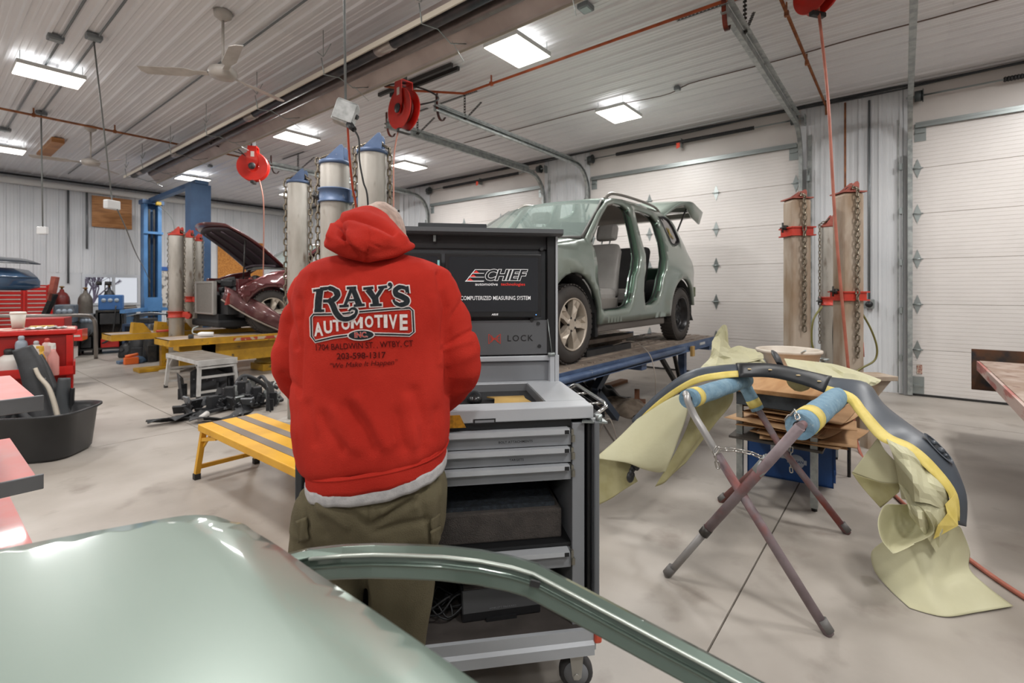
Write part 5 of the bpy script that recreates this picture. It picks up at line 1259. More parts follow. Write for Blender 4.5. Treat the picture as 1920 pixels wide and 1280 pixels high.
def ell(pxl, pxr, py, d, hd, n=28, e=.8, z=None):
    c = atd((pxl+pxr)/2, py, d); hw = (pxr-pxl)/2*d/F; o = []
    for k in range(n):
        a = 2*pi*k/n; cx_, sy_ = cos(a), sin(a)
        u = (abs(cx_)**e)*(1 if cx_ > 0 else -1)*hw; v = (abs(sy_)**e)*(1 if sy_ > 0 else -1)*hd
        o.append(c+Vector((u*CYV+v*CXV, -u*CXV+v*CYV, 0)))
    return o
def seg_d(px, py, pts):
    best = 1e9
    for i in range(len(pts)-1):
        ax, ay = pts[i]; bx, by = pts[i+1]; L = (bx-ax)**2+(by-ay)**2; t = max(0, min(1, ((px-ax)*(bx-ax)+(py-ay)*(by-ay))/L))
        d = sqrt((px-ax-t*(bx-ax))**2+(py-ay-t*(by-ay))**2); best = min(best, d)
    return best
man_p = VF @ Vector((-.40, 1.38, 0))
man = thing('person', 'person in red hooded sweatshirt and olive cargo trousers bent over the grey cart', 'person', man_p, 0)
skin = mat('skin', '#c79a86', .55, var='#b98a76', scale=10); stub = mat('scalp', '#b59c8f', .7, var='#9d877c', scale=60)
red = mat('sweatshirt_red', '#b93227', .95, var='#a92a20', scale=5, bump=.35, bscale=420, spec=.12)
olive = mat('olive_cotton', '#625b47', .95, var='#57503e', scale=7, bump=.3, bscale=300, spec=.2)
teeM = mat('heather_grey', '#b4b2b2', .95, var='#a5a3a4', scale=50, bump=.2, bscale=300, spec=.2)
# body core (skin): head, neck, trunk, arms with hands, legs
b = MB()
hc = atd(711, 449, 1.50)
rings = []
for k in range(11):
    u = -1+2*k/10; rr = sqrt(max(.02, 1-u*u)); rings.append([hc+VF.to_3x3() @ Vector((.079*rr*cos(a), .100*rr*sin(a)+.02*u, .118*u)) for a in [2*pi*i/24 for i in range(24)]])
b.loft(rings)
b.tube([atd(706, 470, 1.47), atd(702, 500, 1.42)], [.06, .075], 16)
b.tube([atd(704, 500, 1.42), atd(704, 560, 1.42), atd(704, 700, 1.42), atd(705, 850, 1.40), atd(700, 950, 1.38)], [.12, .15, .14, .14, .13], 20)
def hand(px, py, d, side):
    c = VF.to_3x3(); p = atd(px, py, d)
    b.tube([p+c @ Vector((0, -.03, .01)), p+c @ Vector((0, .03, .0)), p+c @ Vector((0, .07, -.004))], [.028, .040, .036], 12, flat=.45)
    for k, L in enumerate((.062, .075, .070, .055)):
        x = (-.030+.020*k)*side
        b.tube([p+c @ Vector((x, .06, -.004)), p+c @ Vector((x*1.1, .06+L*.55, .006)), p+c @ Vector((x*1.15, .06+L, -.018))], [.0095, .009, .0075], 8)
    b.tube([p+c @ Vector((-.030*side, .0, 0)), p+c @ Vector((-.055*side, .03, -.006)), p+c @ Vector((-.058*side, .055, -.012))], [.013, .011, .009], 8)
Lw = (640, 768, 1.66); Rw = (800, 760, 1.68)
hand(*Lw, 1); hand(*Rw, -1)
Ls, Le = (592, 520, 1.42), (552, 695, 1.47); Rs, Re = (812, 515, 1.42), (866, 688, 1.47)
b.tube([atd(604, 545, 1.42), atd(*Le), atd(*Lw)], [.038, .036, .026], 12); b.tube([atd(800, 545, 1.42), atd(*Re), atd(*Rw)], [.038, .036, .026], 12)
for sx, ft in ((640, -.50), (752, -.31)):
    hp = atd(sx, 930, 1.38); kn = VF @ Vector((ft+.0, 1.37, .50)); an = VF @ Vector((ft, 1.36, .10))
    b.tube([hp, kn, an], [.085, .06, .04], 14)
# ears
for s in (-1, 1): b.sphere(hc+VF.to_3x3() @ Vector((s*.076, .01, -.005)), .026, 10, (.45, .7, 1.1))
body = remesh_obj(b, 'body', skin, man, .008, 3)
# scalp stubble shell
m = MB(); rings = []
for k in range(9):
    u = -.15+1.13*k/8; rr = sqrt(max(.012, 1-u*u)); rings.append([hc+VF.to_3x3() @ Vector((.081*rr*cos(a), .102*rr*sin(a)+.02*u, .120*u)) for a in [2*pi*i/28 for i in range(28)]])
m.loft(rings); m.build('hair', stub, man)
# face details (turned away, towards the screens)
fc = MB(); c3 = VF.to_3x3()
fc.loft([[hc+c3 @ Vector((w*cos(a)*.8, .095+dd, z+w*sin(a)*.4)) for a in [2*pi*i/8 for i in range(8)]] for w, dd, z in ((.022, -.012, -.03), (.02, .012, -.035), (.010, .03, -.036), (.004, .034, -.034))]); fc.build('nose', skin, man)
for s in (-1, 1): MB().sphere(hc+c3 @ Vector((s*.031, .089, .005)), .012, 10).build('eye', mat('eye', '#e5e0dc', .2), man)
MB().tube([hc+c3 @ Vector((-.025, .090, -.062)), hc+c3 @ Vector((0, .100, -.064)), hc+c3 @ Vector((.025, .090, -.062))], .006, 6).build('mouth', mat('lips', '#a8665a', .5), man)
for s in (-1, 1): MB().box(-.02, .02, -.004, .004, -.003, .003).build('eyebrow', mat('brow', '#6c5a4e', .8), man, world=False).matrix_basis = root_matrix(man).inverted() @ T(*(hc+c3 @ Vector((s*.033, .097, .026)))) @ VF.to_3x3().to_4x4()
# sweatshirt
g = MB()
rows = [(476, 655, 752, 1.42, .07), (484, 612, 790, 1.42, .09), (494, 588, 815, 1.42, .115), (510, 570, 832, 1.415, .135), (540, 560, 842, 1.41, .15), (580, 556, 844, 1.405, .158), (640, 556, 843, 1.40, .160), (700, 557, 842, 1.39, .165), (750, 558, 842, 1.385, .170), (790, 563, 843, 1.38, .172), (815, 568, 843, 1.38, .172), (836, 575, 842, 1.38, .170), (850, 584, 838, 1.38, .160)]
rings = []
for py, xl, xr, d, hd in rows: rings.append(ell(xl, xr, py, d, hd))
# tilt of the lower edge: the right side hangs higher
def tilt(p, amt, y0=780):
    px, py = project(p)
    k = max(0, min(1, (py-y0)/70)); p = p.copy(); p.z += ((px-700)/130*.028-.006)*k*amt; return p
rings = [[tilt(p, 1) for p in r] for r in rings]
g.loft(rings)
def sleeve(S, E, Wp, r0, r1, r2):
    g.tube(spline([atd(*S), atd(S[0]+(E[0]-S[0])*.33, S[1]+(E[1]-S[1])*.33, (S[2]*2+E[2])/3), atd(S[0]+(E[0]-S[0])*.7, S[1]+(E[1]-S[1])*.7, E[2]-.01), atd(*E), atd((E[0]+Wp[0])/2, (E[1]+Wp[1])/2+14, (E[2]+Wp[2])/2), atd(*Wp)], 3),
           [r0*.55, r0*.85, r0*1.0]+[r0*1.04]*3+[r0*.97]*3+[r1]*3+[r1*.92]*3+[r2], 18)
sleeve((606, 512, 1.42), (552, 690, 1.45), (628, 762, 1.62), .074, .060, .042)
sleeve((798, 506, 1.42), (858, 682, 1.45), (806, 752, 1.64), .076, .072, .045)
cre = [([(823, 512), (829, 547), (837, 575), (831, 640)], 5, .012), ([(829, 656), (855, 636), (884, 620)], 4, .010), ([(528, 545), (538, 575), (556, 650)], 5, .010), ([(560, 560), (566, 640), (560, 740)], 5, .008),
       ([(655, 765), (685, 799), (700, 840)], 13, .009), ([(742, 780), (757, 836)], 12, .009), ([(778, 735), (797, 795), (792, 836)], 12, .009), ([(605, 780), (640, 842)], 12, .008), ([(820, 770), (815, 820)], 9, .006), ([(575, 760), (590, 830)], 10, .006), ([(838, 660), (841, 740)], 4, .008),
       ([(870, 560), (845, 600), (838, 640)], 5, .006), ([(530, 700), (556, 730)], 5, .006), ([(590, 520), (575, 560), (560, 600)], 7, .006)]
rid = [([(812, 560), (820, 620), (826, 680)], 7, .006), ([(672, 750), (722, 835)], 12, .008), ([(764, 750), (776, 832)], 11, .008), ([(628, 770), (668, 842)], 12, .006), ([(845, 650), (880, 640)], 6, .006), ([(625, 800), (655, 840)], 8, .004), ([(735, 780), (742, 830)], 6, .005)]
def disp_shirt(p, n):
    px, py = project(p); o = 0
    for pts, w, a in cre: 
        dd = seg_d(px, py, pts)
        if dd < w*3: o -= a*math.exp(-(dd/w)**2)
    for pts, w, a in rid:
        dd = seg_d(px, py, pts)
        if dd < w*3: o += a*math.exp(-(dd/w)**2)
    q = VF.inverted() @ p
    low = max(0, min(1, (py-690)/110))
    o += .010*low*noise.noise(Vector((q.x*13, q.y*8, q.z*3.0)))
    o += .0045*noise.noise(Vector((q.x*7+3, q.y*7, q.z*6)))+.0016*noise.noise(Vector((q.x*24, q.y*20, q.z*16)))
    arm = 1 if (px < 556 or px > 846) else 0
    o += .004*arm*noise.noise(Vector((q.x*8, q.y*10, q.z*26)))
    return o
hood_sh = remesh_obj(g, 'sweatshirt', red, man, .0065, 8, disp_shirt)
# ribbed waistband and bottom hems
def band(y0, y1, off, hd, name, m, xl=585, xr=836, bot=0, n=64, th=.004):
    mb = MB(); rg = []
    for k in range(5):
        u = k/4; py = y0+(y1-y0)*u
        r_ = ell(xl+off+2*u, xr-off-1*u, py, 1.375, hd-.004*abs(u-.5), n)
        q = []
        for i, p in enumerate(r_):
            px, _ = project(p); p = p.copy(); t_ = (px-700)/130
            p.z += t_*.026-.006-.010*bot*u*(1-abs(t_))*1.0+.0015*sin(i*1.7); q.append(p)
        rg.append(q)
    mb.loft(rg, caps=False); return mb.build(name, m, man, solid=th, fix=True)
band(842, 875, 0, .166, 'waistband', red)
band(868, 888, -1, .165, 'tee_hem', teeM, bot=1)
tubeP = [p for p in ell(584, 838, 847, 1.375, .163, 64)]
seamP = []
for p in tubeP:
    px, _ = project(p); q = p.copy(); q.z += (px-700)/130*.026-.006; seamP.append(q)
MB().tube(seamP, .0035, 5, closed=True).build('waist_seam', red, man)
# hood bunched behind the neck
h = MB(); rows = [(387, 680, 706, 1.485, .02), (393, 664, 716, 1.465, .04), (403, 648, 728, 1.44, .065), (416, 633, 742, 1.415, .085), (430, 624, 755, 1.39, .10), (444, 617, 767, 1.37, .115), (457, 613, 773, 1.355, .12), (466, 619, 769, 1.345, .115), (475, 636, 755, 1.335, .095), (483, 656, 740, 1.325, .07), (489, 676, 716, 1.32, .035)]
h.loft([ell(xl, xr, py, d, hd, 32, 1.0) for py, xl, xr, d, hd in rows])
hc_ = [([(638, 412), (664, 408), (687, 414), (711, 423), (737, 438)], 3.5, .012), ([(636, 419), (643, 428), (640, 440)], 5, .022), ([(694, 428), (693, 454), (687, 487)], 1.6, .004), ([(641, 437), (652, 461), (676, 479)], 5, .010), ([(694, 456), (712, 464)], 3, .004), ([(735, 405), (755, 432), (772, 450)], 5, .005)]
hr_ = [([(645, 402), (690, 400), (725, 418), (760, 447)], 6, .006), ([(625, 424), (618, 445)], 5, .010), ([(655, 420), (690, 430), (730, 450)], 7, .007), ([(615, 458), (645, 474), (688, 486), (740, 474), (776, 460)], 5, .008), ([(650, 436), (662, 458), (682, 470)], 5, .006)]
def disp_hood(p, n):
    px, py = project(p); o = 0
    for pts, w, a in hc_:
        dd = seg_d(px, py, pts)
        if dd < w*3: o -= a*math.exp(-(dd/w)**2)
    for pts, w, a in hr_:
        dd = seg_d(px, py, pts)
        if dd < w*3: o += a*math.exp(-(dd/w)**2)
    q = VF.inverted() @ p
    return o+.003*noise.noise(Vector((q.x*12, q.y*12, q.z*20)))
remesh_obj(h, 'hood', red, man, .005, 4, disp_hood)
# trousers
tr = MB()
rows = [(878, 602, 818, 1.375, .125), (892, 586, 833, 1.375, .145), (914, 566, 836, 1.375, .158), (945, 555, 835, 1.38, .155), (975, 551, 834, 1.385, .15), (1000, 556, 828, 1.385, .125)]
tr.loft([ell(xl, xr, py, d, hd, 30, .85) for py, xl, xr, d, hd in rows])
def leg(pts): tr.tube(spline([p[:3] for p in [tuple(VF @ Vector(q[:3])) for q in pts]], 4), sum([[pts[i][3]+(pts[min(i+1, len(pts)-1)][3]-pts[i][3])*k/4 for k in range(4)] for i in range(len(pts)-1)], [])+[pts[-1][3]], 22)
leg([(-.505, 1.375, .80, .112), (-.515, 1.38, .66, .108), (-.52, 1.37, .50, .094), (-.52, 1.36, .30, .085), (-.52, 1.36, .10, .082), (-.52, 1.36, .05, .084)])
leg([(-.325, 1.375, .80, .105), (-.315, 1.38, .66, .104), (-.315, 1.385, .55, .090), (-.320, 1.375, .45, .078), (-.325, 1.36, .25, .078), (-.325, 1.36, .08, .080), (-.325, 1.36, .05, .084)])
cre_t = [([(692, 900), (690, 985)], 2.2, .005), ([(700, 985), (740, 960), (775, 940)], 7, .012), ([(775, 900), (800, 880), (825, 868)], 5, .006), ([(690, 990), (660, 960), (620, 930)], 8, .008), ([(800, 885), (790, 940), (806, 1000)], 6, .006), ([(815, 880), (824, 940), (820, 1000)], 5, .006), ([(575, 900), (585, 960), (610, 1000)], 7, .007), ([(700, 1000), (760, 985), (800, 975)], 7, .008), ([(560, 930), (575, 990)], 5, .006)]
rid_t = [([(720, 960), (770, 925), (800, 905)], 8, .007), ([(590, 900), (600, 960)], 8, .006), ([(780, 900), (778, 950)], 6, .005), ([(650, 985), (600, 950)], 7, .006)]
def disp_tr(p, n):
    px, py = project(p); o = 0
    for pts, w, a in cre_t:
        dd = seg_d(px, py, pts)
        if dd < w*3: o -= a*math.exp(-(dd/w)**2)
    for pts, w, a in rid_t:
        dd = seg_d(px, py, pts)
        if dd < w*3: o += a*math.exp(-(dd/w)**2)
    q = VF.inverted() @ p
    return o+.007*noise.noise(Vector((q.x*9, q.y*9, q.z*7)))+.004*noise.noise(Vector((q.x*20, q.y*16, q.z*12)))
trs = remesh_obj(tr, 'trousers', olive, man, .007, 5, disp_tr)
# cargo pockets
def bvh_of(o):
    M = root_matrix(o); me = o.data; return BVHTree.FromPolygons([M @ v.co for v in me.vertices], [tuple(p.vertices) for p in me.polygons])
CAMP = Vector((0, 0, CH))
bt = bvh_of(trs); bs = bvh_of(hood_sh)
def stick(bvh, px, py, off):
    d = (atd(px, py, 1)-CAMP).normalized(); h_, n, i, dist = bvh.ray_cast(CAMP, d)
    if h_ is None: return None
    return h_-d*off
def patch(bvh, poly, name, m, off=.006, parent=man, thick=.006, N=8):
    # poly: 4 corners in picture coordinates
    mb = MB(); V = []; ok = True
    for j in range(N+1):
        for i in range(N+1):
            u, v = i/N, j/N
            x = (1-u)*(1-v)*poly[0][0]+u*(1-v)*poly[1][0]+u*v*poly[2][0]+(1-u)*v*poly[3][0]; y = (1-u)*(1-v)*poly[0][1]+u*(1-v)*poly[1][1]+u*v*poly[2][1]+(1-u)*v*poly[3][1]
            p = stick(bvh, x, y, off+.003*sin(u*9+v*4)); 
            if p is None: p = V[-1] if V else None
            if p is None: return
            V.append(p)
    mb.add(V, [(j*(N+1)+i, j*(N+1)+i+1, (j+1)*(N+1)+i+1, (j+1)*(N+1)+i) for j in range(N) for i in range(N)], True)
    return mb.build(name, m, parent, solid=thick)
patch(bt, [(806, 978), (826, 962), (826, 985), (812, 1000)], 'pocket_flap', olive, .008)
patch(bt, [(806, 995), (824, 985), (822, 1022), (808, 1024)], 'cargo_pocket', olive, .006)
patch(bt, [(558, 975), (575, 968), (580, 1010), (562, 1015)], 'cargo_pocket', olive, .006)
# boots
for x in (-.52, -.325):
    m = MB(); m.M = VF @ T(x, 1.40, 0)
    m.loft([[(hw*cos(a), y+hl*sin(a), z) for a in [2*pi*i/20 for i in range(20)]] for hw, y, hl, z in ((.052, .03, .15, 0), (.054, .03, .152, .025), (.050, .02, .14, .06), (.048, -.02, .09, .095), (.046, -.04, .062, .15))])
    m.build('boot', mat('boot_leather', '#3d3226', .6), man)
# sleeve cuffs
for W_, E_ in ((Lw, Le), (Rw, Re)):
    a = atd(*W_); b_ = atd((E_[0]+W_[0])/2, (E_[1]+W_[1])/2+10, (E_[2]+W_[2])/2); d = (b_-a).normalized()
    MB().tube([a+d*.02, a+d*.08], [.036, .042], 18).build('cuff', red, man)
# ---- print on the back
ink_w = mat('print_white', '#dcd0cd', .9, var='#cfc2bf', scale=120, spec=.1); ink_k = mat('print_black', '#23282c', .9, var='#2d2f32', scale=120, spec=.1); ink_f = mat('print_faded', '#4a1614', .9, spec=.1); ink_r = mat('print_red', '#b93227', .9, spec=.1)
class PX:
    """flat shapes in picture units, laid onto the cloth"""
    def __init__(s): s.v = []; s.f = []
    def poly(s, pts): b = len(s.v); s.v += [Vector((*p, 0)) for p in pts]; s.f.append(tuple(range(b, b+len(pts))))
    def stroke(s, pts, w, closed=False, w_end=None):
        pts = [Vector((p[0], p[1], 0)) for p in pts]; n = len(pts); L = []; Rr = []
        for i, p in enumerate(pts):
            if closed: t = pts[(i+1) % n]-pts[i-1]
            else: t = pts[min(i+1, n-1)]-pts[max(i-1, 0)]
            t.normalize(); nn = Vector((-t.y, t.x, 0)); wi = w[i] if isinstance(w, (list, tuple)) else w
            L.append(p+nn*wi/2); Rr.append(p-nn*wi/2)
        b = len(s.v); s.v += L+Rr
        for i in range(n if closed else n-1): j = (i+1) % n; s.f.append((b+i, b+j, b+n+j, b+n+i))
    def disc(s, c, r, n=14): s.poly([(c[0]+r*cos(2*pi*k/n), c[1]+r*sin(2*pi*k/n)) for k in range(n)])
    def text(s, body, size, cx_, cy_, rot=0, xs=1, bold=0, shear=0, spacing=1, arch=None):
        V, Fc = text_mesh(body, size, bold=bold, xs=xs, shear=shear, spacing=spacing)
        b = len(s.v); w = max(abs(v[0]) for v in V)
        for x, y, z in V:
            if arch: y = y*(1+arch*(x/w)**2)
            s.v.append(Vector((cx_+x*cos(rot)+y*sin(rot), cy_+x*sin(rot)-y*cos(rot), 0)))
        s.f += [tuple(b+i for i in f) for f in Fc]
    def lay(s, name, m, off, label=None):
        # subdivide long edges, cast onto the shirt
        bm = bmesh.new(); vs_ = [bm.verts.new(v) for v in s.v]
        for f in s.f:
            try: bm.faces.new([vs_[i] for i in f])
            except ValueError: pass
        bmesh.ops.triangulate(bm, faces=bm.faces[:])
        for _ in range(3):
            es = [e for e in bm.edges if e.calc_length() > 7]
            if not es: break
            bmesh.ops.subdivide_edges(bm, edges=es, cuts=1); bmesh.ops.triangulate(bm, faces=bm.faces[:])
        mb = MB(); bm.verts.index_update(); V = []
        for v in bm.verts:
            p = stick(bs, v.co.x, v.co.y, off); V.append(p if p is not None else atd(v.co.x, v.co.y, 1.25))
        mb.add(V, [tuple(v.index for v in f.verts) for f in bm.faces]); bm.free()
        o = mb.build(name, m, hood_sh, fix=False, label=label)
        return o
# RAY'S letter shapes: (points, width)
def rays(extra):
    s = PX(); e = extra
    def st(pts, w): s.stroke(pts, [a+e for a in w] if isinstance(w, (list, tuple)) else w+e)
    # R
    st([(600, 542-e/2), (597, 563), (596, 585+e/2)], 13); st([(587-e/2, 545), (614, 541)], 5); st([(589-e/2, 583), (608+e/2, 582)], 5); st([(591, 563), (604, 562)], 5)
    s.stroke(spline([(600, 541, 0), (618, 540, 0), (630, 546, 0), (632, 555, 0), (622, 563, 0), (606, 564, 0)], 5), [5+e]*5+[9+e]*5+[12+e]*5+[10+e]*5+[6+e]*6)
    s.stroke(spline([(616, 560, 0), (624, 572, 0), (630, 586, 0), (641, 597, 0), (655, 597, 0), (666, 590, 0), (668, 581, 0), (660, 578, 0), (654, 583, 0)], 4), [10+e]*4+[11+e]*4+[11+e]*4+[9+e]*4+[8+e]*4+[6+e]*4+[5+e]*4+[4+e]*5)
    # A
    st([(659, 541-e/2), (647, 572)], [6, 6]); st([(662, 541-e/2), (674, 573)], [9, 12]); st([(636-e/2, 574), (654+e/2, 573)], 5); st([(663-e/2, 573), (684+e/2, 571)], 5); st([(650, 563), (672, 562)], 4); st([(650-e/2, 540), (668+e/2, 539)], 5)
    # Y
    st([(690, 542), (702, 559)], [12, 10]); st([(718, 538), (705, 558)], [7, 7]); st([(703, 556), (705, 571+e/2)], 12); st([(681-e/2, 541), (700+e/2, 539)], 5); st([(709-e/2, 539), (726+e/2, 537)], 5); st([(694-e/2, 572), (716+e/2, 571)], 5)
    # apostrophe
    s.disc((731, 533), 4+e/2); s.stroke([(734, 533), (733, 539), (727, 543)], [5+e, 4+e, 2+e])
    # S
    s.stroke(spline([(763, 548, 0), (760, 540, 0), (750, 538, 0), (742, 543, 0), (743, 551, 0), (754, 556, 0), (763, 562, 0), (760, 569, 0), (749, 571, 0), (740, 566, 0), (738, 561, 0)], 4), [5+e]*4+[7+e]*4+[9+e]*4+[10+e]*4+[11+e]*4+[11+e]*4+[11+e]*4+[9+e]*4+[7+e]*4+[5+e]*5)
    st([(764, 536-e/2), (766, 550)], 4)
    return s
def frame(w, col_off=0):
    s = PX(); P = [(588, 589), (583, 595), (584, 630), (591, 640), (625, 632), (655, 628), (703, 626), (740, 627), (768, 628), (776, 622), (774, 582), (768, 577), (735, 579), (676, 584), (640, 588), (600, 589)]
    s.stroke(P, w, closed=True); return s
frame(6.5).lay('print_border', ink_w, .0032); frame(3.0).lay('print_border', ink_k, .0044)
s = PX()
for ch, x, y, hh, rt in (('A', 597, 617, 26, -.06), ('U', 615, 613, 24, -.06), ('T', 632, 610, 22, -.05), ('O', 648, 607.5, 21, -.04), ('M', 669, 605, 21, -.03), ('O', 692, 603, 22, -.03), ('T', 710, 602, 24, -.03), ('I', 723, 602, 25, -.02), ('V', 737, 603, 27, -.02), ('E', 757, 604, 30, -.01)):
    V, Fc = text_mesh(ch, 1.0, bold=.035); x0 = min(v[0] for v in V); x1 = max(v[0] for v in V); y0 = min(v[1] for v in V); y1 = max(v[1] for v in V)
    wd = {'I': 7, 'M': 23, 'E': 15, 'A': 17}.get(ch, 16); b = len(s.v)
    if ch == 'M':
        c_, s_ = cos(rt), sin(rt)
        s.stroke([(x+a*c_+b_*s_, y+a*s_-b_*c_) for a, b_ in ((-8.5, -hh/2), (-8.5, hh/2))], 5.5); s.stroke([(x+a, y-b_) for a, b_ in ((8.5, -hh/2), (8.5, hh/2))], 5.5); s.stroke([(x+a, y-b_) for a, b_ in ((-9, hh/2), (0, -hh*.15), (9, hh/2))], 5.2); continue
    for vx, vy, _ in V:
        X = ((vx-x0)/(x1-x0)-.5)*wd; Y = ((vy-y0)/(y1-y0)-.5)*hh; s.v.append(Vector((x+X*cos(rt)+Y*sin(rt), y+X*sin(rt)-Y*cos(rt), 0)))
    s.f += [tuple(b+i for i in f) for f in Fc]
s.lay('print_lettering', ink_w, .0034)
rays(4.2).lay('print_lettering', ink_w, .0050); rays(0).lay('print_lettering', ink_k, .0062)
def oval(rx, ry): s = PX(); s.poly([(677+rx*cos(2*pi*k/28), 628+ry*sin(2*pi*k/28)-.04*rx*cos(2*pi*k/28)) for k in range(28)]); return s
oval(26, 10.5).lay('print_oval', ink_w, .0052); oval(23.5, 8.5).lay('print_oval', ink_k, .0062)
s = PX(); s.text('INC.', 14, 677, 628, -.04, xs=.95, bold=.5); s.lay('print_lettering', ink_w, .0070)
s = PX(); s.text('INC.', 14, 677, 628, -.04, xs=.95, bold=.15); s.lay('print_lettering', ink_r, .0078)
s = PX(); s.text('1704 BALDWIN ST. , WTBY, CT', 16, 682, 648, -.045, xs=.84, bold=.15); s.lay('print_lettering', ink_f, .0040)
s = PX(); s.text('203-598-1317', 16, 677, 667, -.03, xs=1.02, bold=.25); s.lay('print_lettering', ink_f, .0040)
s = PX(); s.text('"We Make It Happen"', 13.5, 680, 682.5, -.06, xs=1.06, shear=.25, bold=0); s.lay('print_lettering', ink_f, .0040)
# ------------------------------------------------------------ foreground panel and door frame
gpale = mat('panel_green', '#87988e', .32, .12, coat=.8, var='#83948a', scale=1.2)
ol = [(-.553, .901), (-.52, .902), (-.49, .892), (-.46, .868), (-.397, .823), (-.293, .742), (-.189, .664), (-.09, .587), (0, .515), (.12, .42), (.2, .33), (.22, .1), (.12, -.25), (-.3, -.6), (-1.2, -.4), (-1.35, .40), (-1.1, .60), (-.813, .772), (-.68, .842)]
olS = [(p.x, p.y) for p in spline([(a, b, 0) for a, b in ol]+[(ol[0][0], ol[0][1], 0)], 4)][:-1]
vo, fo = cdt_panel(olS, [], .03)
V = []
edgeR = [(p.x, p.y) for p in spline([(a, b, 0) for a, b in ol[1:12]], 6)]
for p in vo:
    er = seg_d(p[0], p[1], edgeR); k = max(0, 1-er/.085)
    e_ = seg_d(p[0], p[1], olS)
    z = 1.004-.022*k**1.6+.034*(p[1]-.75)
    V.append(VF @ Vector((p[0], p[1], z)))
t = thing('car_bonnet', 'loose pale green car body panel filling the lower left foreground', 'car panel', VF @ Vector((-.5, .2, 0)))
m = MB(); m.add(V, fo, True); o = m.build('skin', gpale, t, fix=False)
if sum(f.normal.z*f.area for f in o.data.polygons) < 0: o.data.flip_normals()
sm_ = o.modifiers.new('s', 'SOLIDIFY'); sm_.thickness = .006
m = MB()
for a, b in (((-.9, .45), (-.9, -.3)), ((-.15, .35), (-.15, -.3))): m.bar(VF @ Vector((*a, .93)), VF @ Vector((*b, .93)), .05, .05)
for x in (-.9, -.15):
    for y in (.35, -.25): m.tube([VF @ Vector((x, y, .93)), VF @ Vector((x+(.05 if x > -.5 else -.05), y, .0))], .018, 8)
tag(m.build('panel_stand', darkmetal), 'dark steel stand holding the green body panel in the foreground', 'stand')
t = thing('car_door', 'loose green car door with an arched window frame, between the cart and the body panel', 'car door', VF @ Vector((.05, .85, 0)))
pathp = [(520, 1062, .925), (580, 1048, .915), (640, 1042, .90), (700, 1040, .89), (760, 1041, .885), (830, 1044, .88), (900, 1052, .877), (960, 1064, .873), (1000, 1076, .87), (1080, 1118, .853), (1200, 1182, .825), (1330, 1251, .795), (1460, 1322, .765), (1620, 1405, .735), (1800, 1500, .71)]
prof_a = [(-.020, -.050), (-.022, -.028), (-.018, -.010), (-.003, .001), (-.0005, -.001), (.001, -.009), (.013, -.012), (.0165, -.001), (.019, -.002), (.021, -.006), (.040, -.010), (.042, -.014), (.041, -.035), (.0, -.05)]
P = [atd(*q) for q in pathp]; C_ = [VF.inverted() @ p for p in P]
rings = []
for i, p in enumerate(C_):
    tg = (C_[min(i+1, len(C_)-1)]-C_[max(i-1, 0)]).normalized()
    view = -(p-Vector((0, 0, CH))).normalized(); dn = view.cross(tg).normalized()
    if dn.z > 0: dn = -dn
    w_ = .9
    rings.append([VF @ (p+dn*a*w_+view*c) for a, c in prof_a])
MB().loft(rings, smooth=False).build('window_frame', mat('frame_green', '#5f6e65', .28, .45, coat=.8), t, bev=.0015)
MB().tube([VF @ (C_[i]+(-(C_[i]-Vector((0, 0, CH))).normalized())*.0+Vector((0, 0, .0))) for i in range(1, len(C_))], .0035, 5).build('frame_highlight', mat('highlight_pale', '#b5bdb5', .3, .5), t)  # pale line painted as the highlight along the frame's bevel
a = VF @ Vector((.62, .70, 0)); 
dp = MB(); dp.M = VF
dp.prism([(-.42, .93), (-.38, .90), (-.34, .55), (.50, .50), (.72, .70), (.70, .62), (.60, .10), (-.36, .06), (-.45, .5)], 0, 0, 'Z') if False else None
for x0, x1, z0, z1 in ((-.46, .60, .02, .55),): dp.box(x0, x1, .80, .90, z0, z1, .02)
dp.build('door_body', MATS['frame_green'], t)
dp = MB(); dp.M = VF; dp.bar((-.44, .90, .50), (-.415, .915, .90), .04, .05, (0, 1, 0)).bar((.58, .80, .50), (.60, .725, .70), .05, .05, (0, 1, 0)).build('frame_post', MATS['frame_green'], t)
q = stick_p = atd(1003, 1094, .857); MB().box(-.009, .009, -.002, .002, -.0055, .0055).build('clip_hole', black, t, world=False).matrix_basis = root_matrix(t).inverted() @ T(*q) @ R(CR) @ R(.25, 'Y')

# ------------------------------------------------------------ sawhorse-like paint stand
dust = mat('dusty_tube', '#84777a', .6, .15, var='#6f6164', scale=9, var2='#8f4a42', v2scale=4, v2lo=.52, v2hi=.66); dustr = mat('dusty_red_tube', '#7d4f4b', .6, .1, var='#8b6663', scale=9)
silver = mat('silver_tube', '#b5b3b1', .35, .5); foamb = mat('blue_foam', '#7d9bad', .9, var='#6c8da2', scale=18, var2='#a3b3ba', v2scale=40, v2lo=.64, v2hi=.72, bump=.5, bscale=60); tapey = mat('masking_yellow', '#dfcb74', .6, var='#d6c165', scale=20)
t = thing('paint_stand', 'folding scissor stand with blue foam padded bars and dusty red tubes', 'stand', atd(1400, 930, 2.6))
Bn = [atd(1555, 1190, 2.0), atd(1345, 852, 2.275), atd(1322, 812, 2.30), atd(1300, 775, 2.34), atd(1288, 742, 2.36)]
MB().tube(Bn[:2], .0205, 14).build('leg', dust, t); MB().tube(spline(Bn[1:]+[atd(1300, 735, 2.45), atd(1390, 712, 3.1)], 5), .0175, 12).build('top_bar', silver, t)
An = [atd(1250, 1080, 2.412), atd(1328, 990, 2.31), atd(1500, 800, 2.03)]
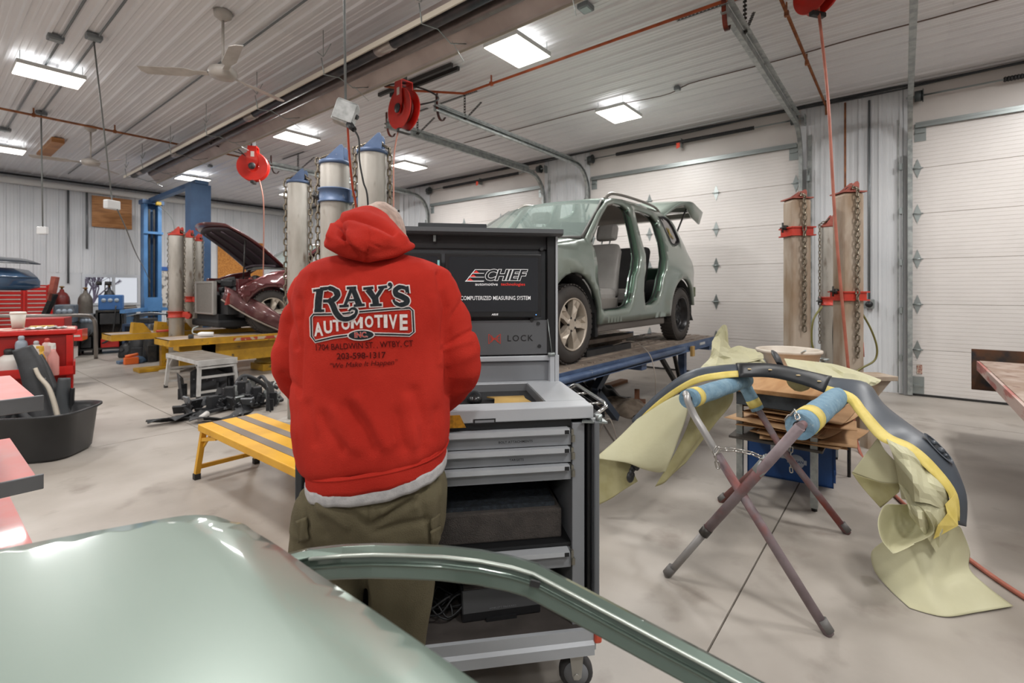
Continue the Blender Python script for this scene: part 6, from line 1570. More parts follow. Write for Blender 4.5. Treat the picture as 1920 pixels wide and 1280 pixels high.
MB().tube(An[:2], .017, 12).build('leg_foot_tube', mat('grey_tube', '#8d8a88', .5, .3), t); MB().tube(An[1:]+[], .022, 14).build('leg', dust, t); MB().tube([An[1]+(An[0]-An[1])*.12, An[1]], .024, 12).build('leg_collar', darkmetal, t)
Af = [atd(1350, 940, 3.267), atd(1572, 742, 2.88)]
MB().tube([atd(1350, 940, 3.267), atd(1510, 795, 2.98), Af[1]], .020, 12).build('leg', dustr, t); MB().tube([An[2], Af[1]], .018, 10).build('top_bar', dust, t)
Bf = [atd(1590, 1000, 2.836), atd(1462, 835, 3.03), atd(1416, 758, 3.10), atd(1392, 716, 3.14)]
MB().tube(Bf, .020, 12).build('leg', dust, t)
# rubber feet
for a_, b_ in ((Bn[0], Bn[1]), (An[0], An[1]), (Af[0], Af[1]), (Bf[0], Bf[1])):
    d_ = (b_-a_).normalized(); a2 = a_.copy(); a2.z = max(a2.z, .012); MB().tube([a2, a2+d_*.05], .0215, 12).build('foot_cap', mat('worn_cap', '#6c6a68', .6, .2), t)
def pad(p0, p1, r, name='foam_pad', bands=()):
    d_ = (p1-p0); n = 12; P = [p0+d_*i/n for i in range(n+1)]
    rs = [r*(.97+.03*sin(i*1.7)) for i in range(n+1)]; MB().tube(P, rs, 20).build(name, foamb, t)
    MB().tube([p0-d_.normalized()*.001, p0+d_.normalized()*.002], r*.45, 16).build('pad_hole', black, t)
    for a, b in bands: MB().tube([p0+d_*a, p0+d_*b], r*1.035, 20).build('tape_band', tapey, t)
pad(atd(1290, 748, 2.36), atd(1398, 712, 3.05), .047, bands=((.05, .12),))
pad(atd(1499, 800, 2.09), atd(1578, 738, 2.88), .058, bands=((.10, .22),))
pad(atd(1421, 768, 3.09), atd(1388, 708, 3.14), .040, bands=((.10, .32),))
MB().cyl(atd(1387, 929, 2.20), atd(1389, 925, 2.26), .014, 10).cyl(atd(1469, 833, 3.0), atd(1470, 832, 3.06), .014, 10).build('pivot_bolt', zinc, t)
# steel clamp on the near leg
q0 = atd(1443, 858, 2.15); MB().tube([atd(1420, 885, 2.155), atd(1442, 860, 2.135)], .027, 12).tube([atd(1425, 893, 2.13), atd(1448, 870, 2.11)], .006, 6).box(q0.x-.02, q0.x+.02, q0.y-.02, q0.y+.02, q0.z-.01, q0.z+.01).build('hose_clamp', galv, t)
LINK_M = mat('bright_chain', '#b5b2ad', .25, .9)
def small_chain(pts, label, name='stand_chain'):
    global LINK
    P = spline(pts, 6); P = [Vector(p) for p in P]; segs = [(P[i+1]-P[i]).length for i in range(len(P)-1)]; tot = sum(segs); pitch = .030; n = int(tot/pitch)
    c = bpy.data.objects.new(name, None); COL.objects.link(c); c.parent = t; Mi = root_matrix(t).inverted()
    lm = small_chain.me
    for k in range(n):
        s = (k+.5)*tot/n; i = 0
        while s > segs[i] and i < len(segs)-1: s -= segs[i]; i += 1
        tg = (P[i+1]-P[i]).normalized(); o = bpy.data.objects.new('link', lm); COL.objects.link(o); o.parent = c
        o.matrix_basis = Mi @ Matrix.Translation(P[i]+tg*s) @ tg.to_track_quat('Z', 'X').to_matrix().to_4x4() @ R(pi/2*(k % 2)+.5)
lm = link_mesh(L=.044, W=.024, r=.0038, n=14, seg=6); lm.materials.clear(); lm.materials.append(LINK_M); small_chain.me = lm
small_chain([atd(1347, 842, 2.25), atd(1375, 843, 2.21), atd(1410, 850, 2.17), atd(1438, 862, 2.12)], '')
small_chain([atd(1347, 838, 2.24), atd(1341, 850, 2.24), atd(1347, 878, 2.24)], '')
small_chain([atd(1474, 790, 2.13), atd(1490, 770, 2.10), atd(1496, 786, 2.04)], '')
small_chain([atd(1484, 838, 3.0), atd(1482, 860, 3.0), atd(1484, 885, 3.0)], '')

# ------------------------------------------------------------ masked bumper cover
primer = mat('primer_grey', '#4a5058', .42, var='#444a52', scale=4)
secs = [((1197, 782, 3.15), (1190, 800, 3.10)), ((1240, 735, 3.05), (1242, 752, 2.98)), ((1290, 698, 2.95), (1300, 716, 2.85)), ((1345, 689, 2.95), (1353, 704, 2.80)), ((1400, 686, 2.95), (1405, 701, 2.82)), ((1450, 687, 2.95), (1452, 703, 2.85)),
        ((1505, 697, 2.92), (1504, 715, 2.82)), ((1560, 708, 2.92), (1548, 730, 2.78)), ((1625, 717, 2.85), (1592, 746, 2.70)), ((1658, 757, 2.75), (1616, 774, 2.60)), ((1709, 797, 2.65), (1655, 818, 2.50)), ((1756, 830, 2.55), (1700, 838, 2.42)), ((1789, 867, 2.48), (1742, 873, 2.36)), ((1802, 925, 2.40), (1785, 925, 2.30)), ((1796, 980, 2.36), (1791, 982, 2.30))]
O_ = spline([atd(*a) for a, b in secs], 5); I_ = spline([atd(*b) for a, b in secs], 5); nb = len(O_)
bp_ = thing('bumper_cover', 'dark grey primed bumper cover edged with yellow tape, draped over the padded stand', 'bumper', atd(1500, 700, 2.8))
def bsec(i, v):
    a, b = O_[i], I_[i]; p = a.lerp(b, v); n = (b-a).cross(O_[min(i+1, nb-1)]-O_[max(i-1, 0)]).normalized()
    if n.dot(CAMP-p) < 0: n = -n
    return p+n*.035*sin(v*pi)
def bsheet(i0, i1, v0, v1, name, m, off=0, th=.004, nv=8):
    mb = MB(); V = []
    for i in range(i0, i1+1):
        for j in range(nv+1):
            v = v0+(v1-v0)*j/nv; p = bsec(i, v); V.append(p+(CAMP-p).normalized()*off)
    mb.add(V, [(i*(nv+1)+j, i*(nv+1)+j+1, (i+1)*(nv+1)+j+1, (i+1)*(nv+1)+j) for i in range(i1-i0) for j in range(nv)], True); return mb.build(name, m, bp_, solid=th)
bsheet(0, nb-1, 0, 1, 'cover', primer)
bsheet(2, nb-2, .86, 1.10, 'tape_edge', tapey, .004, .002, 3)
bsheet(18, 35, -.08, 1.12, 'lower_grille', mat('grille_black', '#1d1f22', .45), .008, .006)
# black grille strip with slots
for i in (20, 24, 29, 33):
    p = bsec(i, .8); MB().sphere(p+(CAMP-p).normalized()*.012, .014, 8, (1, 1, .3)).build('slot', mat('slot_pale', '#c9b38a', .6), bp_)
a = bsec(26, .2); MB().tube([a+Vector((0, 0, .01)), a+Vector((.05, .03, .05)), a+Vector((.12, .05, .06))], [.03, .035, .03], 8, flat=.4).build('bracket', grey_d, bp_)
# fog lamp recess
ci = 57; c0 = bsec(ci, .42); tg = (O_[ci+3]-O_[ci-3]).normalized(); cr_ = (I_[ci]-O_[ci]).normalized(); nn = (CAMP-c0).normalized()
def ringp(k, n, rx, ry, off): a = 2*pi*k/n; return c0+tg*rx*cos(a)+cr_*ry*sin(a)+nn*off
m = MB(); n = 28
m.add([ringp(k, n, .085, .042, .014) for k in range(n)]+[ringp(k, n, .074, .034, .017) for k in range(n)]+[ringp(k, n, .066, .028, .004) for k in range(n)]+[c0+nn*.002], [(k, (k+1) % n, n+(k+1) % n, n+k) for k in range(n)]+[(n+k, n+(k+1) % n, 2*n+(k+1) % n, 2*n+k) for k in range(n)]+[(2*n+k, 2*n+(k+1) % n, 3*n) for k in range(n)], True)
m.build('fog_lamp_recess', primer, bp_)
m = MB(); m.add([ringp(k, n, .062, .026, .0065) for k in range(n)], [tuple(range(n))]).build('recess_floor', mat('recess_dark', '#25292e', .5), bp_)
m = MB(); 
for s_, w_ in ((-.03, .014), (.012, .018), (.04, .01)): m.sphere(c0+tg*s_+nn*.010, w_, 8, (1.2, 1, .8))
m.build('recess_ribs', primer, bp_)
# masking paper
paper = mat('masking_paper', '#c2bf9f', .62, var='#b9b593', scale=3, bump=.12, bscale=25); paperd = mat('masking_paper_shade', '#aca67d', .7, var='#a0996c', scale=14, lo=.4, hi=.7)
def paper_sheet(name, ctrl, nz=.012, freq=8, n=7, m=paper, seed=0, label=None, crisp=True):
    """ctrl: rows of (px,py,d); interpolated both ways then crumpled"""
    if crisp: n = 3
    rows = [spline([atd(*c) for c in r], n) for r in ctrl]; cols = [spline([r[i] for r in rows], n) for i in range(len(rows[0]))]
    nu, nv = len(cols), len(cols[0]); V = []
    for i in range(nu):
        for j in range(nv):
            p = cols[i][j]; q = p*freq+Vector((seed*3.1, seed*1.7, 0))
            if crisp:
                f = noise.noise(q*.8)*1.4+abs(noise.noise(q*1.5))*.7-.3
            else: f = noise.noise(q)
            e_ = 1.0
            V.append(p+(CAMP-p).normalized()*f*nz*e_)
    mb = MB(); mb.add(V, [(i*nv+j, i*nv+j+1, (i+1)*nv+j+1, (i+1)*nv+j) for i in range(nu-1) for j in range(nv-1)], not crisp)
    o = mb.build(name, m, bp_, solid=.0012, label=label); return o
L = 'masking_paper'
paper_sheet(L, [[(1195, 785, 3.10), (1225, 765, 3.02), (1262, 744, 2.90), (1290, 735, 2.82)], [(1160, 820, 3.05), (1205, 810, 2.96), (1250, 795, 2.85), (1288, 778, 2.75)], [(1119, 856, 3.0), (1175, 862, 2.9), (1215, 870, 2.80), (1262, 850, 2.72)], [(1119, 857, 2.99), (1180, 866, 2.9), (1225, 884, 2.8), (1248, 884, 2.74)]], .012, 5, crisp=False)
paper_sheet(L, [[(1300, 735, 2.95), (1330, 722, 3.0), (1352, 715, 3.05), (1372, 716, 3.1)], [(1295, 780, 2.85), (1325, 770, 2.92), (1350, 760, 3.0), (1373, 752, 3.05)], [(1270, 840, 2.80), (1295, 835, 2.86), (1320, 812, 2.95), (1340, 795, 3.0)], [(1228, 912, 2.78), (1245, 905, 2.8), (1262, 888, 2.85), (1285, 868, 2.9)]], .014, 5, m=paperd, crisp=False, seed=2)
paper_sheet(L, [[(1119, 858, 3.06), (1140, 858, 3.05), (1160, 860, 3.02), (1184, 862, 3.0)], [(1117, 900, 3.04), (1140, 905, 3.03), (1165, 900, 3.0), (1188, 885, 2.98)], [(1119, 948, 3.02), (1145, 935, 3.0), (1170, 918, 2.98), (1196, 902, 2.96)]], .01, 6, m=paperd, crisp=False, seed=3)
m = MB(); rs_ = random.Random(8)
for k in range(9): p = atd(1186+rs_.uniform(-6, 8), 866+k*4, 2.93+rs_.uniform(-.03, .03)); m.sphere(p, rs_.uniform(.012, .028), 7, (1, .8, 1.2))
m.build('hanging_bracket', black, bp_)
# tall crumpled peak on the left top
paper_sheet(L, [[(1335, 640, 3.02), (1352, 612, 3.05), (1362, 610, 3.1), (1365, 625, 3.14)], [(1332, 668, 2.98), (1350, 650, 3.0), (1362, 652, 3.08), (1372, 655, 3.12)], [(1318, 684, 2.95), (1345, 676, 2.92), (1385, 668, 3.0), (1425, 660, 3.1)], [(1308, 695, 2.90), (1340, 690, 2.86), (1390, 682, 2.92), (1432, 672, 3.05)]], .03, 14, seed=4)
paper_sheet(L, [[(1365, 655, 3.1), (1385, 648, 3.15), (1400, 652, 3.2), (1416, 655, 3.25)], [(1345, 690, 2.86), (1375, 678, 2.95), (1405, 672, 3.02), (1434, 678, 3.1)], [(1325, 700, 2.83), (1370, 694, 2.84), (1400, 690, 2.9), (1438, 684, 3.0)]], .03, 15, seed=5)
paper_sheet(L, [[(1470, 672, 3.0), (1510, 676, 3.05), (1560, 682, 3.1), (1590, 690, 3.1), (1620, 700, 3.02), (1652, 712, 2.95)], [(1478, 690, 2.9), (1515, 696, 2.92), (1560, 700, 2.95), (1592, 700, 2.98), (1625, 708, 2.92), (1650, 716, 2.9)], [(1478, 705, 2.84), (1520, 714, 2.84), (1560, 722, 2.84), (1590, 726, 2.86), (1615, 726, 2.86), (1640, 722, 2.88)]], .04, 15, seed=6)
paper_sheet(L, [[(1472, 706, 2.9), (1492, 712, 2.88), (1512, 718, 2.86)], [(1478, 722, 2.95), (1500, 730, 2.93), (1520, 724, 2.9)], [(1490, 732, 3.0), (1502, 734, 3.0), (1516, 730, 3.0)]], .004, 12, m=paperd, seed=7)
# right side: folded diamond
paper_sheet(L, [[(1646, 820, 2.52), (1655, 838, 2.49), (1664, 850, 2.47), (1680, 866, 2.45)], [(1622, 852, 2.56), (1640, 862, 2.53), (1660, 872, 2.49), (1684, 880, 2.45)], [(1597, 886, 2.60), (1625, 896, 2.56), (1655, 905, 2.50), (1687, 906, 2.45)]], .004, 5, seed=8, crisp=False)
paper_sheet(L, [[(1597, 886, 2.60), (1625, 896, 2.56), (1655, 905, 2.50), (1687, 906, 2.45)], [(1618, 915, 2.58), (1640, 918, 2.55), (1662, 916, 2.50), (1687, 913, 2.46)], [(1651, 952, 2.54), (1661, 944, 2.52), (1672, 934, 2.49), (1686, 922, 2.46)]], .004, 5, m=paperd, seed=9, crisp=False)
# crumpled middle
paper_sheet(L, [[(1662, 822, 2.46), (1690, 835, 2.42), (1715, 845, 2.42), (1740, 868, 2.38)], [(1676, 860, 2.40), (1705, 862, 2.34), (1735, 880, 2.34), (1765, 905, 2.33)], [(1685, 905, 2.40), (1712, 905, 2.28), (1742, 915, 2.28), (1778, 925, 2.31)], [(1690, 935, 2.38), (1715, 940, 2.26), (1745, 945, 2.26), (1782, 962, 2.30)]], .06, 11, seed=10)
paper_sheet(L, [[(1684, 905, 2.38), (1715, 925, 2.30), (1750, 930, 2.29), (1786, 965, 2.31)], [(1700, 940, 2.32), (1720, 960, 2.24), (1745, 960, 2.26), (1775, 1005, 2.28)], [(1705, 965, 2.30), (1725, 990, 2.24), (1740, 1010, 2.24), (1755, 1035, 2.26)]], .05, 12, seed=11)
# open cup
paper_sheet(L, [[(1690, 948, 2.36), (1720, 945, 2.28), (1742, 968, 2.22), (1752, 990, 2.22)], [(1660, 946, 2.36), (1690, 955, 2.38), (1722, 975, 2.34), (1750, 1000, 2.22)], [(1646, 975, 2.30), (1672, 985, 2.38), (1705, 1000, 2.34), (1735, 1010, 2.22)], [(1652, 1010, 2.24), (1665, 1020, 2.26), (1690, 1025, 2.22), (1715, 1018, 2.20)], [(1674, 1038, 2.18), (1682, 1036, 2.19), (1700, 1028, 2.19), (1715, 1020, 2.19)]], .006, 6, seed=12, crisp=False)
# tape flap
tp = MB(); V = [atd(*q) for q in ((1791, 925, 2.30), (1796, 985, 2.27), (1750, 1010, 2.25), (1758, 985, 2.24), (1776, 962, 2.26), (1772, 945, 2.28))]; tp.add(V, [(0, 1, 2, 3, 4, 5)]).build('tape_flap', tapey, bp_, solid=.0015)
# long train reaching the floor
paper_sheet(L, [[(1655, 1015, 2.42), (1700, 1000, 2.34), (1750, 985, 2.32), (1793, 985, 2.31), (1802, 990, 2.32)], [(1634, 1035, 2.46), (1690, 1030, 2.36), (1745, 1035, 2.30), (1795, 1025, 2.34), (1818, 1032, 2.40)], [(1640, 1070, 2.42), (1700, 1075, 2.30), (1745, 1080, 2.24), (1790, 1070, 2.30), (1818, 1066, 2.36)], [(1668, 1105, 2.30), (1712, 1108, 2.22), (1750, 1118, 2.17), (1800, 1095, 2.22), (1850, 1098, 2.28)], [(1705, 1139, 2.165), (1740, 1150, 2.125), (1778, 1156, 2.105), (1830, 1148, 2.13), (1900, 1136, 2.175)]], .022, 5, seed=13, crisp=False)
# ------------------------------------------------------------ table behind with cardboard, crate, tub
woodt = mat('table_wood', '#b98f63', .5, var='#a87c50', scale=2.5, stretch=(1, 8, 8), detail=8)
t = thing('work_table', 'small work table with pale wooden top and square metal legs behind the masked bumper', 'table', (4.2, .70, 0))
MB().box(3.62, 4.98, .40, .96, .715, .745, .004).build('table_top', woodt, t)
MB().box(3.66, 4.94, .44, .92, .62, .714).build('apron', mat('dark_apron', '#4b5157', .5, .3, var='#2f3338', scale=9), t)
for x, y in ((3.66, .45), (3.72, .91), (4.9, .45), (4.9, .91)):
    MB().box(x-.02, x+.02, y-.02, y+.02, .02, .63).build('leg', galv, t); MB().cyl((x, y, 0), (x, y, .03), .018, 10).build('foot', darkmetal, t)
MB().box(3.62, 4.94, .40, .96, .385, .40).build('shelf', mat('shelf_dark', '#45403b', .6), t)
card = mat('cardboard', '#b08a63', .8, var='#9f7a54', scale=5); cardl = mat('cardboard_light', '#c4a07a', .8, var='#b18c65', scale=5)
rr_ = random.Random(11); z = .405
for k in range(12):
    w = rr_.uniform(.55, .80); d_ = rr_.uniform(.42, .56); a = rr_.uniform(-.22, .22)
    m = MB(); m.M = T(4.02+rr_.uniform(-.08, .05), .60+rr_.uniform(-.10, .06), z) @ R(a)
    cx0, cy0 = rr_.uniform(.02, .05), rr_.uniform(-.02, .02)
    def fsh(u, v): return (-w/2+w*u, -d_/2+d_*v, .003+.020*(abs(2*u-1)**3)*cx0*20*.4+.010*sin(u*4+k)*(2*v-1)**2)
    m.sheet(fsh, 8, 4); o = m.build('cardboard_sheet', (card, cardl)[k % 3 == 0], None, solid=.004)
    tag(o, ('lowest', 'second lowest', 'third lowest', 'fourth lowest', 'fifth lowest', 'sixth lowest', 'sixth from the top', 'fifth from the top', 'fourth from the top', 'third from the top', 'second from the top', 'topmost')[k]+' cardboard sheet of the pile under the wooden work table', 'cardboard', 'flattened cardboard under the table'); z += .0165+rr_.uniform(0, .003)
tag(MB().box(3.72, 4.2, .45, .80, z-.18, z-.175).build('paper_sheet', mat('white_paper', '#cfc9c4', .7)), 'white paper slipped into the cardboard pile', 'paper')
cr = mat('crate_blue', '#1f4a86', .45, var='#1b4278', scale=5)
q = VF @ Vector((0, 0, 0))
t = thing('plastic_crate', 'blue plastic crate standing on the floor under the work table', 'crate', (4.42, .70, 0), .10)
m = MB(); m.box(-.30, -.29, -.28, .28, .0, .345).box(.29, .30, -.28, .28, 0, .345).box(-.30, .30, -.28, -.27, 0, .345).box(-.30, .30, .27, .28, 0, .345).box(-.3, .3, -.28, .28, 0, .012)
m.build('shell', cr, t, world=False)
m = MB()
for k in range(9): m.box(-.27+k*.066, -.255+k*.066, -.293, -.28, .03, .32)
m.box(-.31, .31, -.295, -.28, .30, .345).box(-.31, .31, -.295, -.28, .10, .125).build('ribs', cr, t, world=False, stuff=True)
MB().box(-.3015, -.3005, .0, .12, .16, .34).build('white_label', mat('crate_label', '#c9ced6', .6), t, world=False)
m = MB(); m.lathe([(.001, -.3025), (.052, -.3025), (.052, -.301), (.001, -.301)], 24, (0, -.05, .15), 'X').box(-.3045, -.3025, -.115, .01, .135, .168).build('logo_disc', mat('logo_pale', '#b9c3d2', .5), t, world=False)
m = MB(); put_text(m, 'NISSAN', .026, Matrix(((0, 0, -1, -.3052), (-1, 0, 0, -.052), (0, 1, 0, .151), (0, 0, 0, 1))), bold=.0006); m.build('lettering', MATS['crate_blue'], t, world=False, fix=False)
t = thing('round_tub', 'wide white plastic tub standing on the wooden work table', 'tub', (4.66, .76, .746))
p = atd(1478, 668, 4.1); tub = mat('tub_white', '#cfc5b8', .5, var='#c0b5a6', scale=6)
MB().lathe([(.20, 0), (.205, .01), (.235, .15), (.25, .155), (.25, .175), (.235, .18), (.225, .17), (.20, .02), (.001, .015)], 40, (0, 0, 0), caps=False).build('body', tub, t, world=False)
MB().tube([(-.08, -.05, .03), (-.2, -.12, .17), (-.26, -.16, .20)], .008, 6).build('stirrer', galv, t, world=False)
clear = mat('plastic_film', '#dfe3e6', .2, trans=.6, ior=1.1, coat=.5)
m = MB(); 
m.sheet(lambda u, v: tuple(Vector((4.28+.42*u, .86+.16*v, .78+.07*sin(v*pi)*sin(u*pi)+.03*abs(noise.noise(Vector((u*9, v*7, 2))))))), 16, 10, False); tag(m.build('plastic_bag', clear, solid=.001), 'clear crumpled plastic bag beside the white tub', 'bag')
t = thing('bench_clamp', 'grey knobbed clamp plate at the foot of the short grey tower', 'clamp', (4.9, .55, .746)); 
c = atd(1551, 680, 4.3); MB().box(4.80, 4.95, .46, .60, .746, .79, .01).cyl((4.87, .53, .79), (4.87, .53, .83), .012, 8).lathe([(.01, 0), (.04, .005), (.042, .02), (.02, .025)], 12, (4.87, .53, .82)).build('body', zinc, t)
tag(MB().box(4.6, 4.64, .47, .5, .746, .752).build('pad_label', redc), 'small red tag on the work table', 'tag') if False else None
t = thing('power_strip', 'pale outlet box on the floor side of the work table', 'outlet', atd(1592, 755, 3.6)); q = atd(1592, 757, 3.7); 
MB().box(q.x-.04, q.x+.04, q.y-.04, q.y+.04, q.z-.05, q.z+.04, .006).build('body', mat('beige_box', '#b9b1a6', .5), t); MB().cyl((q.x, q.y, 0), (q.x, q.y, q.z-.05), .012, 8).build('post', darkmetal, t)
# ------------------------------------------------------------ under the blue rack
t = tag(MB().tube([(5.0, 2.3, .03), (6.3, 2.35, .03)], .02, 8).build('steel_bar', darkmetal), 'dark steel bar on the floor under the blue rack', 'steel bar')
q = onZ(1165, 714, .03); tag(MB().box(q.x-.7, q.x+.1, q.y-.06, q.y+.06, 0, .045).build('timber', mat('timber', '#8a6142', .7)), 'reddish timber block on the floor under the blue rack', 'timber')
rag = mat('rags', '#7c6f62', .95, var='#665a4e', scale=12)
def heap(name, label, cat, px, py, sx, sy, sz, m, seed, parent=None):
    q = onZ(px, py, 0); mb = MB()
    def f(u, v):
        x = (u-.5)*2; y = (v-.5)*2; rr = max(0, 1-(abs(x)**2.2+abs(y)**2.2)); n = noise.noise(Vector((u*5+seed, v*5, seed)))
        return (q.x+sx*x*(1+.2*noise.noise(Vector((v*4, seed, u)))), q.y+sy*y, .004+sz*rr**.6*(.75+.6*n))
    mb.sheet(f, 26, 26, True); return tag(mb.build(name, m, solid=.01), label, cat)
heap('rag_heap', 'heap of dirty crumpled rags on the floor behind the cart', 'rags', 1165, 768, .30, .34, .16, rag, 1)
heap('dark_bag', 'black plastic bag slumped on the floor under the blue rack', 'bag', 1112, 745, .34, .38, .22, black, 4)
q = onZ(1195, 755, 0)
t = thing('rusty_bracket', 'rusty brown angular bracket beside the rag heap', 'bracket', (q.x, q.y, 0), .4)
MB().box(-.16, .16, -.03, .03, .0, .03).box(-.16, -.12, -.03, .03, 0, .20).bar((-.14, 0, .18), (.14, 0, .02), .03, .04).box(-.02, .16, -.1, .1, 0, .02).build('plate', mat('rust_brown', '#84583f', .7, var='#6d452f', scale=9), t, world=False)
cw = mat('pale_cord', '#a69c92', .5)
tag(MB().tube(spline([(4.6, 2.5, ZR+.01), atd(1180, 640, 4.9), atd(1215, 660, 4.6), atd(1228, 700, 4.5), atd(1229, 740, 4.6), onZ(1230, 800, .01), onZ(1180, 850, .01), onZ(1130, 790, .01)], 8), .005, 5).build('loose_cable', cw), 'thin pale cable looping from the blue rack down to the floor', 'cable')
tag(MB().tube(spline([onZ(1118, 830, .01), atd(1130, 795, 4.4), atd(1142, 785, 4.4), atd(1150, 800, 4.4), onZ(1158, 830, .01)], 6), .006, 5).build('loose_cable', cw), 'pale stiff cable loop sticking up from the floor beside the cart', 'cable')
tag(MB().tube(spline([onZ(1630, 800, .01), onZ(1660, 805, .01), onZ(1680, 812, .01), onZ(1650, 790, .01), onZ(1615, 785, .01)], 6), .007, 5).build('loose_cable', bcord), 'short black cable on the floor right of the cardboard pile', 'cable')
tag(MB().tube(spline([(3.1, 8.0, .01), (3.6, 7.3, .01), (4.2, 6.9, .01), (4.8, 6.9, .01), (4.0, 7.6, .01), (3.2, 7.5, .01)], 6), .009, 5).build('loose_cable', bcord), 'dark cable on the floor under the silver bench', 'cable')
# ------------------------------------------------------------ left side: benches, tub, carts, wall clutter
yb = mat('bench_yellow', '#d9a32a', .5, var='#cf9820', scale=6, var2='#8f6b28', v2scale=22, v2lo=.68, v2hi=.74); grip = mat('grip_grey', '#7f756d', .9, bump=.4, bscale=300)
alu = mat('aluminium', '#cfcecb', .42, .25, var='#bdbbb7', scale=8); alud = mat('aluminium_dull', '#8d8780', .5, .4, var='#79736c', scale=8)
t = thing('work_platform', 'yellow folding work platform with two grey grip strips', 'work platform', (1.57, 3.55, 0))
x0, x1, y0, y1, z = 1.36, 1.79, 2.42, 4.12, .42
MB().box(x0, x1, y0, y1, z-.055, z-.004, .006).build('deck', yb, t)
for a, b in ((.09, .155), (.265, .33)): MB().box(x0+a, x0+b, y0+.02, y1-.02, z-.004, z-.001).build('grip_strip', grip, t)
def plat_legs(t, x0, x1, y0, y1, z, m, r=.016, footm=blackrub):
    for ye, s in ((y1, 1), (y0, -1)):
        for x, sx in ((x0+.03, -1), (x1-.03, 1)):
            a = Vector((x, ye-.03*s, z-.05)); b = Vector((x+sx*.03, ye+.02*s, .03)); MB().bar(a, b, r*2, r*2.2, (0, 1, 0)).build('leg', m, t)
            MB().box(b.x-.022, b.x+.022, b.y-.022, b.y+.022, 0, .045, .004).build('foot', footm, t)
        zz = .09; MB().bar((x0+.01, ye+.015*s, zz), (x1-.01, ye+.015*s, zz), .022, .03).build('rung', m, t)
    for x in (x0+.03, x1-.03): MB().bar((x, y1-.03, z-.17), (x, y1-.16, z-.06), .012, .018).bar((x, y0+.03, z-.17), (x, y0+.16, z-.06), .012, .018).build('strut', m, t)
plat_legs(t, x0, x1, y0, y1, z, yb, .017)
MB().bar((x0+.02, y1-.02, .30), (x0+.02, y1-.30, z-.06), .02, .025).build('strut', yb, t)
t = thing('work_platform', 'silver aluminium folding work platform with dull grey deck in front of the yellow rack', 'work platform', (2.6, 7.8, 0))
x0, x1, y0, y1, z = 2.36, 2.84, 7.15, 8.38, .50
MB().box(x0, x1, y0+.01, y1-.01, z-.03, z, .004).build('deck', alud, t); MB().box(x0, x1, y0-.012, y0+.01, z-.075, z+.002).box(x0, x1, y1-.01, y1+.012, z-.075, z+.002).box(x0-.005, x0+.01, y0, y1, z-.05, z-.001).build('edge', alu, t)
plat_legs(t, x0, x1, y0, y1, z, alu, .020); 
for s, ye in ((1, y1), (-1, y0)): MB().bar((x0+.02, ye+.005*s, .28), (x1-.02, ye+.005*s, .28), .02, .03).bar((x0+.03, ye, z-.1), (x1-.03, ye, z-.1), .02, .025).build('rung', alu, t)
# black plastic car trim scattered on the floor
blk = mat('trim_black', '#2a2b2e', .55, var='#1f2022', scale=9, var2='#7b7d80', v2scale=16, v2lo=.66, v2hi=.7)
rnd = random.Random(21)
def trim_piece(px, py, L, Wd, H, kind, rz, lab):
    q = onZ(px, py, 0); L *= 1.25; H *= 1.3; t = thing('plastic_trim', lab, 'car trim', (q.x, q.y, 0), rz, 'black plastic car parts on the floor'); m = MB()
    if kind == 'panel':   # upright curved sheet
        m.sheet(lambda u, v: (-L/2+L*u, .05*sin(u*pi)+.03*v, .0+H*v*(.7+.3*sin(u*2.6+.6))), 10, 4, False); m.build('shell', blk, t, world=False, solid=.008)
        MB().box(-L*.3, -L*.25, -.02, .06, 0, H*.4).box(L*.2, L*.26, -.03, .06, 0, H*.5).build('rib', blk, t, world=False)
    elif kind == 'flat':
        m.sheet(lambda u, v: (-L/2+L*u, -Wd/2*(1-.4*u)+Wd*(1-.4*u)*v, .012+.03*sin(u*5+v*3)+.03), 8, 4, False); m.build('shell', blk, t, world=False, solid=.008)
    elif kind == 'frame':
        P = [(-L/2, -Wd/2, .03), (L/2, -Wd/2, .05), (L/2*.9, Wd/2, .12), (-L/2*.8, Wd/2, .10)]
        for i in range(4): m.bar(P[i], P[(i+1) % 4], .04, .03)
        m.bar((0, -Wd/2, .04), (.02, Wd/2, .1), .03, .03); m.build('frame', blk, t, world=False)
        for _ in range(5):
            b = MB(); b.M = T(rnd.uniform(-L/2, L/2), rnd.uniform(-Wd, Wd), rnd.uniform(.05, .12)) @ R(rnd.random()*3) @ R(rnd.uniform(-.6, .6), 'X'); b.box(-.07, .06, -.012, .012, -.04, rnd.uniform(.05, .13)).box(-.07, -.05, -.05, .04, -.04, .03); b.build('tab', (blk, galv, blk, mat('trim_grey', '#6d7073', .5))[rnd.choice((0, 0, 0, 1, 3, 2))], t, world=False)
        MB().box(-.06, .04, -.05, .05, .0, H, .01).cyl((L*.3, 0, 0), (L*.3, .02, H*1.1), .03, 10).build('socket', blk, t, world=False)
    elif kind == 'tube':
        m.tube(spline([(-L/2, 0, .04), (-L/6, .05, H), (L/6, -.04, H*.7), (L/2, 0, .05)], 6), Wd, 10); m.build('duct', blk, t, world=False)
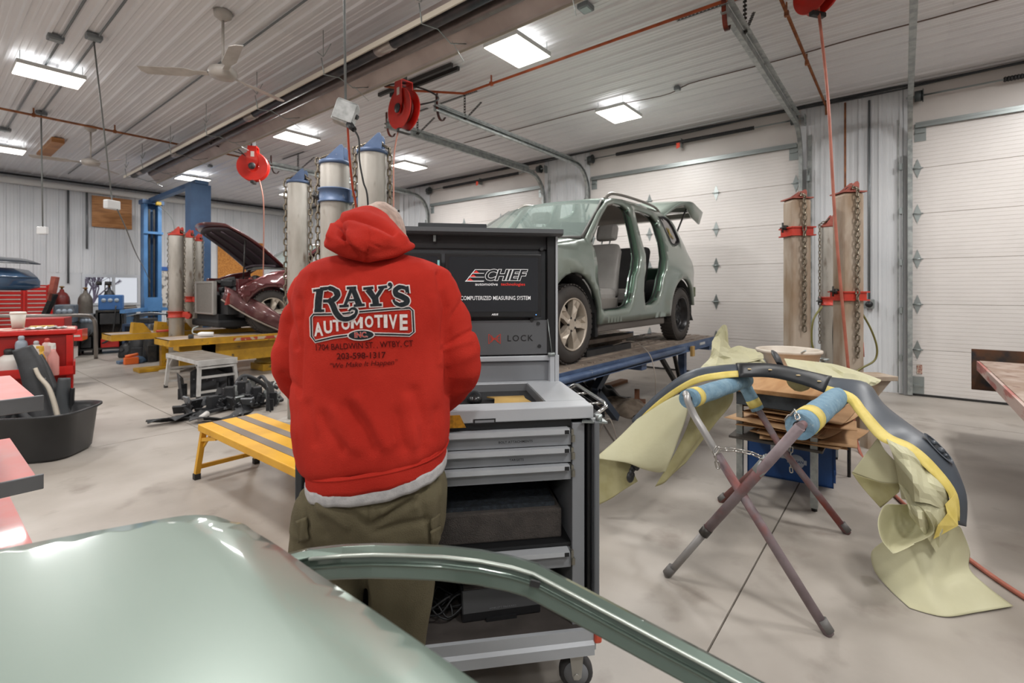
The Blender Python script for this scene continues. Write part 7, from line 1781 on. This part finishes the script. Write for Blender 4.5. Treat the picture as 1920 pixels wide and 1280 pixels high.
spec = [(345, 745, .30, .2, .26, 'panel', 1.2, 'upright pointed black trim piece at the left end of the parts heap'), (372, 778, .62, .16, .1, 'flat', .5, 'long flat black trim strip at the lower left of the parts heap'),
        (335, 790, .45, .10, .1, 'flat', -.1, 'short black strip lying apart at the far left of the heap'), (392, 742, .34, .2, .30, 'panel', -.3, 'large upright black panel in front of the silver bench legs'), (418, 738, .30, .2, .33, 'panel', -.7, 'tallest upright black panel touching the silver bench leg'),
        (400, 770, .5, .3, .14, 'frame', .2, 'black plastic frame lying in front of the tallest panel'), (432, 765, .52, .25, .2, 'frame', -.6, 'black bracket frame in the middle of the parts heap'), (455, 752, .4, .22, .2, 'frame', .9, 'black ribbed bracket right of the middle of the heap'),
        (470, 745, .45, .03, .22, 'tube', .3, 'black curved duct lying across the heap'), (483, 760, .4, .25, .18, 'frame', -.2, 'black socket bracket beside the leaning panel'), (512, 765, .34, .2, .26, 'panel', 1.0, 'dark grey leaning panel at the right end of the heap'),
        (440, 785, .6, .2, .1, 'flat', .8, 'wide flat black shield just behind the yellow platform'), (495, 735, .3, .025, .16, 'tube', -.8, 'thin black hose at the back of the heap'), (408, 790, .4, .14, .08, 'flat', -.6, 'small black strip behind the corner of the yellow platform')]
for s_ in spec: trim_piece(*s_)
m = MB(); m.tube([onZ(375, 785, .04), onZ(388, 775, .06)], .03, 10); tag(m.build('white_bottle', mat('white_plastic2', '#d8d4cf', .5)), 'small white cylinder lying in the black parts heap', 'bottle')
q = onZ(520, 735, 0); tag(MB().tube([atd(500, 742, 6.2), atd(532, 690, 6.6)], .012, 6).build('steel_rod', galv), 'thin steel rod leaning behind the hooded man, left side', 'rod')
# black tub with car trim
tubm = mat('tub_black', '#1f2022', .38, var='#27282a', scale=5)
tc_ = VF @ Vector((-4.06, 4.20, 0))
t = thing('storage_tub', 'black plastic tub on the floor full of dark car trim', 'tub', tc_, CR+.2)
def se(hx_, hy_, z, n=40, e=.55): return [((abs(cos(a))**e)*(1 if cos(a) > 0 else -1)*hx_, (abs(sin(a))**e)*(1 if sin(a) > 0 else -1)*hy_, z) for a in [2*pi*i/n for i in range(n)]]
MB().loft([se(.28, .24, 0), se(.30, .26, .03), se(.335, .29, .36), se(.365, .325, .38), se(.365, .325, .395), se(.345, .305, .395), se(.31, .27, .35), se(.27, .23, .03)], caps=True).build('body', tubm, t, world=False)
def strip3(name, pts, w, m, lab, grp=None, th=.01, up=Vector((0, 0, 1)), parent=None, cat='car trim', seedn=0):
    P = spline(pts, 6); V = []
    for i, p in enumerate(P):
        tg = (P[min(i+1, len(P)-1)]-P[max(i-1, 0)]).normalized(); s_ = tg.cross((p-CAMP).normalized()).normalized(); ww = w[0]+(w[1]-w[0])*i/(len(P)-1)
        vd = (CAMP-p).normalized()
        for k in range(5): V.append(p+s_*ww*(k/4-.5)+vd*.03*sin(k/4*pi))
    mb = MB(); n = len(P); mb.add(V, [(i*5+k, i*5+k+1, (i+1)*5+k+1, (i+1)*5+k) for i in range(n-1) for k in range(4)], True)
    o = mb.build(name, m, parent, solid=th)
    if lab: tag(o, lab, cat, grp)
    return o
g_ = 'dark trim standing in the black tub'
strip3('bumper_trim', [atd(88, 795, 4.35), atd(78, 750, 4.38), atd(60, 690, 4.40), atd(42, 652, 4.42)], (.22, .13), blk, 'tallest black bumper strip leaning out of the tub', g_)
strip3('bumper_trim', [atd(108, 790, 4.42), atd(98, 745, 4.45), atd(82, 700, 4.47), atd(66, 668, 4.48)], (.12, .09), MATS['grille_black'], 'black strip leaning behind the white-edged one in the tub', g_)
strip3('white_edge_trim', [atd(109, 784, 4.30), atd(100, 750, 4.32), atd(90, 725, 4.34), atd(74, 706, 4.36), atd(66, 690, 4.38)], (.03, .02), mat('cream_edge', '#b9afa0', .6), 'pale curved edge strip in the tub', g_, .006)
strip3('bumper_trim', [atd(118, 785, 4.45), atd(116, 755, 4.46), atd(121, 708, 4.48)], (.15, .07), mat('dark_grey_trim', '#46494c', .5), 'dark grey blade-shaped trim in the middle of the tub', g_)
strip3('bumper_trim', [atd(133, 780, 4.5), atd(134, 750, 4.5), atd(136, 727, 4.5)], (.03, .015), black, 'thin black rod-like trim at the right of the tub', g_)
strip3('bumper_trim', [atd(60, 790, 4.3), atd(40, 765, 4.32), atd(25, 750, 4.34)], (.12, .08), MATS['grille_black'], 'short black trim leaning left in the tub', g_)
# near tray rack at the left edge
tr_red = mat('tray_red', '#cb4a3f', .35, coat=.4, var='#c2625a', scale=7, lo=.4, hi=.7); tr_gr = mat('tray_grey', '#6f7173', .45, .3, var='#66686a', scale=6)
t = thing('tray_cart', 'tray cart with red liners and grey lips at the left edge', 'tool cart', (-.2, 3.0, 0))
for z in (1.0, .69, .40):
    MB().box(-.9, .315, 2.66, 3.45, z-.012, z-.004).build('tray_liner', tr_red, t)
    MB().box(-.9, .335, 2.64, 2.652, z-.055, z+.004, .003).cyl((-.9, 2.644, z), (.335, 2.644, z), .004, 6).build('tray_lip', tr_gr, t)
for x, y in ((-.88, 2.70), (-.88, 3.40), (-.45, 3.43)): MB().box(x-.02, x+.02, y-.02, y+.02, .08, 1.02).build('post', tr_gr, t)
for x, y in ((-.8, 2.75), (-.8, 3.38), (.2, 3.38), (.2, 2.75)): MB().cyl((x, y-.02, .05), (x, y+.02, .05), .05, 16).build('caster', blackrub, t)
MB().box(-.9, .3, 2.66, 3.45, .08, .12).box(.24, .28, 3.38, 3.42, .12, .39).build('base', tr_gr, t)
q = atd(14, 775, 2.45); tag(MB().box(-.14, .18, 2.85, 3.15, .69, .80, .01).build('carton', mat('tan_carton', '#b9975d', .7)), 'tan carton on the middle tray at the left edge', 'carton')
m = MB(); rs_ = random.Random(4)
for k in range(3): m.box(-.12+k*.10, -.03+k*.10, 2.75, 2.95, .69+.001, .76+.02*k, .01)
tag(m.build('parts_box', mat('grey_parts', '#7b7d7f', .5, var='#4b4d4f', scale=20)), 'grey plastic box of small parts on the middle tray', 'box')
# red service cart
redk = mat('cart_red', '#c81e17', .35, coat=.4, var='#bb1b14', scale=4); redd = mat('cart_red_dark', '#9f1813', .45, var='#8c1510', scale=6)
t = thing('service_cart', 'red service cart with bottle rack in front and cup on top', 'tool cart', VF @ Vector((-4.80, 4.95, 0)), CR+.72)
MB().box(-.40, .25, -.22, .22, .12, .98, .012).build('body', redd, t, world=False)
MB().box(-.43, .28, -.26, .26, .98, 1.03, .01).build('top_tray', redk, t, world=False)
MB().box(-.415, .265, -.245, .245, 1.031, 1.034).build('tray_mat', mat('cluttered_mat', '#c9b6a8', .6, var='#a83a30', scale=14, lo=.46, hi=.54), t, world=False)
MB().box(.20, .25, -.245, -.22, .12, .97).box(-.40, -.34, -.245, -.22, .12, .97).box(-.42, .27, -.44, -.425, .60, .68).box(-.42, .27, -.43, -.22, .59, .605).box(-.42, -.405, -.44, -.22, .6, .72).box(.255, .27, -.44, -.22, .6, .72).build('bottle_rack', redk, t, world=False)
for x, y in ((-.33, -.17), (.18, -.17), (-.33, .17), (.18, .17)): MB().cyl((x, y-.02, .06), (x, y+.02, .06), .06, 16).build('caster', blackrub, t, world=False)
Mt = root_matrix(t)
def bottle(px, d, kind, body, capc, lab, h=.20, r=.034):
    p = atd(px, 545, d); p.z = .606; b = thing('bottle', lab, 'bottle', p, CR, 'bottles in the red cart rack')
    bm_ = mat('b_'+body, body, .35); cm_ = mat('b_'+capc, capc, .4)
    if kind == 'spray':
        MB().lathe([(r*.9, 0), (r, .01), (r, h*.62), (r*.45, h*.82), (r*.42, h*.9)], 18).build('body', bm_, b, world=False)
        MB().box(-.012, .012, -.014, .014, h*.9, h*1.02).box(-.045, .015, -.010, .010, h*1.0, h*1.10, .003).build('trigger', cm_, b, world=False)
    elif kind == 'jug':
        MB().lathe([(r*1.5, 0), (r*1.6, .02), (r*1.6, h*.55), (r*1.3, h*.7), (r*.7, h*.78)], 20).build('body', bm_, b, world=False); MB().lathe([(r*.7, h*.76), (r*.75, h*.95), (r*.5, h*1.0)], 14).build('cap', cm_, b, world=False)
    else:
        MB().lathe([(r*.95, 0), (r, .006), (r, h*.82), (r*.85, h*.9), (r*.45, h*.94)], 18).build('body', bm_, b, world=False); MB().lathe([(r*.5, h*.93), (r*.52, h*1.02), (r*.3, h*1.05)], 12).build('cap', cm_, b, world=False)
bottle(17, 4.62, 'jug', '#d6d2cc', '#2a2a2a', 'white jug with black cap in the cart bottle rack', .26, .05)
bottle(40, 4.66, 'can', '#8b95a0', '#9da7b0', 'grey-blue spray can, the tallest in the bottle rack', .36, .045)
bottle(28, 4.76, 'can', '#b33026', '#c9c9c9', 'small red can with white cap in the bottle rack', .30, .036)
bottle(68, 4.70, 'can', '#cfcac4', '#a9a9ab', 'white can with grey lid near the middle of the bottle rack', .31, .040)
bottle(78, 4.62, 'spray', '#d0a233', '#d0a233', 'yellow spray bottle in the bottle rack', .26, .032)
bottle(88, 4.74, 'can', '#c9a9a3', '#b53a30', 'white can with red bands in the bottle rack', .33, .038)
bottle(100, 4.66, 'spray', '#cf8f88', '#d9d5d0', 'pink spray bottle at the right end of the bottle rack', .28, .042)
bottle(54, 4.64, 'can', '#3a3c40', '#c9c9c9', 'dark can behind the tallest black trim in the bottle rack', .24, .034)
cpos = atd(34, 545, 4.95); cpos.z = 1.036; c = thing('paper_cup', 'white paper cup with lid on top of the red service cart', 'cup', cpos)
MB().lathe([(.045, 0), (.060, .145)], 24).build('cup', mat('paper_cup', '#d9d4cb', .6), c, world=False); MB().lathe([(.062, .143), (.064, .155), (.057, .165), (.05, .16)], 24).build('cup_lid', mat('cup_lid', '#ded9d0', .4), c, world=False)
fo_ = MB(); 
fo_.M = Mt; fo_.sheet(lambda u, v: (-.10+.3*u, -.20+.25*v, 1.037+.03*abs(noise.noise(Vector((u*9, v*9, 1))))), 14, 10, False); tag(fo_.build('foil_sheet', mat('foil', '#b5b0ac', .3, .5), solid=.001), 'crumpled foil and paper on the red service cart', 'foil')
fo_ = MB(); fo_.M = Mt; fo_.box(-.08, .10, .02, .14, 1.036, 1.055, .004); tag(fo_.build('yellow_pad', mat('pad_yellow', '#c9a755', .7)), 'yellow folded pad on the red service cart', 'pad')
# second red cart with open drawer
t = thing('drawer_cart', 'red cart drawer standing open beside the steel rail', 'tool cart', VF @ Vector((-6.72, 7.2, 0)), CR+.55)
MB().box(-.40, .10, -.15, .30, .52, 1.02, .01).build('body', redd, t, world=False)
MB().prism([(-.15, .72), (.36, .70), (.36, .86), (-.15, .80)], -.5, -.15, 'Y').build('drawer', redk, t, world=False); MB().box(-.05, .34, -.506, -.5, .76, .785).build('drawer_strip', mat('drawer_strip', '#b9b0aa', .4), t, world=False)
MB().box(-.4, -.36, -.15, .3, .05, .52).box(.06, .1, -.15, .3, .05, .52).box(-.4, .1, .26, .3, .05, .52).box(-.4, .1, -.15, .3, .15, .17).build('frame', darkmetal, t, world=False)
MB().box(0, .26, -.46, -.2, .45, .60).build('white_box', mat('wbox', '#cfcccb', .5), t, world=False)
for x in (-.35, .05): MB().cyl((x, -.1, .04), (x, -.06, .04), .04, 12).build('caster', blackrub, t, world=False)
# bent steel rail
P = [atd(-10, 592, 8.4), atd(100, 592, 8.8), atd(160, 591, 9.3), atd(173, 596, 9.5), atd(179, 612, 9.6), onZ(180, 672, 0)]
tag(MB().tube(spline(P, 5), .035, 12).build('guard_rail', mat('rail_steel', '#8d8782', .35, .6)), 'bent steel guard rail standing left of the yellow rack', 'rail')
# red tool chest
t = thing('tool_chest', 'tall red many-drawer tool chest near the back wall at left', 'tool chest', VF @ Vector((-11.05, 11.2, 0)), CR+.72)
MB().box(-.62, .34, -.2, .25, .1, 1.55, .01).build('body', redd, t, world=False)
MB().box(.27, .35, -.215, -.2, .55, 1.56).box(-.63, -.58, -.215, -.2, .55, 1.56).box(-.14, -.09, -.215, -.2, .55, 1.50).box(-.62, .34, -.22, .25, .1, .55).build('frame', redk, t, world=False)
for k in range(10):
    z = .60+k*.093
    for xa, xb in ((-.57, -.15), (-.08, .26)):
        d = MB().box(xa, xb, -.222, -.2, z, z+.083).build('drawer', redk, t, world=False); MB().box(xa+.02, xb-.02, -.235, -.222, z+.055, z+.078).build('drawer_handle', mat('handle_pale', '#d0b5ae', .35, .3), d, world=False)
t = thing('impact_tool', 'red and grey air tool standing on the bench by the tool chest', 'tool', VF @ Vector((-10.05, 10.6, 0)), CR)
MB().box(-.25, .25, -.1, .2, 0, .9).build('stand', darkmetal, t, world=False); MB().bar((-.12, 0, .9), (.08, 0, 1.35), .10, .09).build('grip', darkmetal, t, world=False); MB().bar((.0, 0, 1.2), (.10, 0, 1.72), .10, .1).build('barrel', reddull, t, world=False)
# gas cylinders
def cylr(px, d, r, h, m, lab, cart_=False):
    p = atd(px, 545, d); p.z = 0; t = thing('gas_cylinder', lab, 'gas cylinder', p, 0, 'gas cylinders by the back wall')
    MB().lathe([(r*.9, .0), (r, .03), (r, h*.80), (r*.92, h*.87), (r*.65, h*.93), (r*.3, h*.96), (r*.25, h)], 24).build('bottle', m, t, world=False)
    MB().lathe([(.02, h), (.025, h+.04), (.05, h+.05), (.05, h+.07), (.01, h+.08)], 12).build('valve', mat('brass', '#8f6f3f', .4, .7), t, world=False)
    return t
cylr(116, 11.85, .155, 1.45, mat('cyl_maroon', '#7c2a24', .45, var='#6b231e', scale=5), 'maroon gas cylinder left of the low window')
cylr(160, 11.9, .145, 1.42, mat('cyl_grey', '#6e675f', .45, .2, var='#5a544d', scale=5), 'grey-brown gas cylinder in front of the left end of the low window')
cylr(205, 12.3, .125, 1.50, mat('cyl_black', '#33353a', .45), 'black gas cylinder with gauges in front of the window')
t = thing('gas_regulator', 'pair of round gauges on top of the black gas cylinder', 'gauge', atd(197, 530, 12.2))
q = atd(197, 531, 12.15); MB().cyl(q, q+Vector((.12, 0, 0)), .05, 12).cyl(q+Vector((-.15, .1, .0)), q+Vector((-.05, .1, 0)), .05, 12).cyl(q, (q.x, q.y, q.z-.45), .012, 6).build('gauges', darkmetal, t)
# welders on carts
def welder(px, d, wdt, zc_, boxm, lab, red=False, h=.4):
    p = atd(px, 545, d); p.z = 0; t = thing('welding_cart', lab, 'welder', p, CR+.6, 'welders along the back wall')
    w = wdt/2
    MB().box(-w, w, -.25, .25, zc_, zc_+h, .02).build('machine', boxm, t, world=False)
    for k in (-.45, 0, .45): MB().lathe([(.001, -.012), (.045, -.012), (.045, 0)], 14, (k*w*1.2, -.25, zc_+h*.65), 'Y').build('dial', mat('dial_pale', '#8f9ba8', .5), t, world=False)
    MB().box(-w-.04, w+.04, -.3, .3, zc_-.05, zc_, .01).box(-w-.04, -w, -.3, .3, .1, zc_).box(w, w+.04, -.3, .3, .1, zc_).box(-w, w, .2, .25, .1, zc_).box(-w, w, -.3, .3, .10, .14).build('cart_frame', darkmetal, t, world=False)
    MB().box(-w+.03, w-.03, -.29, -.1, zc_-.32, zc_-.07, .01).build('storage_bin', black, t, world=False)
    if red: MB().box(-w+.05, w-.05, -.29, .1, .14, .34, .01).build('red_toolbox', redk, t, world=False)
    for x in (-w, w): 
        for y in (-.22, .22): MB().cyl((x-.02, y, .05), (x+.02, y, .05), .05, 12).build('caster', blackrub, t, world=False)
    MB().tube(spline([(w*.5, -.3, zc_+.1), (w*.2, -.4, .4), (-w*.6, -.38, .25), (w*.9, -.34, .5), (w, -.3, zc_-.1)], 6), .014, 6).build('torch_cable', bcord, t, world=False)
welder(209, 11.2, .42, .98, mat('welder_blue', '#2f5f97', .4), 'blue welder with three dials on a black cart below the window', True, .34)
welder(125, 10.4, .32, .74, mat('welder_grey', '#4a5663', .45, var='#6b7076', scale=9), 'grey-blue welder on a frame cart beside the maroon cylinder', False, .38)
welder(165, 10.9, .24, .48, mat('machine_dark', '#5b5f63', .5), 'dark grey machine on a cart in front of the grey-brown cylinder', False, .42)
t = thing('parts_washer', 'blue steel cabinet with folded grey mats on top right of the window', 'cabinet', VF @ Vector((-9.6, 12.2, 0)), CR)
MB().box(-.55, -.05, -.2, .3, 0, .92, .01).build('body', mat('cabinet_blue', '#5f7f9c', .45), t, world=False)
for k in range(3): MB().box(-.53-.02*k, .02-.03*k, -.2, .28, .93+k*.045, .965+k*.045, .012).build('mat', (alud, mat('beige_mat', '#a39687', .8))[k % 2], t, world=False)
t = thing('utility_cart', 'dark blue and black utility cart at the foot of the blue lift', 'tool cart', VF @ Vector((-8.3, 11.0, 0)), CR)
MB().box(-.36, .20, -.2, .3, .62, .68, .01).box(-.36, -.30, -.2, .3, .05, .62).box(.14, .2, -.2, .3, .05, .62).box(-.36, .2, -.2, .3, .2, .25).build('frame', mat('navy', '#2b3b52', .5), t, world=False)
MB().box(-.3, .1, -.15, .2, .25, .5, .02).box(-.2, .15, -.1, .2, .68, .8, .02).build('bins', black, t, world=False)
# loose things on the far end of the racks
t = thing('car_wing', 'curved silver car wing lying behind the red-capped posts', 'car part', atd(300, 590, 10.6))
m = MB(); m.M = VF @ T(-7.75, 10.4, 0); m.sheet(lambda u, v: (-.42+.95*u, -.1+.3*v, .86+.10*sin(u*pi*.8+.2)-.06*v*v), 14, 6); m.build('skin', mat('silver_paint', '#a9b0b6', .3, .5, coat=.5), t, solid=.01)
for xa in (-.3, .4): m = MB(); m.M = VF @ T(-7.75, 10.4, 0); m.box(xa, xa+.05, -.05, .05, 0, .92).build('trestle', darkmetal, t)
rs_ = random.Random(9)
for k, (px, py, d, sx, h, mm, lab) in enumerate(((285, 612, 9.8, .16, .75, darkmetal, 'dark machine part on the floor left of the yellow rack'), (262, 622, 10.2, .2, .55, black, 'black bin beside the utility cart'), (322, 590, 9.9, .14, .95, mat('dirty_grey', '#76726c', .7, var='#5b544c', scale=12), 'dirty grey gearbox behind the yellow rack end'), (240, 640, 10.4, .18, .3, black, 'low black hose pile by the wall'), (252, 648, 9.6, .22, .12, mat('blue_disc', '#4d647c', .5), 'blue round pad on the floor left of the rack'))):
    p = atd(px, 545, d); t = thing('shop_clutter', lab, 'machine part', (p.x, p.y, 0), rs_.random()*3)
    MB().lathe([(sx*.9, 0), (sx, .03), (sx*.9, h*.5), (sx*.75, h*.8), (sx*.4, h)], 9).build('body', mm, t, world=False)
    MB().box(-sx*1.2, sx*.6, -sx*.4, sx*.5, 0, h*.45, .01).cyl((sx*.2, -sx, h*.4), (sx*.3, sx, h*.6), sx*.2, 9).build('housing', mm, t, world=False)
q = atd(247, 622, 9.4); tag(MB().cyl((q.x-.1, q.y, .15), (q.x+.1, q.y, .18), .03, 10).box(q.x-.12, q.x+.1, q.y-.06, q.y+.06, 0, .13, .01).build('orange_tool', mat('orange_tool', '#e06a2a', .5)), 'orange tipped tool box on the floor left of the rack', 'tool')
q = atd(296, 650, 8.7); tag(MB().box(q.x-.32, q.x+.32, q.y-.18, q.y+.18, 0, .06, .01).build('yellow_beam', yel), 'yellow beam lying on the floor under the far rack end', 'beam')
p = atd(308, 545, 12.8); t = thing('wall_dispenser', 'white dispenser with blue top on the back wall between post and towers', 'dispenser', (onY(308, 530, YB-.1).x, YB-.1, 1.2))
a = onY(300, 500, YB-.15); b = onY(316, 568, YB-.15); MB().box(a.x, b.x, YB-.25, YB-.02, b.z, a.z-.12).build('body', mat('disp_white', '#c9c4bd', .5, var='#6b6a6a', scale=6, lo=.5, hi=.56), t); MB().box(a.x, b.x+.05, YB-.25, YB-.02, a.z-.11, a.z).build('top', mat('disp_blue', '#2f5fa8', .5), t)
